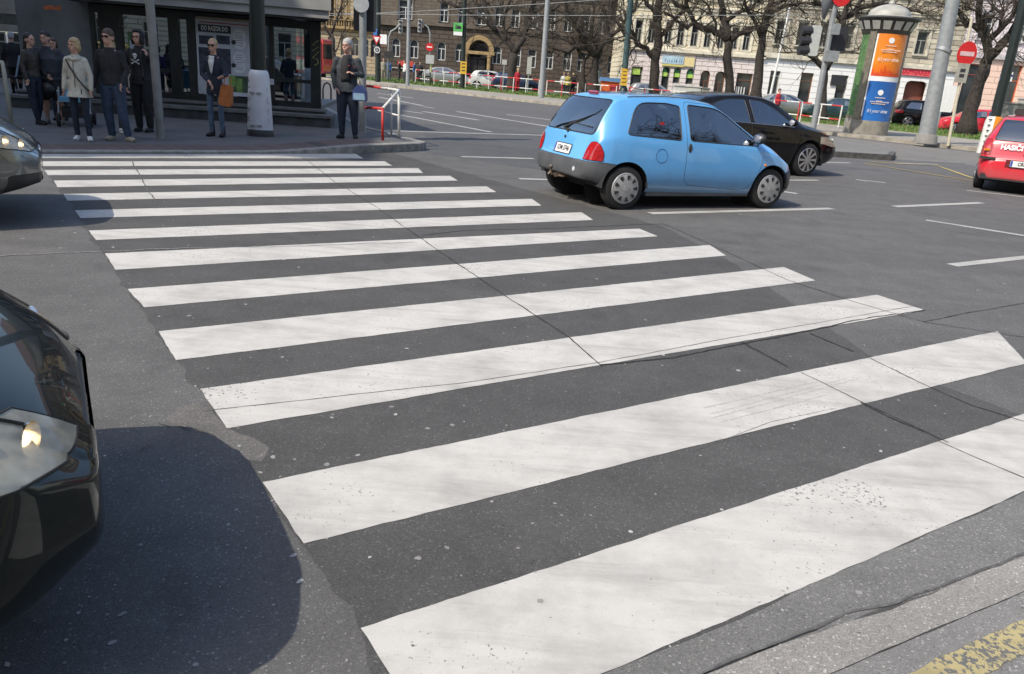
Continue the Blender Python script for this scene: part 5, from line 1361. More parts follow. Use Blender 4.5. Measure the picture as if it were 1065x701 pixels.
# ---- left edge cars placed by their front bumper
def nose_car(name, label, tip, hd, paint, rings, shield):
    L = CT['sedan']['L']; fx = Vector((math.cos(hd), math.sin(hd), 0)); c = Vector((tip[0], tip[1], 0))-fx*(L/2)
    hp = [(.34, .61), (.50, .595), (.70, .635), (.872, .69), (.872, .765), (.62, .745), (.42, .71)]
    root, f, xc, dm = make_car(name, label, 'sedan', c, hd, paint, head_poly=hp, rl_poly=[(.45, .80), (.80, .76), (.80, .92), (.50, .93)],
                               windows=sw_, doors=sd_, wheels='alloy5', grilles=[('grille', rpoly([(-.25, .60), (.25, .60), (.21, .28), (-.21, .28)], .05) if rings else rpoly([(-.30, .60), (.30, .60), (.24, .48), (-.24, .48)], .05), M_plast, -.012, .005, M_dkchrome if rings else paint)]+([('bumper_intake', rpoly([(sg*.38, .43), (sg*.74, .43), (sg*.70, .28), (sg*.38, .26)], .03), M_plast, -.008, .006, M_black) for sg in (-1, 1)] if rings else []), **SED_W)
    XM = Matrix(((0, 0, 1, 0), (1, 0, 0, 0), (0, 1, 0, 0), (0, 0, 0, 1)))
    def FP(dx, z): return Matrix.Translation((xc+dx, 0, z)) @ XM
    def nose_x(y, z):   # x of the nose surface
        for x in np.arange(L, L-1.0, -.004):
            if f['zb'](x) < z < f['zt'](x)-f['crown'](x)*.6 and side_y(f, x, z) > abs(y): return x-xc+.02*(x >= L-.01)
        return L-xc
    bm = B()
    if rings:
        for k in range(4): tube(bm, [FP(.012, .54) @ Vector((-.105+.07*k+.043*math.cos(a), .043*math.sin(a), 0)) for a in [2*math.pi*i/18 for i in range(19)]], .006, 5)
        link('four_ring_emblem', bm, M_chrome, root)
    else:
        bm.free()
    # lower intakes and fog lamps
    al = None
    for s in ():
        pts = [(s*.36, .44), (s*.66, .42), (s*.64, .30), (s*.36, .26)]
        bm = B()
        Pq = []
        def fxs(y, z):   # x of the nose surface at lateral y (plan curve)
            lo, hi = L-.9, L
            for _ in range(30):
                m = (lo+hi)/2
                if side_y(f, m, z) > abs(y): lo = m
                else: hi = m
            return lo-xc
        n_ = 8; top = []; bot = []
        for i in range(n_+1):
            y = .34+.40*i/n_
            top.append(Vector((fxs(y, .44)+.004, s*y, .445-.03*i/n_))); bot.append(Vector((fxs(y, .30)+.004, s*y, .27+.05*i/n_)))
        tv = [bm.verts.new(p) for p in top]; bv = [bm.verts.new(p) for p in bot]
        for i in range(n_): bm.faces.new((tv[i], tv[i+1], bv[i+1], bv[i]))
        tube(bm, top+list(reversed(bot))+[top[0]], .006, 5)
        link('bumper_intake', bm, M_plast, root)
        bm = B(); yy = .60; ellipsoid(bm, (fxs(yy, .36)-.0, s*yy, .355), (.012, .03, .03), 12, 8); link('fog_lamp', bm, pm('fog_lens', (.16, .16, .16), .15, .4, coat=1), root, smooth=True)
    # bonnet shut line
    for s in (-1, 1):
        bm = B(); pts = []
        for x in np.linspace(L-1.15, L-.12, 24):
            zt, wr, cr = f['zt'](x), f['wr'](x), f['crown'](x); pts.append(Vector((x-xc, s*wr*.93, zt-cr*.42)))
        tube(bm, pts, .004, 4); link('bonnet_gap', bm, M_black, root)
    for s in (-1, 1):
        mirror(dm[(s, 1)], 3.08-xc, s*side_y(f, 3.08, .95), .98, s, paint)
    bm = B()
    for s in (-1, 1): tube(bm, [Vector((3.62-xc, s*.15, f['zt'](3.6)+.01)), Vector((3.45-xc, s*.5+.1, f['zt'](3.45)-.03))], .008, 5)
    link('wiper', bm, M_plast, root)
    return root
nose_car('executive_car', 'silver grey saloon at the left edge with four rings on its grille', U(41, 168, .45), R(31), P_gre, True, False)
nose_car('dark_saloon', 'shiny black green saloon whose bonnet and headlight fill the lower left corner', U(87, 428, .50), R(31), P_grn, False, True)

# ================================================================== PEOPLE
M_skin = pm('skin', (.52, .30, .22), .55, var=.08, scale=12)
def cloth(name, col, rough=.85, var=.22, bump=.6, scale=5): return pm(name, col, rough, var=var, scale=scale, bump=bump, bscale=14, dist=.03)
C_blk = cloth('black_cloth', (.018, .018, .020)); C_navy = cloth('navy_cloth', (.02, .026, .042)); C_jean = cloth('blue_denim', (.035, .055, .095), var=.4, scale=6)
C_ljean = cloth('washed_denim', (.075, .115, .175), var=.4, scale=6); C_djean = cloth('dark_denim', (.016, .024, .042), var=.35)
C_beige = cloth('pale_beige_cotton', (.50, .48, .40), bump=.9); C_brown = cloth('dark_brown_leather', (.032, .024, .020), .45)
C_char = cloth('charcoal_cloth', (.038, .044, .052)); C_white = cloth('white_cotton', (.62, .62, .60)); C_grey = cloth('grey_cotton', (.25, .26, .26))
C_redc = cloth('red_cloth', (.40, .02, .035)); C_yel = cloth('yellow_cloth', (.6, .48, .12)); C_khaki = cloth('khaki_cloth', (.28, .25, .19)); C_blue = cloth('blue_cloth', (.06, .12, .28))
H_blond = pm('blond_hair', (.42, .31, .16), .6, var=.3, scale=30, bump=.5, bscale=120); H_dark = pm('dark_brown_hair', (.022, .015, .012), .5, var=.4, scale=30, bump=.5, bscale=120)
H_grey = pm('grey_hair', (.40, .39, .38), .7, var=.2, scale=30, bump=.5, bscale=120); H_brown = pm('brown_hair', (.07, .045, .03), .6, var=.3, scale=30)
def loft(bm, secs, seg=18):
    """secs: (x,y,z,rx,ry)"""
    rings = []
    for x, y, z, rx, ry in secs:
        rings.append([bm.verts.new((x+rx*math.cos(2*math.pi*k/seg), y+ry*math.sin(2*math.pi*k/seg), z)) for k in range(seg)])
    for a, b in zip(rings, rings[1:]):
        for k in range(seg): bm.faces.new((a[k], a[(k+1) % seg], b[(k+1) % seg], b[k]))
    bm.faces.new(list(reversed(rings[0]))); bm.faces.new(rings[-1])
def limb(bm, pts, rad, seg=12):
    P = [Vector(p) for p in pts]; tube(bm, P, rad, seg)
    for p, r in zip(P, rad): ellipsoid(bm, p, (r*.99,)*3, 10, 6)
def remesh(o, vox, smooth=0):
    m = o.modifiers.new('remesh', 'REMESH'); m.mode = 'VOXEL'; m.voxel_size = vox; m.use_smooth_shade = True
    if smooth:
        s = o.modifiers.new('smooth', 'SMOOTH'); s.iterations = smooth; s.factor = .5
    return o
def person(loc, face, H, label, group=None, pose=None, top=None, topm=None, hem=.92, legm=None, legs='trousers', shoem=None, hairm=None, hair='short', bulk=1.0, coarse=False, extras=None, female=False, name='person', head_yaw=0, glasses=False, sleeve=1.0, flare=1.0, openf=None, hood=False, legw=1.0):
    root = thing(name, loc, face, label, 'person', group)
    s = H/1.75; p = dict(hl=(.09, 0, .92), hr=(-.09, 0, .92), kl=(.10, -.02, .49), kr=(-.10, -.02, .49), al=(.10, .02, .08), ar=(-.10, .02, .08),
             sl=(.158, .0, 1.385), sr=(-.158, 0, 1.385), el=(.235, .03, 1.13), er=(-.235, .03, 1.13), wl=(.25, -.04, .89), wr=(-.25, -.04, .89), tl=0, tr=0)
    if female: p.update(sl=(.138, 0, 1.385), sr=(-.138, 0, 1.385), el=(.21, .03, 1.14), er=(-.21, .03, 1.14), wl=(.225, -.04, .90), wr=(-.225, -.04, .90))
    if bulk > 1.1: p.update(sl=(.185, 0, 1.38), sr=(-.185, 0, 1.38), el=(.28, .02, 1.13), er=(-.28, .02, 1.13), wl=(.29, -.05, .89), wr=(-.29, -.05, .89))
    if pose: p.update(pose)
    V_ = lambda k: Vector(p[k])*s if not isinstance(p[k], (int, float)) else p[k]
    seated = p.get('seated', False); hz = (p['hl'][2]+p['hr'][2])/2-.92; hy = (p['hl'][1]+p['hr'][1])/2
    def T(z, rx, ry, dy=0): return (0, (dy+hy)*s, (z+hz)*s, rx*s, ry*s)
    for k in ('sl', 'sr'): pass
    wsc = .88 if female else 1.0
    b = bulk
    hx = p.get('hx', 0)*s
    Hd = Matrix.Translation((hx, (hy-.015)*s, (1.635+hz)*s)) @ Matrix.Rotation(head_yaw, 4, 'Z') @ Matrix.Scale(1.06, 4)
    bm = B()
    loft(bm, [T(.86, .13*wsc*b, .09*b), T(.95, .155*wsc*b, .105*b), T(1.08, .13*wsc*b, .09*b), T(1.25, .15*wsc*b, .105*b), T(1.37, .16*wsc, .10), T(1.44, .11, .07), T(1.48, .056, .056), T(1.57, .052, .055, -.008)])
    # head
    def HE(c, r, mat=None):
        q = B(); ellipsoid(bm, [x*s for x in c], [x*s for x in r], 18, 12, M=Hd); q.free()
    HE((0, .005, .022), (.074, .094, .098)); HE((0, -.028, -.045), (.054, .062, .066)); HE((0, -.062, -.082), (.026, .026, .022))
    HE((0, -.090, -.012), (.011, .016, .024)); HE((0, -.088, .014), (.008, .014, .03)); HE((0, -.086, -.055), (.024, .010, .007)); HE((0, -.083, -.066), (.020, .010, .006))
    for q in (-1, 1):
        HE((.074*q, .01, -.008), (.012, .022, .034)); HE((.03*q, -.084, .030), (.022, .010, .007)); HE((.042*q, -.054, -.02), (.022, .022, .022))
    for k in ('l', 'r'):
        limb(bm, [V_('s'+k), V_('e'+k), V_('w'+k)], [.046*s*b, .036*s*b, .025*s])
        limb(bm, [V_('h'+k), V_('k'+k), V_('a'+k)], [.078*s*b, .052*s*b, .036*s])
        # calf bulge
        kk, aa = V_('k'+k), V_('a'+k); ellipsoid(bm, kk.lerp(aa, .3)+Vector((0, .015*s, 0)), (.048*s*b, .055*s*b, .11*s), 10, 8)
        # foot
        yaw = p['t'+k]; M = Matrix.Translation(aa) @ Matrix.Rotation(yaw, 4, 'Z')
        ellipsoid(bm, (0, -.07*s, -.045*s), (.038*s, .115*s, .03*s), 10, 7, M=M)
        # hand with five fingers
        w_, e_ = V_('w'+k), V_('e'+k); d = (w_-e_).normalized(); hd_ = p.get('hd'+k); d = Vector(hd_).normalized() if hd_ else d
        sd = 1 if k == 'l' else -1
        pn = p.get('pn'+k); side = Vector(pn).normalized() if pn else Vector((0, -1, 0))   # thumb side
        side = (side-d*side.dot(d)).normalized(); nrm = d.cross(side)
        pc = w_+d*.045*s
        Mx = Matrix((side, nrm, d)).transposed().to_4x4(); Mx.translation = pc
        ellipsoid(bm, (0, 0, 0), (.038*s, .016*s, .052*s), 12, 8, M=Mx)
        curl = p.get('curl', .5)
        if not coarse:
            cd = nrm*(-1 if k == 'l' else 1)*curl
            cd = Vector((-sd*.6, 0, 0))*curl if cd.length < 1e-6 else cd
            for fi, (off, ln) in enumerate(((.030, .070), (.010, .080), (-.010, .075), (-.028, .058))):
                b0 = pc+side*off*s+d*.035*s; b1 = b0+(d*.9+cd*.5).normalized()*ln*.5*s; b2 = b1+(d*.5+cd*1.3).normalized()*ln*.5*s
                tube(bm, [b0, b1, b2], [.0092*s, .0088*s, .0078*s], 8)
            b0 = pc+side*.028*s-d*.02*s; b1 = b0+(side*.8+d*.7).normalized()*.035*s; b2 = b1+(d*.9+side*.3+cd*.3).normalized()*.03*s
            tube(bm, [b0, b1, b2], [.013*s, .011*s, .009*s], 8)
    vx = .0085 if not coarse else .022
    body = remesh(link('body', bm, M_skin, root, smooth=True), vx)
    # eyes and mouth
    if not coarse:
        bm = B()
        for q in (-1, 1): ellipsoid(bm, (.030*q*s, -.0865*s, .012*s), (.013*s, .005*s, .006*s), 8, 6, M=Hd)
        link('eyes', bm, pm('eye_dark', (.03, .022, .018), .2), root)
        bm = B(); ellipsoid(bm, (0, -.094*s, -.0605*s), (.022*s, .004*s, .003*s), 8, 5, M=Hd); link('mouth', bm, pm('lips', (.28, .09, .08), .5), root)
    # legs
    if legs == 'trousers':
        bm = B(); loft(bm, [T(.84, .135*wsc*b, .10*b), T(.93, .165*wsc*b, .118*b), T(1.02, .15*wsc*b, .105*b)])
        for k in ('l', 'r'):
            a = V_('a'+k); kn = V_('k'+k); limb(bm, [V_('h'+k), V_('h'+k).lerp(kn, .5), kn, kn.lerp(a, .5), a+Vector((0, 0, .03*s))], [.092*s*b*wsc*legw, .083*s*b*wsc*legw, .066*s*b*legw*wsc, .060*s*legw*wsc, .052*s*legw*wsc])
        remesh(link('trousers', bm, legm, root, smooth=True), vx*1.4)
    elif legs == 'shorts':
        bm = B(); loft(bm, [T(.84, .15*b, .12*b), T(.93, .17*b, .13*b), T(1.02, .16*b, .12*b)])
        for k in ('l', 'r'): kn = V_('k'+k); limb(bm, [V_('h'+k), V_('h'+k).lerp(kn, .85)], [.10*s*b, .088*s*b])
        remesh(link('shorts', bm, legm, root, smooth=True), vx*1.4)
    # shoes
    bm = B()
    for k in ('l', 'r'):
        a = V_('a'+k); M = Matrix.Translation(a) @ Matrix.Rotation(p['t'+k], 4, 'Z')
        ellipsoid(bm, (0, -.075*s, -.040*s), (.046*s, .135*s, .038*s), 14, 8, M=M); ellipsoid(bm, (0, .005*s, -.02*s), (.045*s, .055*s, .05*s), 12, 8, M=M)
        box(bm, -.040*s, .040*s, -.17*s, .05*s, -.079*s, -.055*s, 0, M)
    remesh(link('shoes', bm, shoem or C_blk, root, smooth=True), .010 if not coarse else .02)
    # top
    bm = B(); g = .022
    S_ = [(hem-.02, (.165*wsc*b+g)*flare, (.12*b+g)*flare)] if hem < .9 else []
    S_ += [(max(hem, .86)+.0, (.158*wsc*b+g)*(1+(flare-1)*.6), .112*b+g), (1.08, .135*wsc*b+g, .098*b+g*.9), (1.25, .153*wsc*b+g, .108*b+g), (1.36, .160*wsc+g*.6, .105+g*.6), (1.41, .135*wsc, .092), (1.445, .098, .080), (1.485, .068, .070)]
    if hem < .8: S_.insert(0, (hem-.02, (.19*wsc*b+g)*flare, (.13*b+g)*flare)); S_.pop(1)
    loft(bm, [T(*q) for q in S_], 20)
    for k in ('l', 'r'):
        sh, e, w_ = V_('s'+k), V_('e'+k), V_('w'+k); w2 = e.lerp(w_, sleeve)
        limb(bm, [sh, sh.lerp(e, .5), e, e.lerp(w2, .5), w2], [.066*s*b**.5, .060*s*b**.5, .053*s*b**.5, .048*s, .040*s])
    if hood: loft(bm, [T(1.44, .09, .085), T(1.50, .078, .08, .01)], 14)
    jk = remesh(link(top or 'jacket', bm, topm, root, smooth=True), vx*1.4, 1)
    if openf:
        bm = B()   # visible shirt front in the open jacket
        zs_ = np.linspace(1.02 if openf != C_white else 1.15, 1.46, 8); L_, R2 = [], []
        for z in zs_:
            t_ = (z-zs_[0])/(zs_[-1]-zs_[0]); hw = (.088 if openf != C_white else .012+.058*t_)*(1 if t_ < .85 else .75)
            yy = np.interp(z, [1.0, 1.25, 1.36, 1.43, 1.475], [.128, .134, .122, .09, .077])
            L_.append(bm.verts.new(Vector((-hw, hy-yy-.004, z+hz))*s)); R2.append(bm.verts.new(Vector((hw, hy-yy-.004, z+hz))*s))
        for i in range(7): bm.faces.new((L_[i], L_[i+1], R2[i+1], R2[i]))
        o = link('shirt_front', bm, openf, root, smooth=True); m = o.modifiers.new('solid', 'SOLIDIFY'); m.thickness = .012
    else:
        bm = B(); pts = [Vector((0, hy-np.interp(z, [.9, 1.08, 1.25, 1.36, 1.43, 1.475], [.137, .120, .134, .122, .09, .077])-.003, z+hz))*s for z in np.linspace(max(hem, .93), 1.45, 10)]
        if not coarse: tube(bm, pts, .004, 5); link('zip', bm, M_plast, root)
        else: bm.free()
    # hair
    bm = B()
    def HA(c, r): ellipsoid(bm, [x*s for x in c], [x*s for x in r], 16, 10, M=Hd)
    if hair == 'short': HA((0, .012, .050), (.083, .097, .088)); HA((0, .05, -.0), (.076, .066, .07))
    elif hair == 'bun': HA((0, .02, .048), (.081, .094, .084)); HA((0, .06, 0), (.07, .06, .06)); HA((0, .12, .03), (.035, .035, .035))
    elif hair == 'bob': HA((0, .022, .046), (.086, .096, .088)); HA((0, .05, -.03), (.084, .068, .09)); HA((.07, .0, -.01), (.022, .045, .065)); HA((-.07, .0, -.01), (.022, .045, .065)); HA((.03, -.075, .075), (.045, .022, .022))
    elif hair == 'long': HA((0, .022, .046), (.084, .096, .088)); HA((0, .065, -.06), (.075, .055, .13)); HA((0, .095, -.2), (.07, .045, .16)); HA((0, .10, -.32), (.05, .035, .10))
    elif hair == 'hood': HA((0, .035, .035), (.098, .104, .108)); HA((0, .04, -.06), (.092, .085, .08)); HA((.074, -.03, -.03), (.026, .045, .09)); HA((-.074, -.03, -.03), (.026, .045, .09)); HA((0, -.03, .105), (.07, .06, .028))
    # cut the face free for short styles
    ho = remesh(link('hood' if hair == 'hood' else 'hair', bm, hairm, root, smooth=True), .009 if not coarse else .02)
    if glasses:
        bm = B()
        for q in (-1, 1):
            if glasses == 'specs':
                tube(bm, [Hd @ Vector((q*.034*s+.024*s*math.cos(t), -.098*s, .014*s+.016*s*math.sin(t))) for t in [2*math.pi*i/12 for i in range(13)]], .0028, 5)
                continue
            extrude_poly(bm, rrect(q*.034*s-.027*s, q*.034*s+.027*s, -.006*s, .030*s, .012*s), Hd @ Matrix.Translation((0, 0, 0)) @ VM, .092*s, .100*s)
            tube(bm, [Hd @ Vector((q*.062*s, -.094*s, .02*s)), Hd @ Vector((q*.084*s, .01*s, .02*s))], .003, 4)
        box(bm, -.012*s, .012*s, -.100*s, -.094*s, .014*s, .022*s, 0, Hd)
        link('sunglasses' if glasses is True else 'glasses', bm, pm('dark_lens', (.008, .008, .008), .08), root)
    if extras: extras(root, s, V_, Hd, p)
    return root
def P(px, py, z=None):
    if z is None:
        q = U(px, py, .03); z = sw(q.x, 0); q = U(px, py, z); z = sw(q.x, 0); return U(px, py, z)
    return U(px, py, z)
def height_at(loc, pytop, pxtop):
    lo, hi = .5, 3
    for _ in range(30):
        m = (lo+hi)/2; d = Vector((loc.x, loc.y, loc.z+m))-Vector((0, 0, CAM_H)); py = CY-FPX*d.dot(_u)/d.dot(_fw)
        if py < pytop: hi = m
        else: lo = m
    return lo
def strap(root, pts, r, mat, name='bag_strap'):
    bm = B(); tube(bm, pts, r, 6); return link(name, bm, mat, root)
# blonde woman in pale coat
L_ = P(87, 146); Hh = height_at(L_, 40, 82)
def ex_blonde(root, s, V_, Hd, p):
    strap(root, [Vector(q)*s for q in ((-.13, -.085, 1.40), (-.06, -.142, 1.28), (.06, -.150, 1.08), (.17, -.12, .93), (.2, -.02, .87))], .011, C_brown)
    bm = B(); tube(bm, [Vector((-.11, .02, 1.43))*s, Vector((-.07, -.10, 1.42))*s, Vector((0, -.115, 1.40))*s, Vector((.07, -.10, 1.42))*s, Vector((.11, .02, 1.43))*s], .028, 8); link('collar', bm, C_beige, root, smooth=True)
    bm = B(); tube(bm, [Vector((.09, -.12, .90))*s, Vector((.10, -.125, .7))*s, Vector((.085, -.12, .45))*s], .007, 5); link('belt_end', bm, C_brown, root)
person(L_, R(8), Hh, 'smiling blonde woman in a pale beige coat with white shoes and a brown cross strap', 'pedestrians waiting at the kerb', dict(tl=R(25), tr=R(5), al=(.12, -.02, .08), hdr=(0, -.3, -1)), 'coat', C_beige, .78, C_djean, 'trousers', C_white, H_blond, 'bob', 1.0, extras=ex_blonde, female=True, head_yaw=R(-16), flare=1.12)
# man with sunglasses holding her hand
L_ = P(122, 146); Hh = height_at(L_, 31, 108)
person(L_, R(6), Hh, 'man in a black zip jacket, jeans and sunglasses beside the blonde woman', 'pedestrians waiting at the kerb', dict(kl=(.13, -.03, .49), al=(.19, -.02, .08), ar=(-.07, 0, .08), tl=R(50), tr=R(-10), wl=(.19, -.09, .93), wr=(-.29, -.03, .86)), 'jacket', C_blk, .90, C_jean, 'trousers', C_khaki, H_brown, 'short', 1.05, glasses=True, head_yaw=R(-12), legw=1.15)
# person hidden behind him
L_ = P(122, 138); person(L_, R(185), height_at(L_, 40, 117), 'person with fair hair mostly hidden behind the man in sunglasses', 'pedestrians waiting at the kerb', {}, 'jacket', C_char, .90, C_blk, 'trousers', C_white, H_blond, 'bob', .9, female=True)
# woman with long dark hair, seen side on
L_ = P(40, 129); Hh = height_at(L_, 35, 30)
def ex_pony(root, s, V_, Hd, p):
    bm = B(); M = Matrix.Translation(Vector((.20, -.10, .70))*s); ellipsoid(bm, (0, 0, 0), (.10, .17, .13), 14, 10, M=M); o = link('handbag', bm, cloth('black_leather', (.012, .012, .013), .4), root, smooth=True)
    strap(root, [Vector((.20, -.2, .80))*s, Vector((.21, -.12, .95))*s, Vector((.2, 0, .82))*s], .010, MATS['black_leather'], 'bag_handle')
person(L_, R(80), Hh, 'woman with long dark ponytail and black handbag, turned towards the big man', 'pedestrians waiting at the kerb', dict(al=(.08, .06, .08), ar=(-.08, -.08, .08), wl=(.21, -.14, .98)), 'leather_jacket', C_brown, .93, C_djean, 'trousers', C_blk, H_dark, 'long', 1.0, extras=ex_pony, female=True, legw=1.15)
# big man in shorts
L_ = P(57, 128.5); Hh = height_at(L_, 33, 46)
person(L_, R(12), Hh, 'big man in a charcoal jacket and black shorts with bare calves', 'pedestrians waiting at the kerb', dict(al=(.16, 0, .08), kl=(.14, -.02, .49), ar=(-.12, 0, .08), kr=(-.12, -.02, .49), wr=(-.27, -.10, .95)), 'jacket', C_char, .88, C_blk, 'shorts', C_grey, H_dark, 'short', 1.42, head_yaw=R(-8))
L_ = P(64, 125); person(L_, R(15), height_at(L_, 38, 53)*.98, 'person in purple mostly hidden behind the big man in shorts', 'pedestrians waiting at the kerb', {}, 'jumper', cloth('purple_cloth', (.06, .03, .12)), .92, C_djean, 'trousers', C_blk, H_brown, 'bob', 1.0, female=True)
# hooded man behind the post with skull print
L_ = P(151, 137); Hh = height_at(L_, 32, 150)
def ex_skull(root, s, V_, Hd, p):
    bm = B(); c = Vector((-.01, -.150, 1.295))*s; M = Matrix.Translation(c) @ VM
    extrude_poly(bm, circ(0, .035, .036, 16, .036), M, 0, .006); extrude_poly(bm, rrect(-.02, .02, -.022, .012, .006, 2), M, 0, .006)
    for sg in (-1, 1):
        a = sg*R(28); q = lambda x, y: (x*math.cos(a)-y*math.sin(a), -.065+x*math.sin(a)+y*math.cos(a))
        extrude_poly(bm, [q(-.065, -.007), q(.065, -.007), q(.065, .007), q(-.065, .007)], M, .0, .005+.002*(sg+1))
        for e in (-1, 1): cx, cy = q(.065*e, 0); extrude_poly(bm, circ(cx, cy, .013, 8), M, 0, .006)
    o = link('skull_print', bm, C_white, root)
    bm = B()
    for e in (-1, 1): extrude_poly(bm, circ(.014*e, .034, .009, 10), M, .0065, .0085)
    extrude_poly(bm, [(-.004, .014), (.004, .014), (0, .024)], M, .0065, .0085); link('skull_eyes', bm, C_blk, o)
    bm = B()
    for sg in (-1, 1):
        yv = lambda z: np.interp(z, [.9, 1.08, 1.25, 1.36, 1.43], [.137, .120, .134, .122, .09])+.004
        tube(bm, [Vector((sg*(.085+.02*(1.45-z)), -yv(z)+.012, z))*s for z in np.linspace(.92, 1.44, 9)], .017, 6)
    link('jacket_edges', bm, cloth('black_leather_jacket', (.022, .022, .024), .4), root, smooth=True)
person(L_, 0, Hh, 'man in a black hooded top with a white skull and crossbones', 'pedestrians waiting at the kerb', dict(er=(-.29, .05, 1.14), wr=(-.30, -.04, .88), el=(.33, -.02, 1.20), wl=(.22, -.14, 1.33), hdl=(-.3, -.2, 1)), 'hooded_jacket', C_blk, .86, C_blk, 'trousers', C_blk, C_blk, 'hood', 1.1, extras=ex_skull, glasses='specs', hood=True, legw=1.2)
# woman with orange bag
L_ = P(226, 142); Hh = height_at(L_, 41, 219)
def ex_girl(root, s, V_, Hd, p):
    c = Vector((.27, -.16, .79))*s; M = Matrix.Translation(c) @ Matrix.Rotation(R(8), 4, 'Y')
    bm = B(); pr = [(-.105, -.19), (.105, -.19), (.115, -.12), (.09, .17), (-.09, .17), (-.115, -.12)]
    extrude_poly(bm, rpoly(pr, .03), M @ VM, -.05, .05)
    bmesh.ops.bevel(bm, geom=bm.edges[:], offset=.01, segments=2, affect='EDGES')
    strap(root, [M @ Vector((-.06, 0, .16)), M @ Vector((-.055, 0, .27)), M @ Vector((0, 0, .31)), M @ Vector((.055, 0, .27)), M @ Vector((.06, 0, .16))], .009, pm('tan_leather', (.40, .13, .035), .45, var=.2), 'bag_handle')
    bg_ = link('shoulder_bag', bm, MATS['tan_leather'], root, smooth=True, angle=50)
    bm = B()
    for k in (-1, 1):
        a = V_('a'+('l' if k > 0 else 'r')); tube(bm, [a+Vector((0, .03, -.05))*s, a+Vector((0, .005, .12))*s], [.045*s, .052*s], 10); tube(bm, [a+Vector((0, .045, -.02))*s, a+Vector((0, .05, -.078))*s], [.022*s, .014*s], 8)
    link('ankle_boots', bm, C_blk, root, smooth=True)
person(L_, R(0), Hh, 'fair haired woman in sunglasses and dark blazer with an orange bag on her arm', 'pedestrians waiting at the kerb', dict(el=(.23, -.03, 1.14), wl=(.17, -.23, 1.08), er=(-.22, -.02, 1.13), wr=(.0, -.22, .99), hdr=(.6, -.3, -.9), hdl=(.6, -.5, .1), tl=R(10), tr=R(-8)), 'blazer', C_navy, .80, C_ljean, 'trousers', C_blk, H_blond, 'bun', .95, extras=ex_girl, female=True, glasses=True, openf=C_white, legw=.95, sleeve=.72)
# grey haired man with blue bag
L_ = P(361, 144); Hh = height_at(L_, 41, 359)
def ex_man(root, s, V_, Hd, p):
    bm = B(); M = Matrix.Translation(Vector((.255, -.12, .86))*s); pr = [(-.13, -.16), (.14, -.16), (.13, .02), (.05, .12), (-.04, .12), (-.12, .02)]
    extrude_poly(bm, rpoly(pr, .03), M @ VM, -.07, .07, 0); link('blue_bag', bm, pm('blue_nylon', (.03, .05, .16), .5, var=.2), root)
    bm = B(); extrude_poly(bm, rpoly([(-.11, -.14), (.12, -.14), (.10, -.02), (-.10, -.02)], .02), M @ VM, .071, .078); link('bag_panel', bm, pm('pale_blue_nylon', (.22, .34, .45), .6), root)
    strap(root, [M @ Vector((-.02, 0, .11)), M @ Vector((0, 0, .2)), M @ Vector((.03, 0, .11))], .01, M_plast, 'bag_handle')
    bm = B(); c = Vector((.075, -.152, 1.30))*s
    for (dx, dz, r) in ((-.02, .0, .012), (.0, .006, .010), (.075, .0, .011), (.095, -.010, .009)): extrude_poly(bm, circ(dx, dz, r, 8), Matrix.Translation(c) @ VM, -.03, .014)
    link('red_embroidery', bm, pm('red_thread', (.22, .02, .03), .8), root)
person(L_, R(0), Hh, 'grey haired man in a dark jacket holding a small blue bag', 'pedestrians waiting at the kerb', dict(el=(.27, -.02, 1.15), wl=(.16, -.17, 1.16), hdl=(-.6, -.4, .3), er=(-.27, .04, 1.14), wr=(-.20, -.10, .90), hdr=(.7, -.3, -.5), kl=(.13, -.02, .49), al=(.15, 0, .08), tl=R(20), tr=R(-15)), 'jacket', C_char, .86, C_djean, 'trousers', C_blk, H_grey, 'short', 1.18, extras=ex_man, head_yaw=R(-22), openf=C_blk, legw=1.1)
# seated and distant people
L_ = UY(14, 60, 21); L_.z = .03
person(L_, R(200), 1.5, 'grey haired person in a black coat beside the chairs at the far left edge', None, {}, 'coat', C_blk, .75, C_blk, 'trousers', C_blk, H_grey, 'short', 1.2, coarse=True)
for k, (px, D, h_, fc, m1, m2, hm, lab) in enumerate([
        (398.5, 62, 1.62, 20, C_khaki, C_khaki, H_brown, 'pedestrian in khaki standing by the dark pole across the road'),
        (404, 63, 1.60, 0, C_blue, C_ljean, H_dark, 'pedestrian in blue standing just right of the khaki one'),
        (415, 66, 1.6, 90, C_blk, C_blk, H_dark, 'pedestrian in black walking behind the far railing, leftmost of the three dark ones'),
        (420.5, 65, 1.6, -60, C_white, C_char, H_brown, 'pedestrian in a white top behind the tall grey pole'),
        (430.5, 66, 1.6, 80, C_blue, C_char, H_dark, 'pedestrian with a blue top just right of the tall grey pole'),
        (436.5, 65, 1.6, 0, C_blk, C_blk, H_dark, 'pedestrian all in black right of the blue topped one'),
        (538, 58, 1.62, 30, C_redc, C_redc, H_blond, 'pedestrian in a long red coat under the bare trees'),
        (586, 60, 1.6, 10, C_white, C_char, H_blond, 'fair haired pedestrian left of the yellow one behind the railing'),
        (590.5, 59.5, 1.6, 0, C_yel, C_char, H_blond, 'pedestrian in a yellow top behind the far railing'),
        (596, 60, 1.6, -10, C_blk, C_blk, H_blond, 'dark clothed pedestrian right of the yellow one'),
        (812.5, 46, 1.55, 40, C_redc, C_blk, H_dark, 'person in a red jacket by the parked cars')]):
    q = UY(px, 85, D); person(Vector((q.x, D, .15)), R(fc), h_, lab, 'distant pedestrians', {}, 'coat', m1, .80, m2, 'trousers', C_blk, hm, 'short', 1.1, coarse=True)
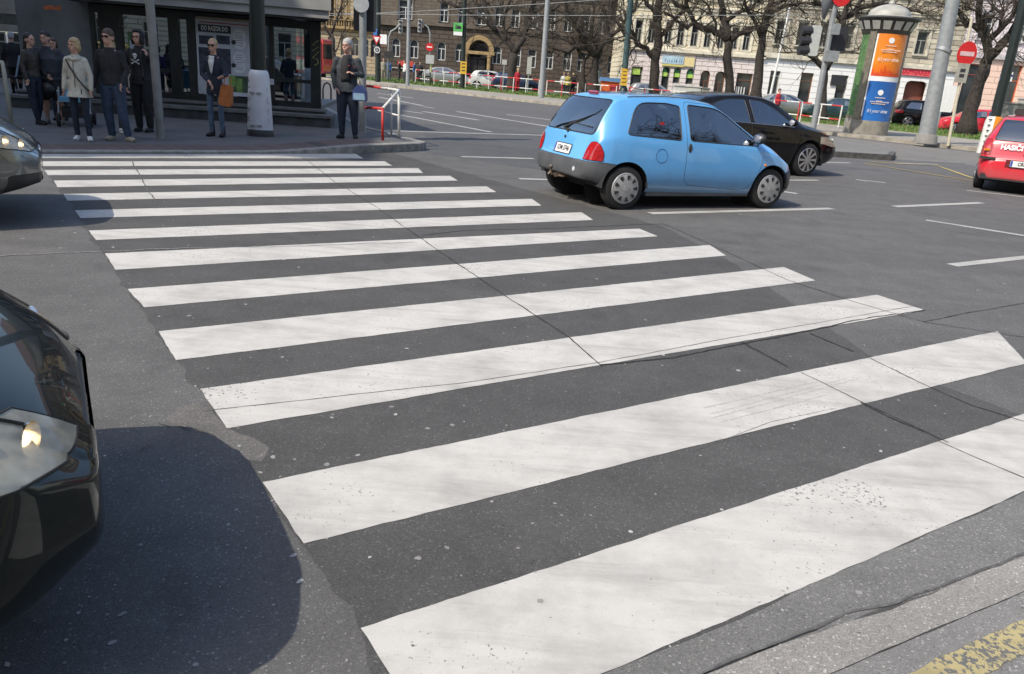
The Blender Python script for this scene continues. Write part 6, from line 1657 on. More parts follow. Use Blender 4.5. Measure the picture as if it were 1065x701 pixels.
# ================================================================== STREET FURNITURE
def pole_thing(name, label, base, top, r0, r1, mat, cat='pole', group=None, sleeve=None, seg=14):
    """base: ground point, top: (dx,dy,h) lean"""
    root = thing(name, base, 0, label, cat, group); bm = B()
    tube(bm, [Vector((0, 0, -.02)), Vector((0, 0, .001))+Vector(top)*.35, Vector(top)], [r0, (r0*.6+r1*.4), r1], seg)
    link('pole', bm, mat, root, smooth=True, angle=50)
    if sleeve: bm = B(); lathe(bm, [(r0*1.35, -.02), (r0*1.35, sleeve-.05), (r0*1.02, sleeve)], seg, Matrix.Translation((0, 0, 0))); link('base_collar', bm, MATS.get('collar') or pm('collar', (.20, .19, .175), .8, var=.3), root, smooth=True, angle=40)
    return root
def lean(base, pxt, pyt, h):  # lean so that the top passes the pixel at height h (poles really lean a little)
    d = ray(pxt, pyt); t = (base.z+h-CAM_H)/d.z if abs(d.z) > 1e-6 else 1
    t = base.y/d.y; p = Vector((0, 0, CAM_H))+d*t; k = h/(p.z-base.z); return ((p.x-base.x)*k, 0, h)
b = P(167.5, 144.5); pole_thing('sign_post', 'plain grey steel post in front of the hooded man', b, lean(b, 155.5, 0, 4.2), .068, .068, M_greypole)
bm = B(); 
b = P(271, 141); rt = pole_thing('lamp_post', 'thick dark green lamp post with a white advertising sleeve round its foot', b, lean(b, 267, 0, 7.0), .138, .128, M_greenpole, 'lamp post')
bm = B(); lathe(bm, [(.236, .10), (.234, .14), (.214, .60), (.188, 1.08), (.165, 1.16), (.12, 1.19)], 28, sx=1, sy=.95, capb=False); sl = link('advertising_sleeve', bm, pm('white_sleeve_plastic', (.60, .62, .65), .35, var=.10, scale=3, coat=.3), rt, smooth=True, angle=50)
bm = B(); lathe(bm, [(.246, 0), (.246, .10), (.23, .12)], 24); link('sleeve_base', bm, M_plast, sl, smooth=True, angle=40)
bm = B()
for zc in (.20, .78):
    for dx in (-.07, .06): rr = np.interp(zc, [.14, .6, 1.08], [.234, .214, .188]); box(bm, dx-.045, dx+.04, -rr-.012, -rr+.03, zc-.012, zc+.012)
link('sleeve_clips', bm, pm('clip_grey', (.30, .31, .33), .5), sl)
bm = B(); rnd = random.Random(4)
def on_sleeve(bm, ang, z, wd, h, mi=0):
    rr = np.interp(z, [.14, .6, 1.08], [.234, .214, .188])+.002; n = 4; pv = None
    for i in range(n+1):
        a = ang+(i/n)*wd/rr; q = (Vector((rr*math.sin(a), -rr*.95*math.cos(a), z)), Vector((rr*math.sin(a), -rr*.95*math.cos(a), z+h)))
        v = [bm.verts.new(x) for x in q]
        if pv: bm.faces.new((pv[0], v[0], v[1], pv[1])).material_index = mi
        pv = v
for z, wd in ((.86, .10), (.70, .08), (.655, .12), (.62, .06), (.50, .10), (.465, .12), (.43, .07), (.32, .11), (.27, .10)):
    k = 0
    a = -1.15
    while wd > 0: w1 = rnd.uniform(.012, .022); on_sleeve(bm, a, z, w1, .016, 1 if z < .33 and z > .3 else 0); a += (w1+.006)/.22; wd -= w1+.006
    on_sleeve(bm, 1.0, z-.02, .02, .014)
on_sleeve(bm, -1.1, 1.02, .035, .04, 1); on_sleeve(bm, -.95, .96, .04, .03, 0); on_sleeve(bm, -.92, 1.0, .03, .02, 0)
link('sleeve_print', bm, [M_ink, M_red], sl)
b = P(377, 140); rt = pole_thing('traffic_signal_post', 'grey signal post beside the man with the blue bag', b, lean(b, 377.5, 0, 3.6), .075, .07, M_galv, 'signal post')
bm = B(); c = UY(377, 6, b.y)-b; extrude_poly(bm, rrect(c.x-.2, c.x+.2, c.z-.45, c.z+.65, .03), VM, -.35, -.12, 0)
for dz in (-.22, .12, .45): lathe(bm, [(.13, 0), (.13, .14), (.12, .14), (.12, .02)], 14, Matrix.Translation((c.x, .35, c.z+dz)) @ Matrix.Rotation(R(-90), 4, 'X'))
link('signal_head', bm, M_plast, rt)
bm = B(); lathe(bm, [(.15, 0), (.15, .03)], 20, Matrix.Translation((c.x, -.10, c.z+.02)) @ Matrix.Rotation(R(90), 4, 'X')); link('round_sign_back', bm, pm('sign_back_grey', (.42, .44, .45), .5, .3), rt)

# near railing, red and white
def railing(name, label, P0, P1, h, zs_, panels, reds, group, r=.03, mats=None, diag=False):
    root = thing(name, P0, math.atan2(P1.y-P0.y, P1.x-P0.x), label, 'railing', group); L = (Vector((P1.x, P1.y, 0))-Vector((P0.x, P0.y, 0))).length
    for k in range(panels+1):
        x = L*k/panels; bm = B(); tube(bm, [Vector((x, 0, 0)), Vector((x, 0, h))], r, 8); link('post', bm, M_redp if k in reds else M_offwhite, root, smooth=True, angle=50)
    for zz_ in zs_:
        for k in range(panels):
            nseg = 2
            for j in range(nseg):
                a, c_ = L*(k+j/nseg)/panels, L*(k+(j+1)/nseg)/panels; bm = B(); tube(bm, [Vector((a, 0, zz_)), Vector((c_, 0, zz_))], r*.9, 8); link('rail', bm, M_redp if (j+k) % 2 == 0 else M_offwhite, root, smooth=True, angle=50)
    return root
A = P(398, 146); Bb = U(384, 128, .13); C_ = P(415, 144); D_ = P(407, 141.5)
rt = thing('guard_railing', A, 0, 'red and white tubular guard railing at the corner beside the grey haired man', 'railing')
def rl(p, q, mat, nm='rail', r=.026): bm = B(); tube(bm, [p, q], r, 9); ellipsoid(bm, p, (r, r, r), 8, 6); ellipsoid(bm, q, (r, r, r), 8, 6); link(nm, bm, mat, rt, smooth=True)
def at(px, py, Yy): return UY(px, py, Yy)-Vector((A.x, A.y, A.z))
yA, yC, yD = A.y, C_.y, D_.y; yB = yA+1.9
a0, a1 = Vector((0, 0, 0)), at(398, 113, yA); c0 = Vector(C_)-Vector(A); c1 = at(415, 94, yC); d0 = Vector(D_)-Vector(A); d1 = at(407, 92, yD); b1 = at(380, 89, yB); b0 = Vector((b1.x, b1.y, .0)); a2 = at(383, 112, yA+.6)
rl(a0, a1, M_redp, 'post'); rl(a1, c1, M_offwhite); rl(c0, c1, M_offwhite, 'post'); rl(d0, d1, M_offwhite, 'post', .02); rl(b0, b1, M_redp, 'post')
mid_ = b1.lerp(c1, .5); rl(b1, mid_, M_redp); rl(mid_, c1, M_offwhite); rl(a2, a1, M_redp); rl(Vector((b1.x, b1.y, b1.z*.5)), a2, M_redp); rl(Vector((c1.x, c1.y, c1.z*.48)), Vector((d1.x-.3, d1.y+.3, d1.z*.5)), M_offwhite, r=.018)
# small dark bollard arch at the pavilion end
q0 = P(336, 106); rt2 = thing('hoop_barrier', q0, 0, 'thin dark steel hoop at the right end of the pavilion steps', 'barrier')
bm = B(); tube(bm, [Vector((0, 0, 0)), Vector((0, 0, .45)), Vector((.05, 0, .6)), Vector((.14, 0, .66)), Vector((.24, 0, .6)), Vector((.28, 0, .45)), Vector((.28, 0, 0))], .028, 8); link('hoop', bm, M_greenpole, rt2, smooth=True)

# far railings: measured in the photo, on the verge
def seg_rail(pa, pb, Da, Db, panels, reds, label, z=.15):
    a, b2 = UY(pa[0], pa[1], Da), UY(pb[0], pb[1], Db); a.z = z; b2.z = z
    return railing('verge_railing', label, a, b2, 1.0, (.97, .35), panels, reds, 'red and white railings on the verge', .035)
seg_rail((432, 84), (482, 90), 62, 59, 5, (), 'red and white verge railing in front of the arched windows')
seg_rail((484, 90), (560, 98), 59, 55, 6, (3,), 'red and white verge railing in front of the portal')
seg_rail((568, 98), (600, 101), 54, 52.5, 2, (1,), 'red and white verge railing left of the sky blue car roof')
seg_rail((608, 101), (640, 104), 52.5, 51, 2, (), 'white verge railing section above the sky blue car roof')
seg_rail((652, 104), (760, 116), 50, 47, 6, (1, 4), 'long red and white verge railing above the black saloon')
seg_rail((803, 120), (829, 124), 43, 41.5, 1, (1,), 'orange red railing section left of the signal post')
seg_rail((832, 124), (872, 131), 41.3, 38.5, 2, (), 'white railing section right of the signal post')
# poles across the road
def far_pole(name, label, px, py, D, ptx, h, r0, r1, mat, cat='pole', z=.12, sleeve=None):
    b = UY(px, py, D); b.z = z; return pole_thing(name, label, b, lean(b, ptx, 0, h), r0, r1, mat, cat, sleeve=sleeve), b
rt, b = far_pole('sign_pole', 'dark green pole carrying several signs at the corner of the dark building', 393, 84, 58, 393.5, 9, .20, .16, M_greenpole, z=.15)
def onp(b, px, py): return UY(px, py, b.y)-b
def sign_board(rt, b, x0, x1, y0, y1, mat, name='sign', off=-.25, th=.04, parent=None):
    p, q = onp(b, x0, (y0+y1)/2), onp(b, x1, (y0+y1)/2); t_, u_ = onp(b, (x0+x1)/2, y0), onp(b, (x0+x1)/2, y1)
    bm = B(); box(bm, p.x, q.x, off-th, off, u_.z, t_.z); return link(name, bm, mat, parent or rt), (p.x+q.x)/2, (t_.z+u_.z)/2, q.x-p.x, t_.z-u_.z
sign_board(rt, b, 389, 393, 30, 37, pm('blue_sign', (.05, .15, .4), .5), off=-.24)
c = onp(b, 392.5, 41.5); bm = B(); extrude_poly(bm, [(c.x-.32, c.z+.25), (c.x+.32, c.z+.25), (c.x, c.z-.33)], VM, .26, .30); s_ = link('yield_sign', bm, M_red, rt); bm = B(); extrude_poly(bm, [(c.x-.2, c.z+.18), (c.x+.2, c.z+.18), (c.x, c.z-.18)], VM, .301, .31); link('sign_face', bm, M_white, s_)
c = onp(b, 393, 52); bm = B(); extrude_poly(bm, circ(c.x, c.z, .26, 20), VM, .26, .30); s_ = link('round_sign', bm, M_plast, rt); bm = B(); extrude_poly(bm, circ(c.x, c.z, .21, 20), VM, .301, .31); s2 = link('sign_face', bm, M_white, s_); bm = B(); extrude_poly(bm, circ(c.x, c.z, .15, 20), VM, .311, .32); link('sign_disc', bm, M_plast, s_); text('D', Matrix.Translation((c.x, -.325, c.z)) @ Matrix.Rotation(R(90), 4, 'X'), .24, M_white, s_)
sign_board(rt, b, 396, 403, 36, 46, M_white); sign_board(rt, b, 396.5, 403, 47, 49, pm('brown_sign', (.15, .08, .05), .6))
far_pole('tram_wire_pole', 'tall light grey steel pole, leftmost of the tall ones across the road', 424, 86, 55, 425.5, 10, .135, .10, M_galv, z=.13)
far_pole('tram_wire_pole', 'tall light grey steel pole standing in the grass by the bare trees', 563, 98, 50, 569.5, 10, .17, .12, M_galv, z=.15)
far_pole('tram_wire_pole', 'thin pale pole rising behind the parked cars', 800, 100, 56, 823, 9, .08, .06, M_white, z=.1)
rt, b = far_pole('dark_pole', 'dark green pole with a green and a yellow sign in front of the portal', 481, 90, 57, 483.5, 9, .16, .13, M_greenpole, z=.15)
o, cx, cz, w_, h_ = sign_board(rt, b, 472, 481.5, 24, 33, pm('green_sign', (.10, .42, .10), .5), off=-.2)
bm = B()
for k in range(3): extrude_poly(bm, [(cx-.2, cz+.17-k*.12), (cx+.05, cz+.10-k*.05), (cx+.22, cz+.05-k*.05), (cx+.2, cz-.0-k*.05), (cx-.2, cz+.12-k*.12)], VM, .242, .25)
link('sign_figure', bm, M_ink, o); sign_board(rt, b, 472, 481, 33.2, 37, M_white, off=-.2)
o, cx, cz, w_, h_ = sign_board(rt, b, 479, 485.5, 64, 77, M_yel, off=-.2); bm = B()
for k in range(3): box(bm, cx-.12, cx+.12, -.248, -.241, cz+.22-k*.22, cz+.30-k*.22)
link('sign_print', bm, M_ink, o)
rt, b = far_pole('dark_pole', 'teal green pole with an amber sign beside the sky blue car roof', 647.5, 103, 49, 656, 9, .19, .15, pm('teal_pole', (.035, .075, .08), .5, var=.2), z=.15)
o, cx, cz, w_, h_ = sign_board(rt, b, 645.5, 652, 71, 89, M_yel, off=-.24); bm = B()
for k in range(4): box(bm, cx-.12, cx+.12, -.288, -.281, cz+.28-k*.2, cz+.33-k*.2)
link('sign_print', bm, M_ink, o)
bm = B(); ellipsoid(bm, (0, 0, .6), (.3, .3, .45), 12, 8); link('pole_foot', bm, M_greenpole, rt, smooth=True)
# hooked signal masts
def mast(px, py, D, pyt, pxe, pye, label, side, mat=M_galv):
    b = UY(px, py, D); b.z = .13; rt = thing('signal_mast', b, 0, label, 'traffic light'); t_ = onp(b, px+(1 if side > 0 else 0), pyt); e = onp(b, pxe, pye)
    bm = B(); tube(bm, [Vector((0, 0, 0)), Vector((t_.x, 0, t_.z-.5)), Vector((t_.x+side*.15, 0, t_.z-.1)), Vector((t_.x+side*.5, 0, t_.z+.12)), Vector((e.x, 0, e.z+.3))], [.07, .06, .055, .05, .045], 8); link('mast', bm, mat, rt, smooth=True)
    bm = B(); extrude_poly(bm, rrect(e.x-.14, e.x+.14, e.z-.5, e.z+.4, .04), VM, .05, .2, 0)
    for k in range(3): tube(bm, [Vector((e.x, -.2, e.z+.25-k*.28)), Vector((e.x, -.3, e.z+.25-k*.28))], .10, 10, 1)
    link('signal_head', bm, [pm('signal_grey', (.40, .41, .40), .6), M_plast], rt); return rt, b
rt, b = mast(403.5, 84, 60, 31, 417, 27, 'hooked signal mast, its head pointing right, left of the tall grey pole', 1, M_galv)
bm = B(); c = onp(b, 405, 58); extrude_poly(bm, rrect(c.x-.35, c.x+.35, c.z-.15, c.z+.3, .05), VM, .05, .2); link('pedestrian_signal', bm, M_plast, rt)
rt, b = mast(447.5, 86, 60, 27, 437, 26, 'hooked signal mast with a red round sign, right of the tall grey pole', -1, M_galv)
bm = B(); c = onp(b, 447, 49); extrude_poly(bm, circ(c.x, c.z, .28, 18), VM, .1, .14); s_ = link('no_entry_sign', bm, M_red, rt); bm = B(); box(bm, c.x-.18, c.x+.18, -.15, -.141, c.z-.04, c.z+.05); link('white_bar', bm, M_white, s_)
bm = B(); c = onp(b, 447.5, 61); extrude_poly(bm, rrect(c.x-.3, c.x+.3, c.z-.35, c.z+.25, .05), VM, .05, .2); link('pedestrian_signal', bm, pm('signal_grey', (.4, .41, .4), .6), rt)
bm = B(); tube(bm, [Vector((0, 0, .9)), Vector((0, 0, 1.6))], .085, 8); link('yellow_box', bm, pm('pale_yellow', (.55, .55, .25), .6), rt)
# right: signal post
b = U(845, 137.5, .12); rt = pole_thing('signal_post', 'grey signal post with light heads seen from behind, left of the advertising column', b, lean(b, 868, 8, 5.6), .115, .095, M_galv, 'traffic light')
c = onp(b, 853.5, 40); bm = B(); h0, h1 = onp(b, 853, 59).z, onp(b, 855, 27).z
Mh = Matrix.Translation((c.x, 0, 0)) @ Matrix.Rotation(R(9), 4, 'Y')
extrude_poly(bm, rrect(-.16, .20, h0, h1, .08), Matrix.Translation((c.x-.26, 0, 0)) @ VM, -.15, .15, 0)
for k in range(3):
    z = h0+(h1-h0)*(.18+.32*k); tube(bm, [Vector((c.x-.40, -.02, z)), Vector((c.x-.78, -.04, z-.03))], [.17, .175], 12, 1)
link('signal_head', bm, [pm('signal_back_grey', (.46, .47, .44), .6, var=.1), M_plast], rt)
c = onp(b, 871, 39); bm = B(); extrude_poly(bm, rrect(c.x-.15, c.x+.42, onp(b, 871, 53).z, onp(b, 871, 27).z, .05), VM, -.3, -.1); link('signal_head', bm, M_plast, rt)
bm = B(); c = onp(b, 867.5, 31); box(bm, c.x-.12, c.x+.14, -.25, -.1, c.z-.18, c.z+.2); box(bm, c.x-.2, c.x+.3, -.22, -.1, c.z-1.15, c.z-.75); link('bracket_box', bm, M_galv, rt)
c = onp(b, 874, -3); bm = B(); extrude_poly(bm, circ(c.x, c.z, .34, 20), VM, .12, .16); link('no_entry_sign', bm, M_red, rt)
bm = B(); c = onp(b, 858, 5); lathe(bm, [(.05, -.5), (.2, .1), (.24, .7), (.1, .8)], 14, Matrix.Translation((c.x+.05, 0, c.z))); link('loudspeaker', bm, pm('horn_grey', (.12, .13, .14), .5), rt, smooth=True)
# advertising column
cb = U(899, 139, .12); root = thing('advertising_column', cb, R(0), 'round advertising column with a white dome, an orange poster above a blue one', 'advertising column')
rc = (UY(922, 138, cb.y).x-UY(877, 134, cb.y).x)/2*.96; zt_ = (UY(917, 24, cb.y).z-cb.z); ztop = UY(920, 10, cb.y).z-cb.z
bm = B(); lathe(bm, [(rc*1.0, 0), (rc*1.0, .55), (rc*.97, .62)], 40); link('plinth', bm, pm('plinth_concrete', (.22, .205, .17), .9, var=.25, scale=4, bump=.3), root, smooth=True, angle=40)
bm = B(); lathe(bm, [(rc*.95, .62), (rc*.95, zt_-.35)], 40); link('drum', bm, pm('drum_green', (.075, .16, .055), .8, var=.5, scale=7), root, smooth=True, angle=40)
bm = B()
for k, a in enumerate((-152, -92+18, -8, 60, 120)):
    A_ = R(a); c = Vector((rc*.965*math.cos(A_), rc*.965*math.sin(A_), 0)); M = Matrix.Translation(c) @ Matrix.Rotation(A_, 4, 'Z'); 
for a in (-142, -28, 40, 120): A_ = R(a); M = Matrix.Translation((rc*.965*math.cos(A_), rc*.965*math.sin(A_), 0)) @ Matrix.Rotation(A_, 4, 'Z'); box(bm, -.06, .06, -.14, .14, .6, zt_-.3, 0, M)
lathe(bm, [(rc*.99, .58), (rc*.99, .72)], 40); link('frame_posts', bm, pm('bronze_grey', (.17, .15, .11), .5, .3, var=.2), root)
def curved(bm, a0, a1, z0, z1, r, mi=0, n=16):
    pv = None
    for i in range(n+1):
        a = R(a0+(a1-a0)*i/n); v = [bm.verts.new((r*math.cos(a), r*math.sin(a), z)) for z in (z0, z1)]
        if pv: bm.faces.new((pv[0], v[0], v[1], pv[1])).material_index = mi
        pv = v
M_orp = None
def gradm(name, stops, z0, z1):
    m, nt, b = newmat(name); tc = nt.nodes.new('ShaderNodeTexCoord'); sp = nt.nodes.new('ShaderNodeSeparateXYZ'); nt.links.new(tc.outputs['Object'], sp.inputs[0])
    mr = nt.nodes.new('ShaderNodeMapRange'); mr.inputs[1].default_value = z0; mr.inputs[2].default_value = z1; nt.links.new(sp.outputs[2], mr.inputs[0])
    ad = nt.nodes.new('ShaderNodeMath'); ad.operation = 'MULTIPLY_ADD'; ad.inputs[1].default_value = .12; nt.links.new(noise(nt, tc.outputs['Object'], 4, 5), ad.inputs[0]); nt.links.new(mr.outputs[0], ad.inputs[2])
    nt.links.new(ramp(nt, ad.outputs[0], stops), b.inputs['Base Color']); b.inputs['Roughness'].default_value = .35; return m
zp = lambda px, py: UY(px, py, cb.y).z-cb.z
o0, o1 = zp(905, 79), zp(913, 31); q0_, q1_ = zp(895, 131), zp(903, 84)
A0, A1 = -128, -42
bm = B(); curved(bm, A0-4, A1+4, q0_-.1, o1+.1, rc*.985); link('poster_frame', bm, M_white, root, smooth=True)
bm = B(); curved(bm, A0, A1, o0, o1, rc*.992); p1 = link('orange_poster', bm, gradm('orange_poster_print', [(0, (.62, .06, .01)), (.2, (.70, .16, .01)), (.4, (.75, .24, .02)), (1, (.70, .20, .025))], o0, o1), root, smooth=True)
bm = B(); curved(bm, A0, A1, q0_, q1_, rc*.992); p2 = link('blue_poster', bm, gradm('blue_poster_print', [(0, (.03, .15, .42)), (.3, (.02, .14, .45)), (1, (.02, .11, .36))], q0_, q1_), root, smooth=True)
for par, z0, z1 in ((p1, o0, o1), (p2, q0_, q1_)):
    am = R(-94); M = Matrix.Translation((rc*math.cos(am)*1.0, rc*math.sin(am)*1.0, 0)) @ Matrix.Rotation(am+R(90), 4, 'Z')
    Mt = M @ Matrix.Translation((0, -.010, z0+(z1-z0)*.36)) @ Matrix.Rotation(R(90), 4, 'X'); text("It's your time", Mt, .21, M_white, par, shear=.35, sx=.72)
    bm = B(); c_ = z0+(z1-z0)*.76; extrude_poly(bm, circ(0, c_, .11, 14), M @ VM, -.01, .008); link('round_logo', bm, M_white, par)
    bm = B(); rnd = random.Random(8)
    for j, (zz_, ww) in enumerate(((.64, .18), (.57, .1), (.55, .34), (.51, .28))):
        x = -ww
        while x < ww: e = rnd.uniform(.03, .08); box(bm, x, x+e, -.010, .010, z0+(z1-z0)*zz_, z0+(z1-z0)*zz_+.03, 0, M); x += e+.02
    link('small_print', bm, pm('pale_print', (.75, .6, .5), .6), par)
# skyline on the orange poster
bm = B(); rnd = random.Random(9)
a = A0+2
while a < A1-3: ww = rnd.uniform(2, 5); curved(bm, a, a+ww, o0, o0+rnd.uniform(.12, .42), rc*.9935, n=2); a += ww+rnd.uniform(0, 2)
link('skyline_print', bm, pm('red_skyline', (.58, .06, .01), .5), p1)
zr = zp(917, 27)
bm = B(); lathe(bm, [(rc*.98, zr-.35), (rc*1.02, zr-.30), (rc*1.28, zr+.22), (rc*1.38, zr+.24), (rc*1.38, zr+.28), (rc*1.2, zr+.32)], 40, capb=False, capt=False); link('canopy_band', bm, pm('canopy_dark', (.045, .045, .04), .5, var=.3), root, smooth=True, angle=40)
for k in range(16):
    a = 2*math.pi*k/16; M = Matrix.Rotation(a, 4, 'Z'); bm = B(); pr = []
    for da, rr, zz_ in ((-.14, 1.065, zr-.18), (.14, 1.065, zr-.18), (.15, 1.25, zr+.13), (-.15, 1.25, zr+.13)): pr.append(Vector((rr*rc*math.cos(da), rr*rc*math.sin(da), zz_)))
    if -3.3 < (a if a < math.pi else a-2*math.pi) < .2: bm.faces.new([bm.verts.new(M @ (p+Vector((.04, 0, 0)))) for p in pr]); link('canopy_panel', bm, pm('canopy_glass', (.38, .38, .34), .3), root)
    else: bm.free()
bm = B(); prof = [(rc*1.30, zr+.27), (rc*1.0, zr+.36)]+[(rc*.92*math.cos(t), zr+.37+.46*math.sin(t)) for t in np.linspace(0, math.pi/2-.1, 8)]+[(.12, zr+.85), (.10, zr+.95), (.03, zr+.98)]
lathe(bm, prof, 36, capb=False); link('dome', bm, pm('dome_metal', (.36, .35, .31), .5, var=.2, scale=3), root, smooth=True, angle=50)
# big pale pole and others on the right
b = U(962, 149, .12); rt = pole_thing('lamp_standard', 'thick pale grey pole right of the advertising column', b, lean(b, 991, 0, 7), .30, .19, M_galv, 'lamp post', sleeve=.0)
bm = B(); lathe(bm, [(.42, 0), (.36, .28), (.30, .34)], 16); link('foot_collar', bm, MATS['collar'] if 'collar' in MATS else pm('collar', (.20, .19, .175), .8), rt, smooth=True, angle=40)
c = onp(b, 981.5, 52); bm = B(); tube(bm, [Vector((c.x-.02, 0, c.z-.06)), Vector((c.x+.02, 0, c.z+.06))], .285, 14); link('clamp', bm, M_galv, rt, smooth=True, angle=40)
b = U(986, 151, .12); rt = pole_thing('sign_pole', 'thin pale pole with a round red no entry sign, right of the thick grey pole', b, lean(b, 1005, 50, 4.4), .055, .05, pm('cream_pole', (.55, .50, .38), .6), 'road sign')
c = onp(b, 1004.5, 56); bm = B(); extrude_poly(bm, circ(c.x, c.z, .34, 26, .42), VM, .06, .09); s_ = link('no_entry_sign', bm, M_red, rt); bm = B(); box(bm, c.x-.25, c.x+.25, -.10, -.091, c.z-.075, c.z+.075); link('white_bar', bm, pm('faded_bar', (.6, .42, .42), .6), s_)
c = onp(b, 999, 76); bm = B(); box(bm, c.x-.20, c.x+.22, -.1, -.06, c.z-.33, c.z+.33); s_ = link('plate_sign', bm, pm('dirty_plate', (.34, .33, .28), .6, var=.2), rt); bm = B(); box(bm, c.x-.08, c.x+.1, -.106, -.101, c.z-.15, c.z-.03); box(bm, c.x-.08, c.x+.1, -.106, -.101, c.z+.03, c.z+.15); link('plate_print', bm, M_ink, s_)
b = UY(1033, 133, 26.5); b.z = .12; rt = pole_thing('lamp_post', 'dark green post rising from an orange and white sleeve at the right edge', b, lean(b, 1066, 0, 7), .15, .14, M_greenpole, 'lamp post')
top_ = onp(b, 1036, 121); bm = B(); ax = Vector(lean(b, 1066, 0, 1)).normalized()
Hs = top_.z; Mx = Matrix.Shear('XY', 4, (0, 0)) if False else Matrix.Identity(4)
def sleeve_half(a0, a1, mat, nm):
    bm = B(); n = 10; rows = []
    for z, rr in ((0, .30), (.2, .295), (Hs*.85, .27), (Hs*.97, .23), (Hs, .13)):
        cx = ax.x/ax.z*z; rows.append([bm.verts.new((cx+rr*math.cos(R(a0+(a1-a0)*i/n)), rr*math.sin(R(a0+(a1-a0)*i/n)), z)) for i in range(n+1)])
    for p, q in zip(rows, rows[1:]):
        for i in range(n): bm.faces.new((p[i], p[i+1], q[i+1], q[i]))
    return link(nm, bm, mat, rt, smooth=True, angle=50)
sleeve_half(-250, -120, pm('white_sleeve', (.66, .65, .6), .4), 'sleeve_white'); sleeve_half(-120, 110, pm('orange_sleeve', (.68, .23, .02), .4), 'sleeve_orange')
bm = B(); rnd = random.Random(6)
for k in range(7): z = .2+k*.17; cx = ax.x/ax.z*z; a = R(-145); box(bm, cx+.29*math.cos(a)-.05, cx+.29*math.cos(a)+.05, .29*math.sin(a)-.02, .29*math.sin(a)+.01, z, z+.035)
link('sleeve_print', bm, M_ink, rt)
# white post sign box and utility boxes
q = U(972, 139, .15); root = thing('light_box', q, 0, 'tall narrow white light box behind the thick grey pole', 'sign'); zz1 = UY(978, 88, q.y).z-q.z; zz0 = UY(976, 116, q.y).z-q.z; bm = B(); tube(bm, [Vector((.02, 0, 0)), Vector((.02, 0, zz0))], .06, 8); link('post', bm, M_galv, root); bm = B(); extrude_poly(bm, rrect(-.05, .55, zz0, zz1, .04), VM, -.2, .02); link('box', bm, M_white, root)
def cabinet(px0, px1, py0, py1, D, mat, label, name='utility_cabinet'):
    a = UY(px0, py1, D); b2 = UY(px1, py1, D); zt2 = UY((px0+px1)/2, py0, D).z; root = thing(name, (a.x, D, .12), 0, label, 'cabinet'); w2 = b2.x-a.x; h2 = zt2-.12
    bm = B(); box(bm, 0, w2, 0, .6, 0, h2); bmesh.ops.bevel(bm, geom=bm.edges[:], offset=.02, segments=1, affect='EDGES'); link('cabinet_body', bm, mat, root)
    bm = B(); box(bm, -.04, w2+.04, -.05, .66, h2+.002, h2+.07); link('lid', bm, mat, root)
    bm = B(); box(bm, w2*.06, w2*.48, -.02, -.003, h2*.1, h2*.92); box(bm, w2*.52, w2*.94, -.02, -.003, h2*.1, h2*.92); d = link('cabinet_doors', bm, mat, root); bm = B(); box(bm, w2*.44, w2*.47, -.04, -.021, h2*.5, h2*.6); link('handle', bm, M_plast, d); return root, w2, h2
M_cab = pm('cabinet_grey', (.26, .26, .235), .7, var=.2, scale=3)
cabinet(1042, 1062, 108, 134, 45, M_cab, 'grey utility cabinet behind the orange and white sleeve')
cabinet(1058, 1085, 104, 130, 47, pm('cabinet_pale', (.42, .42, .39), .7), 'paler utility cabinet at the right edge behind the grey one')
root, w2, h2 = cabinet(699, 727, 90, 108, 57.5, pm('cabinet_white', (.58, .57, .53), .7, var=.1), 'white graffiti covered container in front of the pink arcade', 'container')
bm = B(); rnd = random.Random(12)
for k in range(5):
    x = w2*(.1+.18*k); pts = [Vector((x+rnd.uniform(-.1, .2), -.03, h2*rnd.uniform(.3, .8))) for _ in range(6)]; tube(bm, pts, .018, 4)
link('graffiti', bm, pm('faded_graffiti', (.45, .42, .28), .7), root)
cabinet(728, 736, 92, 108, 57.4, M_cab, 'dark grey box at the right end of the white container')
root, w2, h2 = cabinet(624.5, 643, 86, 99, 52, pm('kiosk_orange', (.60, .12, .03), .6), 'small orange news kiosk with a blue roof by the teal pole', 'news_stand')
bm = B(); box(bm, -.1, w2+.1, -.1, .75, h2+.08, h2+.3); link('blue_roof', bm, pm('blue_canvas', (.10, .22, .42), .6), root); bm = B(); box(bm, w2*.5, w2, -.06, -.045, h2*.1, h2*.9); link('dark_red_panel', bm, pm('dark_red_panel', (.22, .02, .03), .5), root); bm = B(); extrude_poly(bm, circ(w2*.74, h2*.5, .2, 14), VM, .061, .07); link('round_emblem', bm, pm('emblem_red', (.5, .08, .08), .5), root)
# small information posts
for px, py0, py1, D, lab in ((549, 59, 88, 60, 'narrow grey information post right of the red coated pedestrian'), (621.5, 70, 92, 58, 'narrow grey information post beside the orange news kiosk'), (524.5, 62, 67, 60, 'small white plate on a thin post by the big bare tree')):
    q = UY(px, py1, D); q.z = .15; root = thing('information_post', q, 0, lab, 'sign'); h1 = UY(px, py0, D).z-q.z; bm = B(); tube(bm, [Vector((0, 0, 0)), Vector((0, 0, h1))], .05, 6); link('post', bm, M_galv, root)
    bm = B(); box(bm, -.17, .17, -.08, -.05, h1-(1.2 if py1 > 70 else .35), h1); link('board', bm, pm('board_grey', (.40, .40, .37), .6), root)
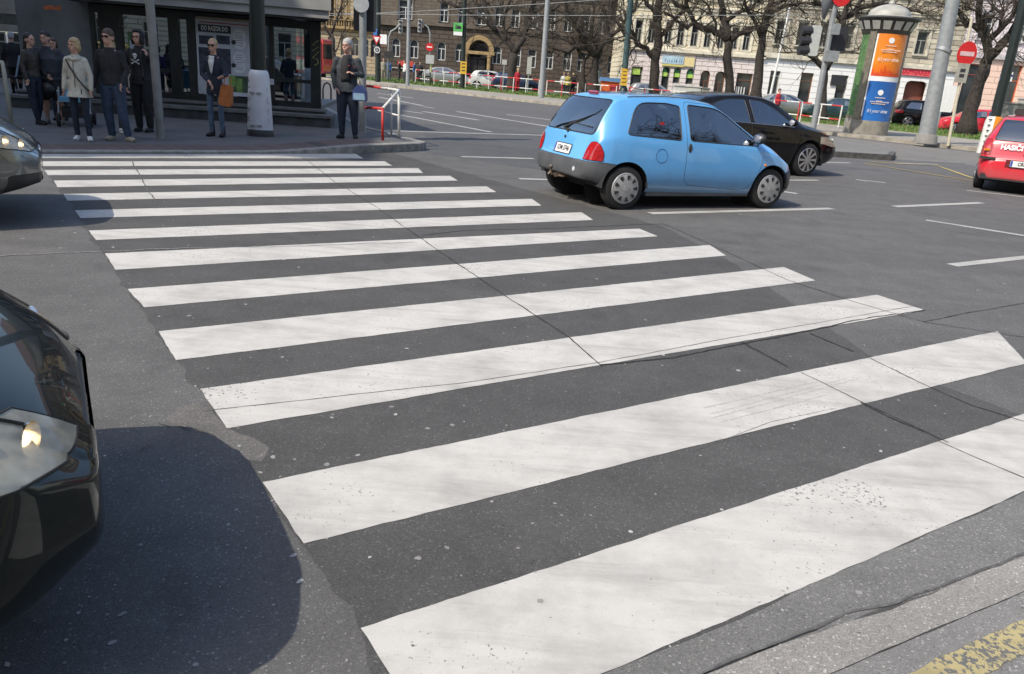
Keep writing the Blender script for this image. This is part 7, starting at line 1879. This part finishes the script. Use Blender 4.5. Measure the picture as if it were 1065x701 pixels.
# flag and awning by the portal
# far cars
CARS = []
P_teal = carpaint('teal_paint', (.03, .07, .08), .3, .3); P_silv = carpaint('pale_silver_paint', (.36, .37, .36), .6, .35); P_wht = carpaint('white_car_paint', (.6, .6, .58), 0, .35); P_dbl = carpaint('dark_blue_paint', (.02, .035, .08), .3, .3)
SUVW = [rpoly([(.55, 1.14), (1.5, 1.12), (1.5, 1.52), (.85, 1.52)], .06), rpoly([(1.6, 1.12), (2.4, 1.11), (2.4, 1.54), (1.6, 1.54)], .04), rpoly([(2.5, 1.11), (3.2, 1.10), (2.8, 1.42), (2.5, 1.52)], .05)]
HAW = [rpoly([(.62, 1.0), (1.5, .96), (1.5, 1.34), (.85, 1.34)], .05), rpoly([(1.6, .955), (2.6, .93), (2.2, 1.26), (1.6, 1.34)], .05)]
def far_car(name, label, T, px, D, hdg, paint, z=.02, wins=None, rlp=None, cat='car'):
    q = UY(px, 110, D); wins = wins or {'suv': SUVW, 'hatch': HAW, 'sedan': sw_}[T]
    kw = dict(SED_W) if T == 'sedan' else dict(rear_window=rpoly([(-.58, 1.0 if T == 'hatch' else 1.18), (.58, 1.0 if T == 'hatch' else 1.18), (.5, 1.34 if T == 'hatch' else 1.5), (-.5, 1.34 if T == 'hatch' else 1.5)], .05))
    return make_car(name, label, T, (q.x, D, z), hdg, paint, 'cars parked along the buildings', hi=False, wheels='alloy5', windows=wins, rl_poly=rlp or ([(.6, .72), (.78, .72), (.78, .95), (.6, .95)]), cat=cat, **kw)
far_car('off_road_car', 'black off road car parked in front of the gateway with the red sign', 'suv', 969, 51, R(-8), P_blk, wins=SUVW, rlp=[(.60, .85), (.92, .85), (.92, 1.05), (.6, 1.0)])
far_car('parked_car', 'bright red car parked behind the leaning tree trunk', 'hatch', 1016, 47.5, R(172), P_red)
far_car('parked_car', 'dark teal car parked right of the person in red', 'sedan', 871, 55, R(176), P_teal)
far_car('parked_car', 'silver car with a pale windscreen parked below the white ground floor', 'sedan', 815, 56, R(-4), P_silv)
far_car('parked_car', 'pale silver car seen over the black saloon roof near the arcade', 'hatch', 680, 57, R(0), P_silv)
far_car('parked_car', 'white car parked behind the verge railing below the portal', 'hatch', 512, 66, R(0), P_wht)
far_car('parked_car', 'grey blue car parked behind the verge railing left of the white one', 'sedan', 462, 67, R(0), P_silv)
far_car('parked_car', 'dark blue car parked behind the red coated pedestrian', 'hatch', 536, 64, R(0), P_dbl)
# tram at the left, seen past the pavilion
q = UY(347, 78, 60); TR = thing('tram', (q.x-7.2, 60, .0), R(-6), 'red and cream tram passing behind the glass pavilion', 'tram')
bm = B(); extrude_poly(bm, rrect(-7, 7, .35, 2.75, .25), VM, -1.1, 1.1); bmesh.ops.bevel(bm, geom=[e for e in bm.edges if abs(e.verts[0].co.y-e.verts[1].co.y) < .01], offset=.12, segments=2, affect='EDGES'); link('tram_body', bm, P_red, TR, smooth=True, angle=40)
bm = B(); box(bm, -6.8, 6.3, -1.125, -1.08, .55, 1.25); link('cream_band', bm, pm('cream_tram_paint', (.62, .58, .48), .4), TR)
for k in range(9):
    x = -6.5+k*1.42; bm = B(); box(bm, x, x+1.2, -1.13, -1.09, 1.5, 2.3); link('window', bm, M_fpane, TR)
bm = B(); box(bm, 6.98, 7.03, -.9, .9, 1.4, 2.4); link('front_window', bm, M_fpane, TR); bm = B(); box(bm, 6.99, 7.04, -.75, -.5, .75, .95); box(bm, 6.99, 7.04, .5, .75, .75, .95); link('headlight', bm, M_orlens, TR)
bm = B(); box(bm, -6.5, 6.5, -.95, .95, .08, .36); link('bogie', bm, M_dark, TR)
# yellow taxi across the road behind the viewer (reflected in the pavilion doors)
far_q = make_car('yellow_taxi', 'yellow hatchback standing across the street behind the viewer', 'hatch', (-14, -9, 0), R(10), carpaint('taxi_yellow', (.65, .5, .03), 0, .35), hi=False, windows=HAW, wheels='cap')
# chairs at the far left edge
for k, (px, D) in enumerate(((4, 20.5), (17, 20.8))):
    q = UY(px, 78, D); root = thing('waiting_chair', (q.x, D, .03), R(-60), 'black seat with a pale blue back, %s' % ('cut by the left frame edge' if k == 0 else 'just left of the grey haired person'), 'chair', 'chairs by the shop front')
    bm = B(); box(bm, -.28, .28, -.25, .25, .42, .47); link('seat', bm, M_plast, root); bm = B(); M = Matrix.Translation((0, .25, .45)) @ Matrix.Rotation(R(-14), 4, 'X'); box(bm, -.28, .28, 0, .03, 0, .52, 0, M); link('backrest', bm, pm('pale_blue_back', (.34, .42, .50), .6), root)
    for sx_ in (-.25, .25):
        for sy_ in (-.22, .22): bm = B(); tube(bm, [Vector((sx_, sy_, .42)), Vector((sx_*1.1, sy_*1.2, 0))], .016, 6); link('leg', bm, M_plast, root)
q = UY(7, 86, 13.5); q.z = .03; root = thing('handrail_post', q, 0, 'bent cream handrail post above the silver grey bonnet at the left edge', 'handrail'); bm = B(); t1 = onp(q, 2, 63); tube(bm, [Vector((0, 0, 0)), Vector((t1.x*.6, 0, t1.z*.75)), Vector((t1.x*.9, 0, t1.z*.97)), Vector((t1.x-.35, 0, t1.z))], .035, 8); link('rail', bm, pm('cream_rail', (.45, .43, .34), .6), root, smooth=True)
# pushchair behind the blonde woman
q = P(80, 131); root = thing('pushchair', q, R(25), 'dark pushchair with light blue lining behind the blonde woman', 'pushchair')
for k, (x, y) in enumerate(((-.25, -.3), (.25, -.3), (-.27, .35), (.27, .35))):
    bm = B(); lathe(bm, [(.06, -.02), (.11, -.025), (.125, 0), (.11, .025), (.06, .02)], 16, Matrix.Translation((x, y, .125)) @ Matrix.Rotation(R(90), 4, 'Y')); link('wheel', bm, M_black, root, smooth=True, angle=40)
for s in (-1, 1): bm = B(); tube(bm, [Vector((s*.25, -.3, .13)), Vector((s*.24, .1, .55)), Vector((s*.24, .45, 1.0))], .014, 6); tube(bm, [Vector((s*.27, .35, .13)), Vector((s*.24, -.1, .6))], .014, 6); link('frame_side', bm, M_galv, root)
bm = B(); box(bm, -.22, .22, -.2, .2, .42, .50); M = Matrix.Translation((0, .18, .45)) @ Matrix.Rotation(R(-25), 4, 'X'); box(bm, -.22, .22, 0, .06, 0, .5, 0, M); link('seat', bm, pm('light_blue_fabric', (.12, .30, .42), .8), root)
bm = B(); box(bm, -.2, .2, -.15, .25, .15, .32); link('basket', bm, C_blk, root); bm = B(); tube(bm, [Vector((-.24, .45, 1.0)), Vector((.24, .45, 1.0))], .018, 8); link('handle', bm, M_plast, root)
# overhead wires
for (pa, pb, Da, Db, lab) in (((345, 14), (560, 2), 56, 52, 'thin overhead wire running towards the portal'), ((345, 12), (640, 14), 57, 50, 'thin overhead wire, lower of the pair across the dark building')):
    a, b2 = UY(*pa, Da), UY(*pb, Db); bm = B(); d = b2-a; a = a-d*.6; b2 = b2+d*.6; tube(bm, [a, a.lerp(b2, .25)-Vector((0, 0, .12)), a.lerp(b2, .5)-Vector((0, 0, .16)), a.lerp(b2, .75)-Vector((0, 0, .12)), b2], .018, 4)
    tag(link('overhead_wire', bm, M_galv), lab, 'wire', 'overhead wires')

# ================================================================== TREES
def tree(label, D, trunk, limbs, seed, r0, z=.15, twig=1.0, group='bare trees on the verge'):
    """trunk / limbs: photo polylines at distance D; twigs grow from them"""
    rnd = random.Random(seed); base = UY(*trunk[0], D); base.z = z
    root = thing('bare_tree', base, 0, label, 'tree', group)
    loc = lambda px, py, dy=0: UY(px, py, D+dy)-base
    T = [Vector((0, 0, -.05))]+[loc(*p) for p in trunk[1:]]
    n = len(T); rr = [r0*(1.25 if i == 0 else 1-.35*i/(n-1)) for i in range(n)]
    def refine(P, Rr, amp):
        out, ro = [], []
        for i in range(len(P)-1):
            k = max(2, int((P[i+1]-P[i]).length/.45))
            for j in range(k):
                t = j/k; q = P[i].lerp(P[i+1], t)
                if j > 0: q = q+Vector((rnd.gauss(0, amp), rnd.gauss(0, amp), rnd.gauss(0, amp)))
                out.append(q); ro.append((Rr[i]*(1-t)+Rr[i+1]*t)*rnd.uniform(.9, 1.14))
        out.append(P[-1]); ro.append(Rr[-1]); return out, ro
    bm = B(); P_, R_ = refine([T[0], Vector((T[0].x*.5+T[1].x*.5, 0, .25))]+T[1:] if False else T, rr, .03)
    R_[0] *= 1.25
    tube(bm, P_, R_, 12); link('trunk', bm, M_bark, root, smooth=True)
    bm = B(); seeds = []
    for L in limbs:
        ra = L[0]; pts = L[1]; dy = rnd.uniform(-1.2, 1.2)
        Q = [loc(*p, dy*i/len(pts)) for i, p in enumerate(pts)]
        R0 = [ra*(1-.55*i/(len(Q)-1)) for i in range(len(Q))]
        q, r_ = refine(Q, R0, .07); tube(bm, q, r_, 8); 
        for i in range(1, len(q)):
            seeds.append((q[i], (q[i]-q[i-1]).normalized(), r_[i]))
    link('limbs', bm, M_bark, root, smooth=True)
    bm = B(); cnt = 0
    def grow(p, d, r, depth):
        nonlocal cnt
        if cnt > 5200*twig: return
        L = rnd.uniform(.5, 1.1)*(1.15 if depth < 2 else .7); k = 3; P2 = [p]; cur = p; dd = d
        for j in range(k):
            dd = (dd+Vector((rnd.gauss(0, .22), rnd.gauss(0, .22), rnd.gauss(.05, .2)))).normalized(); cur = cur+dd*L/k; P2.append(cur)
        tube(bm, P2, [r, r*.85, r*.72, r*.6], 3 if r < .03 else 5, caps=False); cnt += 1
        if depth >= 4 or r < .006: return
        for _ in range(rnd.choice([2, 2, 3])):
            nd = (dd+Vector((rnd.gauss(0, .55), rnd.gauss(0, .55), rnd.gauss(.08, .5)))).normalized(); grow(P2[rnd.choice([1, 2, 3, 3])], nd, r*.62, depth+1)
    for (p, d, r) in seeds:
        if r > .17 and rnd.random() < .5: continue
        for _ in range(1 if rnd.random() < .6 else 2):
            nd = (d*.5+Vector((rnd.gauss(0, .7), rnd.gauss(0, .6), rnd.gauss(.25, .55)))).normalized(); grow(p, nd, min(.055, r*.55), 0)
    link('twigs', bm, M_twig, root)
    return root
G_ = 'bare trees on the verge'
tree('big bare tree with a spreading forked crown right of the portal', 62, [(532, 93), (532, 75), (535, 55)], [(.26, [(535, 55), (526, 42), (512, 28), (505, 12), (500, -20)]), (.26, [(535, 55), (545, 40), (548, 20), (556, 0), (560, -30)]), (.15, [(516, 32), (500, 18), (480, 8), (455, 0)]), (.14, [(546, 30), (565, 15), (590, 0), (610, -20)]), (.12, [(526, 42), (524, 20), (530, -5), (528, -30)]), (.11, [(548, 22), (575, 24), (600, 18)])], 1, .40, twig=.8)
tree('bare tree with twin low trunks, in front of the dark building corner', 56, [(617, 98), (618, 80), (620, 58)], [(.24, [(620, 58), (612, 50), (598, 48), (585, 52), (570, 46)]), (.24, [(620, 58), (630, 40), (636, 15), (640, -20)]), (.15, [(628, 44), (645, 30), (660, 10), (668, -20)]), (.14, [(612, 50), (600, 30), (590, 10), (585, -20)]), (.12, [(598, 48), (580, 35), (560, 30), (545, 18)]), (.2, [(607, 98), (606, 80), (608, 62), (600, 50)]), (.12, [(620, 58), (615, 35), (618, 10), (610, -20)])], 2, .30, twig=1.0)
tree('tall bare tree with a thick upright trunk at the left side of the cream building', 50, [(683, 102), (680, 85), (681, 65), (685, 45), (684, 20)], [(.27, [(684, 20), (686, 0), (690, -35)]), (.16, [(680, 60), (673, 50), (662, 46), (652, 38), (640, 20)]), (.13, [(685, 40), (700, 22), (712, 12), (720, -10)]), (.12, [(684, 18), (672, 5), (660, -20)]), (.1, [(662, 46), (655, 30), (648, 10)])], 3, .33, twig=.9)
tree('bare pollarded tree with a wide low fork in front of the pink arcade', 49, [(760, 106), (759, 85), (756, 60), (757, 42)], [(.22, [(757, 42), (744, 34), (732, 30), (722, 24), (712, 8), (700, 2)]), (.26, [(757, 42), (755, 25), (752, 10), (744, -10), (740, -35)]), (.17, [(760, 42), (772, 34), (788, 28), (800, 26)]), (.14, [(755, 22), (770, 12), (785, 4), (800, -10)]), (.1, [(722, 24), (715, 30), (700, 18), (690, 12)]), (.1, [(744, 34), (740, 15), (730, 0)])], 4, .30, twig=.9)
tree('bare tree with a leaning dark trunk between two white shop windows', 48, [(786, 109), (788, 85), (790, 60), (793, 35)], [(.25, [(793, 35), (797, 15), (802, -10), (806, -35)]), (.12, [(795, 20), (815, 6), (840, 3), (855, 6)]), (.13, [(792, 40), (784, 20), (775, 5), (770, -20)]), (.1, [(798, 10), (825, -4), (850, -15)])], 5, .33, twig=.8)
tree('dark bare tree partly behind the signal post, forking low', 46, [(853, 128), (855, 100), (857, 82), (858, 71)], [(.17, [(858, 71), (850, 64), (842, 58), (838, 50)]), (.24, [(858, 71), (868, 56), (874, 38), (878, 15), (884, -15)]), (.16, [(876, 20), (895, 8), (915, 4), (935, 8), (960, 14)]), (.15, [(876, 22), (868, 8), (850, 2), (835, -8)]), (.12, [(890, 10), (905, -8), (920, -25)])], 6, .27, twig=.9)
tree('bare tree with a thick trunk leaning right, in front of the salmon building', 42, [(1004, 140), (1009, 115), (1018, 85), (1025, 66)], [(.26, [(1025, 66), (1027, 48), (1022, 30), (1018, 10), (1020, -20)]), (.22, [(1027, 62), (1042, 45), (1056, 25), (1070, 5)]), (.14, [(1025, 40), (1012, 26), (1002, 22), (994, 8), (985, 6)]), (.16, [(1028, 42), (1045, 25), (1058, 8), (1065, -15)]), (.1, [(1040, 30), (1044, 15), (1034, 8), (1030, 12)])], 7, .40, twig=.9)
tree('thin dark young tree between the pavilion and the man with the blue bag', 50, [(351, 90), (348, 60), (345, 35)], [(.08, [(345, 35), (352, 15), (354, -10)]), (.07, [(346, 40), (336, 20), (332, 0)]), (.05, [(348, 55), (354, 40), (360, 20)])], 8, .14, twig=.12)
for (sx_, x, y, lab) in ((2, 17, 0, 'bare street tree beyond the right edge, nearest one'), (3, 23, -4, 'bare street tree beyond the right edge, low forked one'), (4, 27, 2, 'bare street tree beyond the right edge, leaning one'), (0, 20, 4, 'bare street tree beyond the right edge, spreading one'), (6, 33, -6, 'bare street tree beyond the right edge, farthest one')):
    src = [o for o in COL.objects if o.name.startswith('bare_tree')][sx_]; r_ = src.copy(); COL.objects.link(r_); r_.location = (x, y, 0); r_['label'] = lab; r_['group'] = 'street trees beyond the right edge'; r_.scale = (1.25, 1.25, 1.25)
    for ch in list(src.children): c_ = ch.copy(); COL.objects.link(c_); c_.parent = r_
flush_texts()
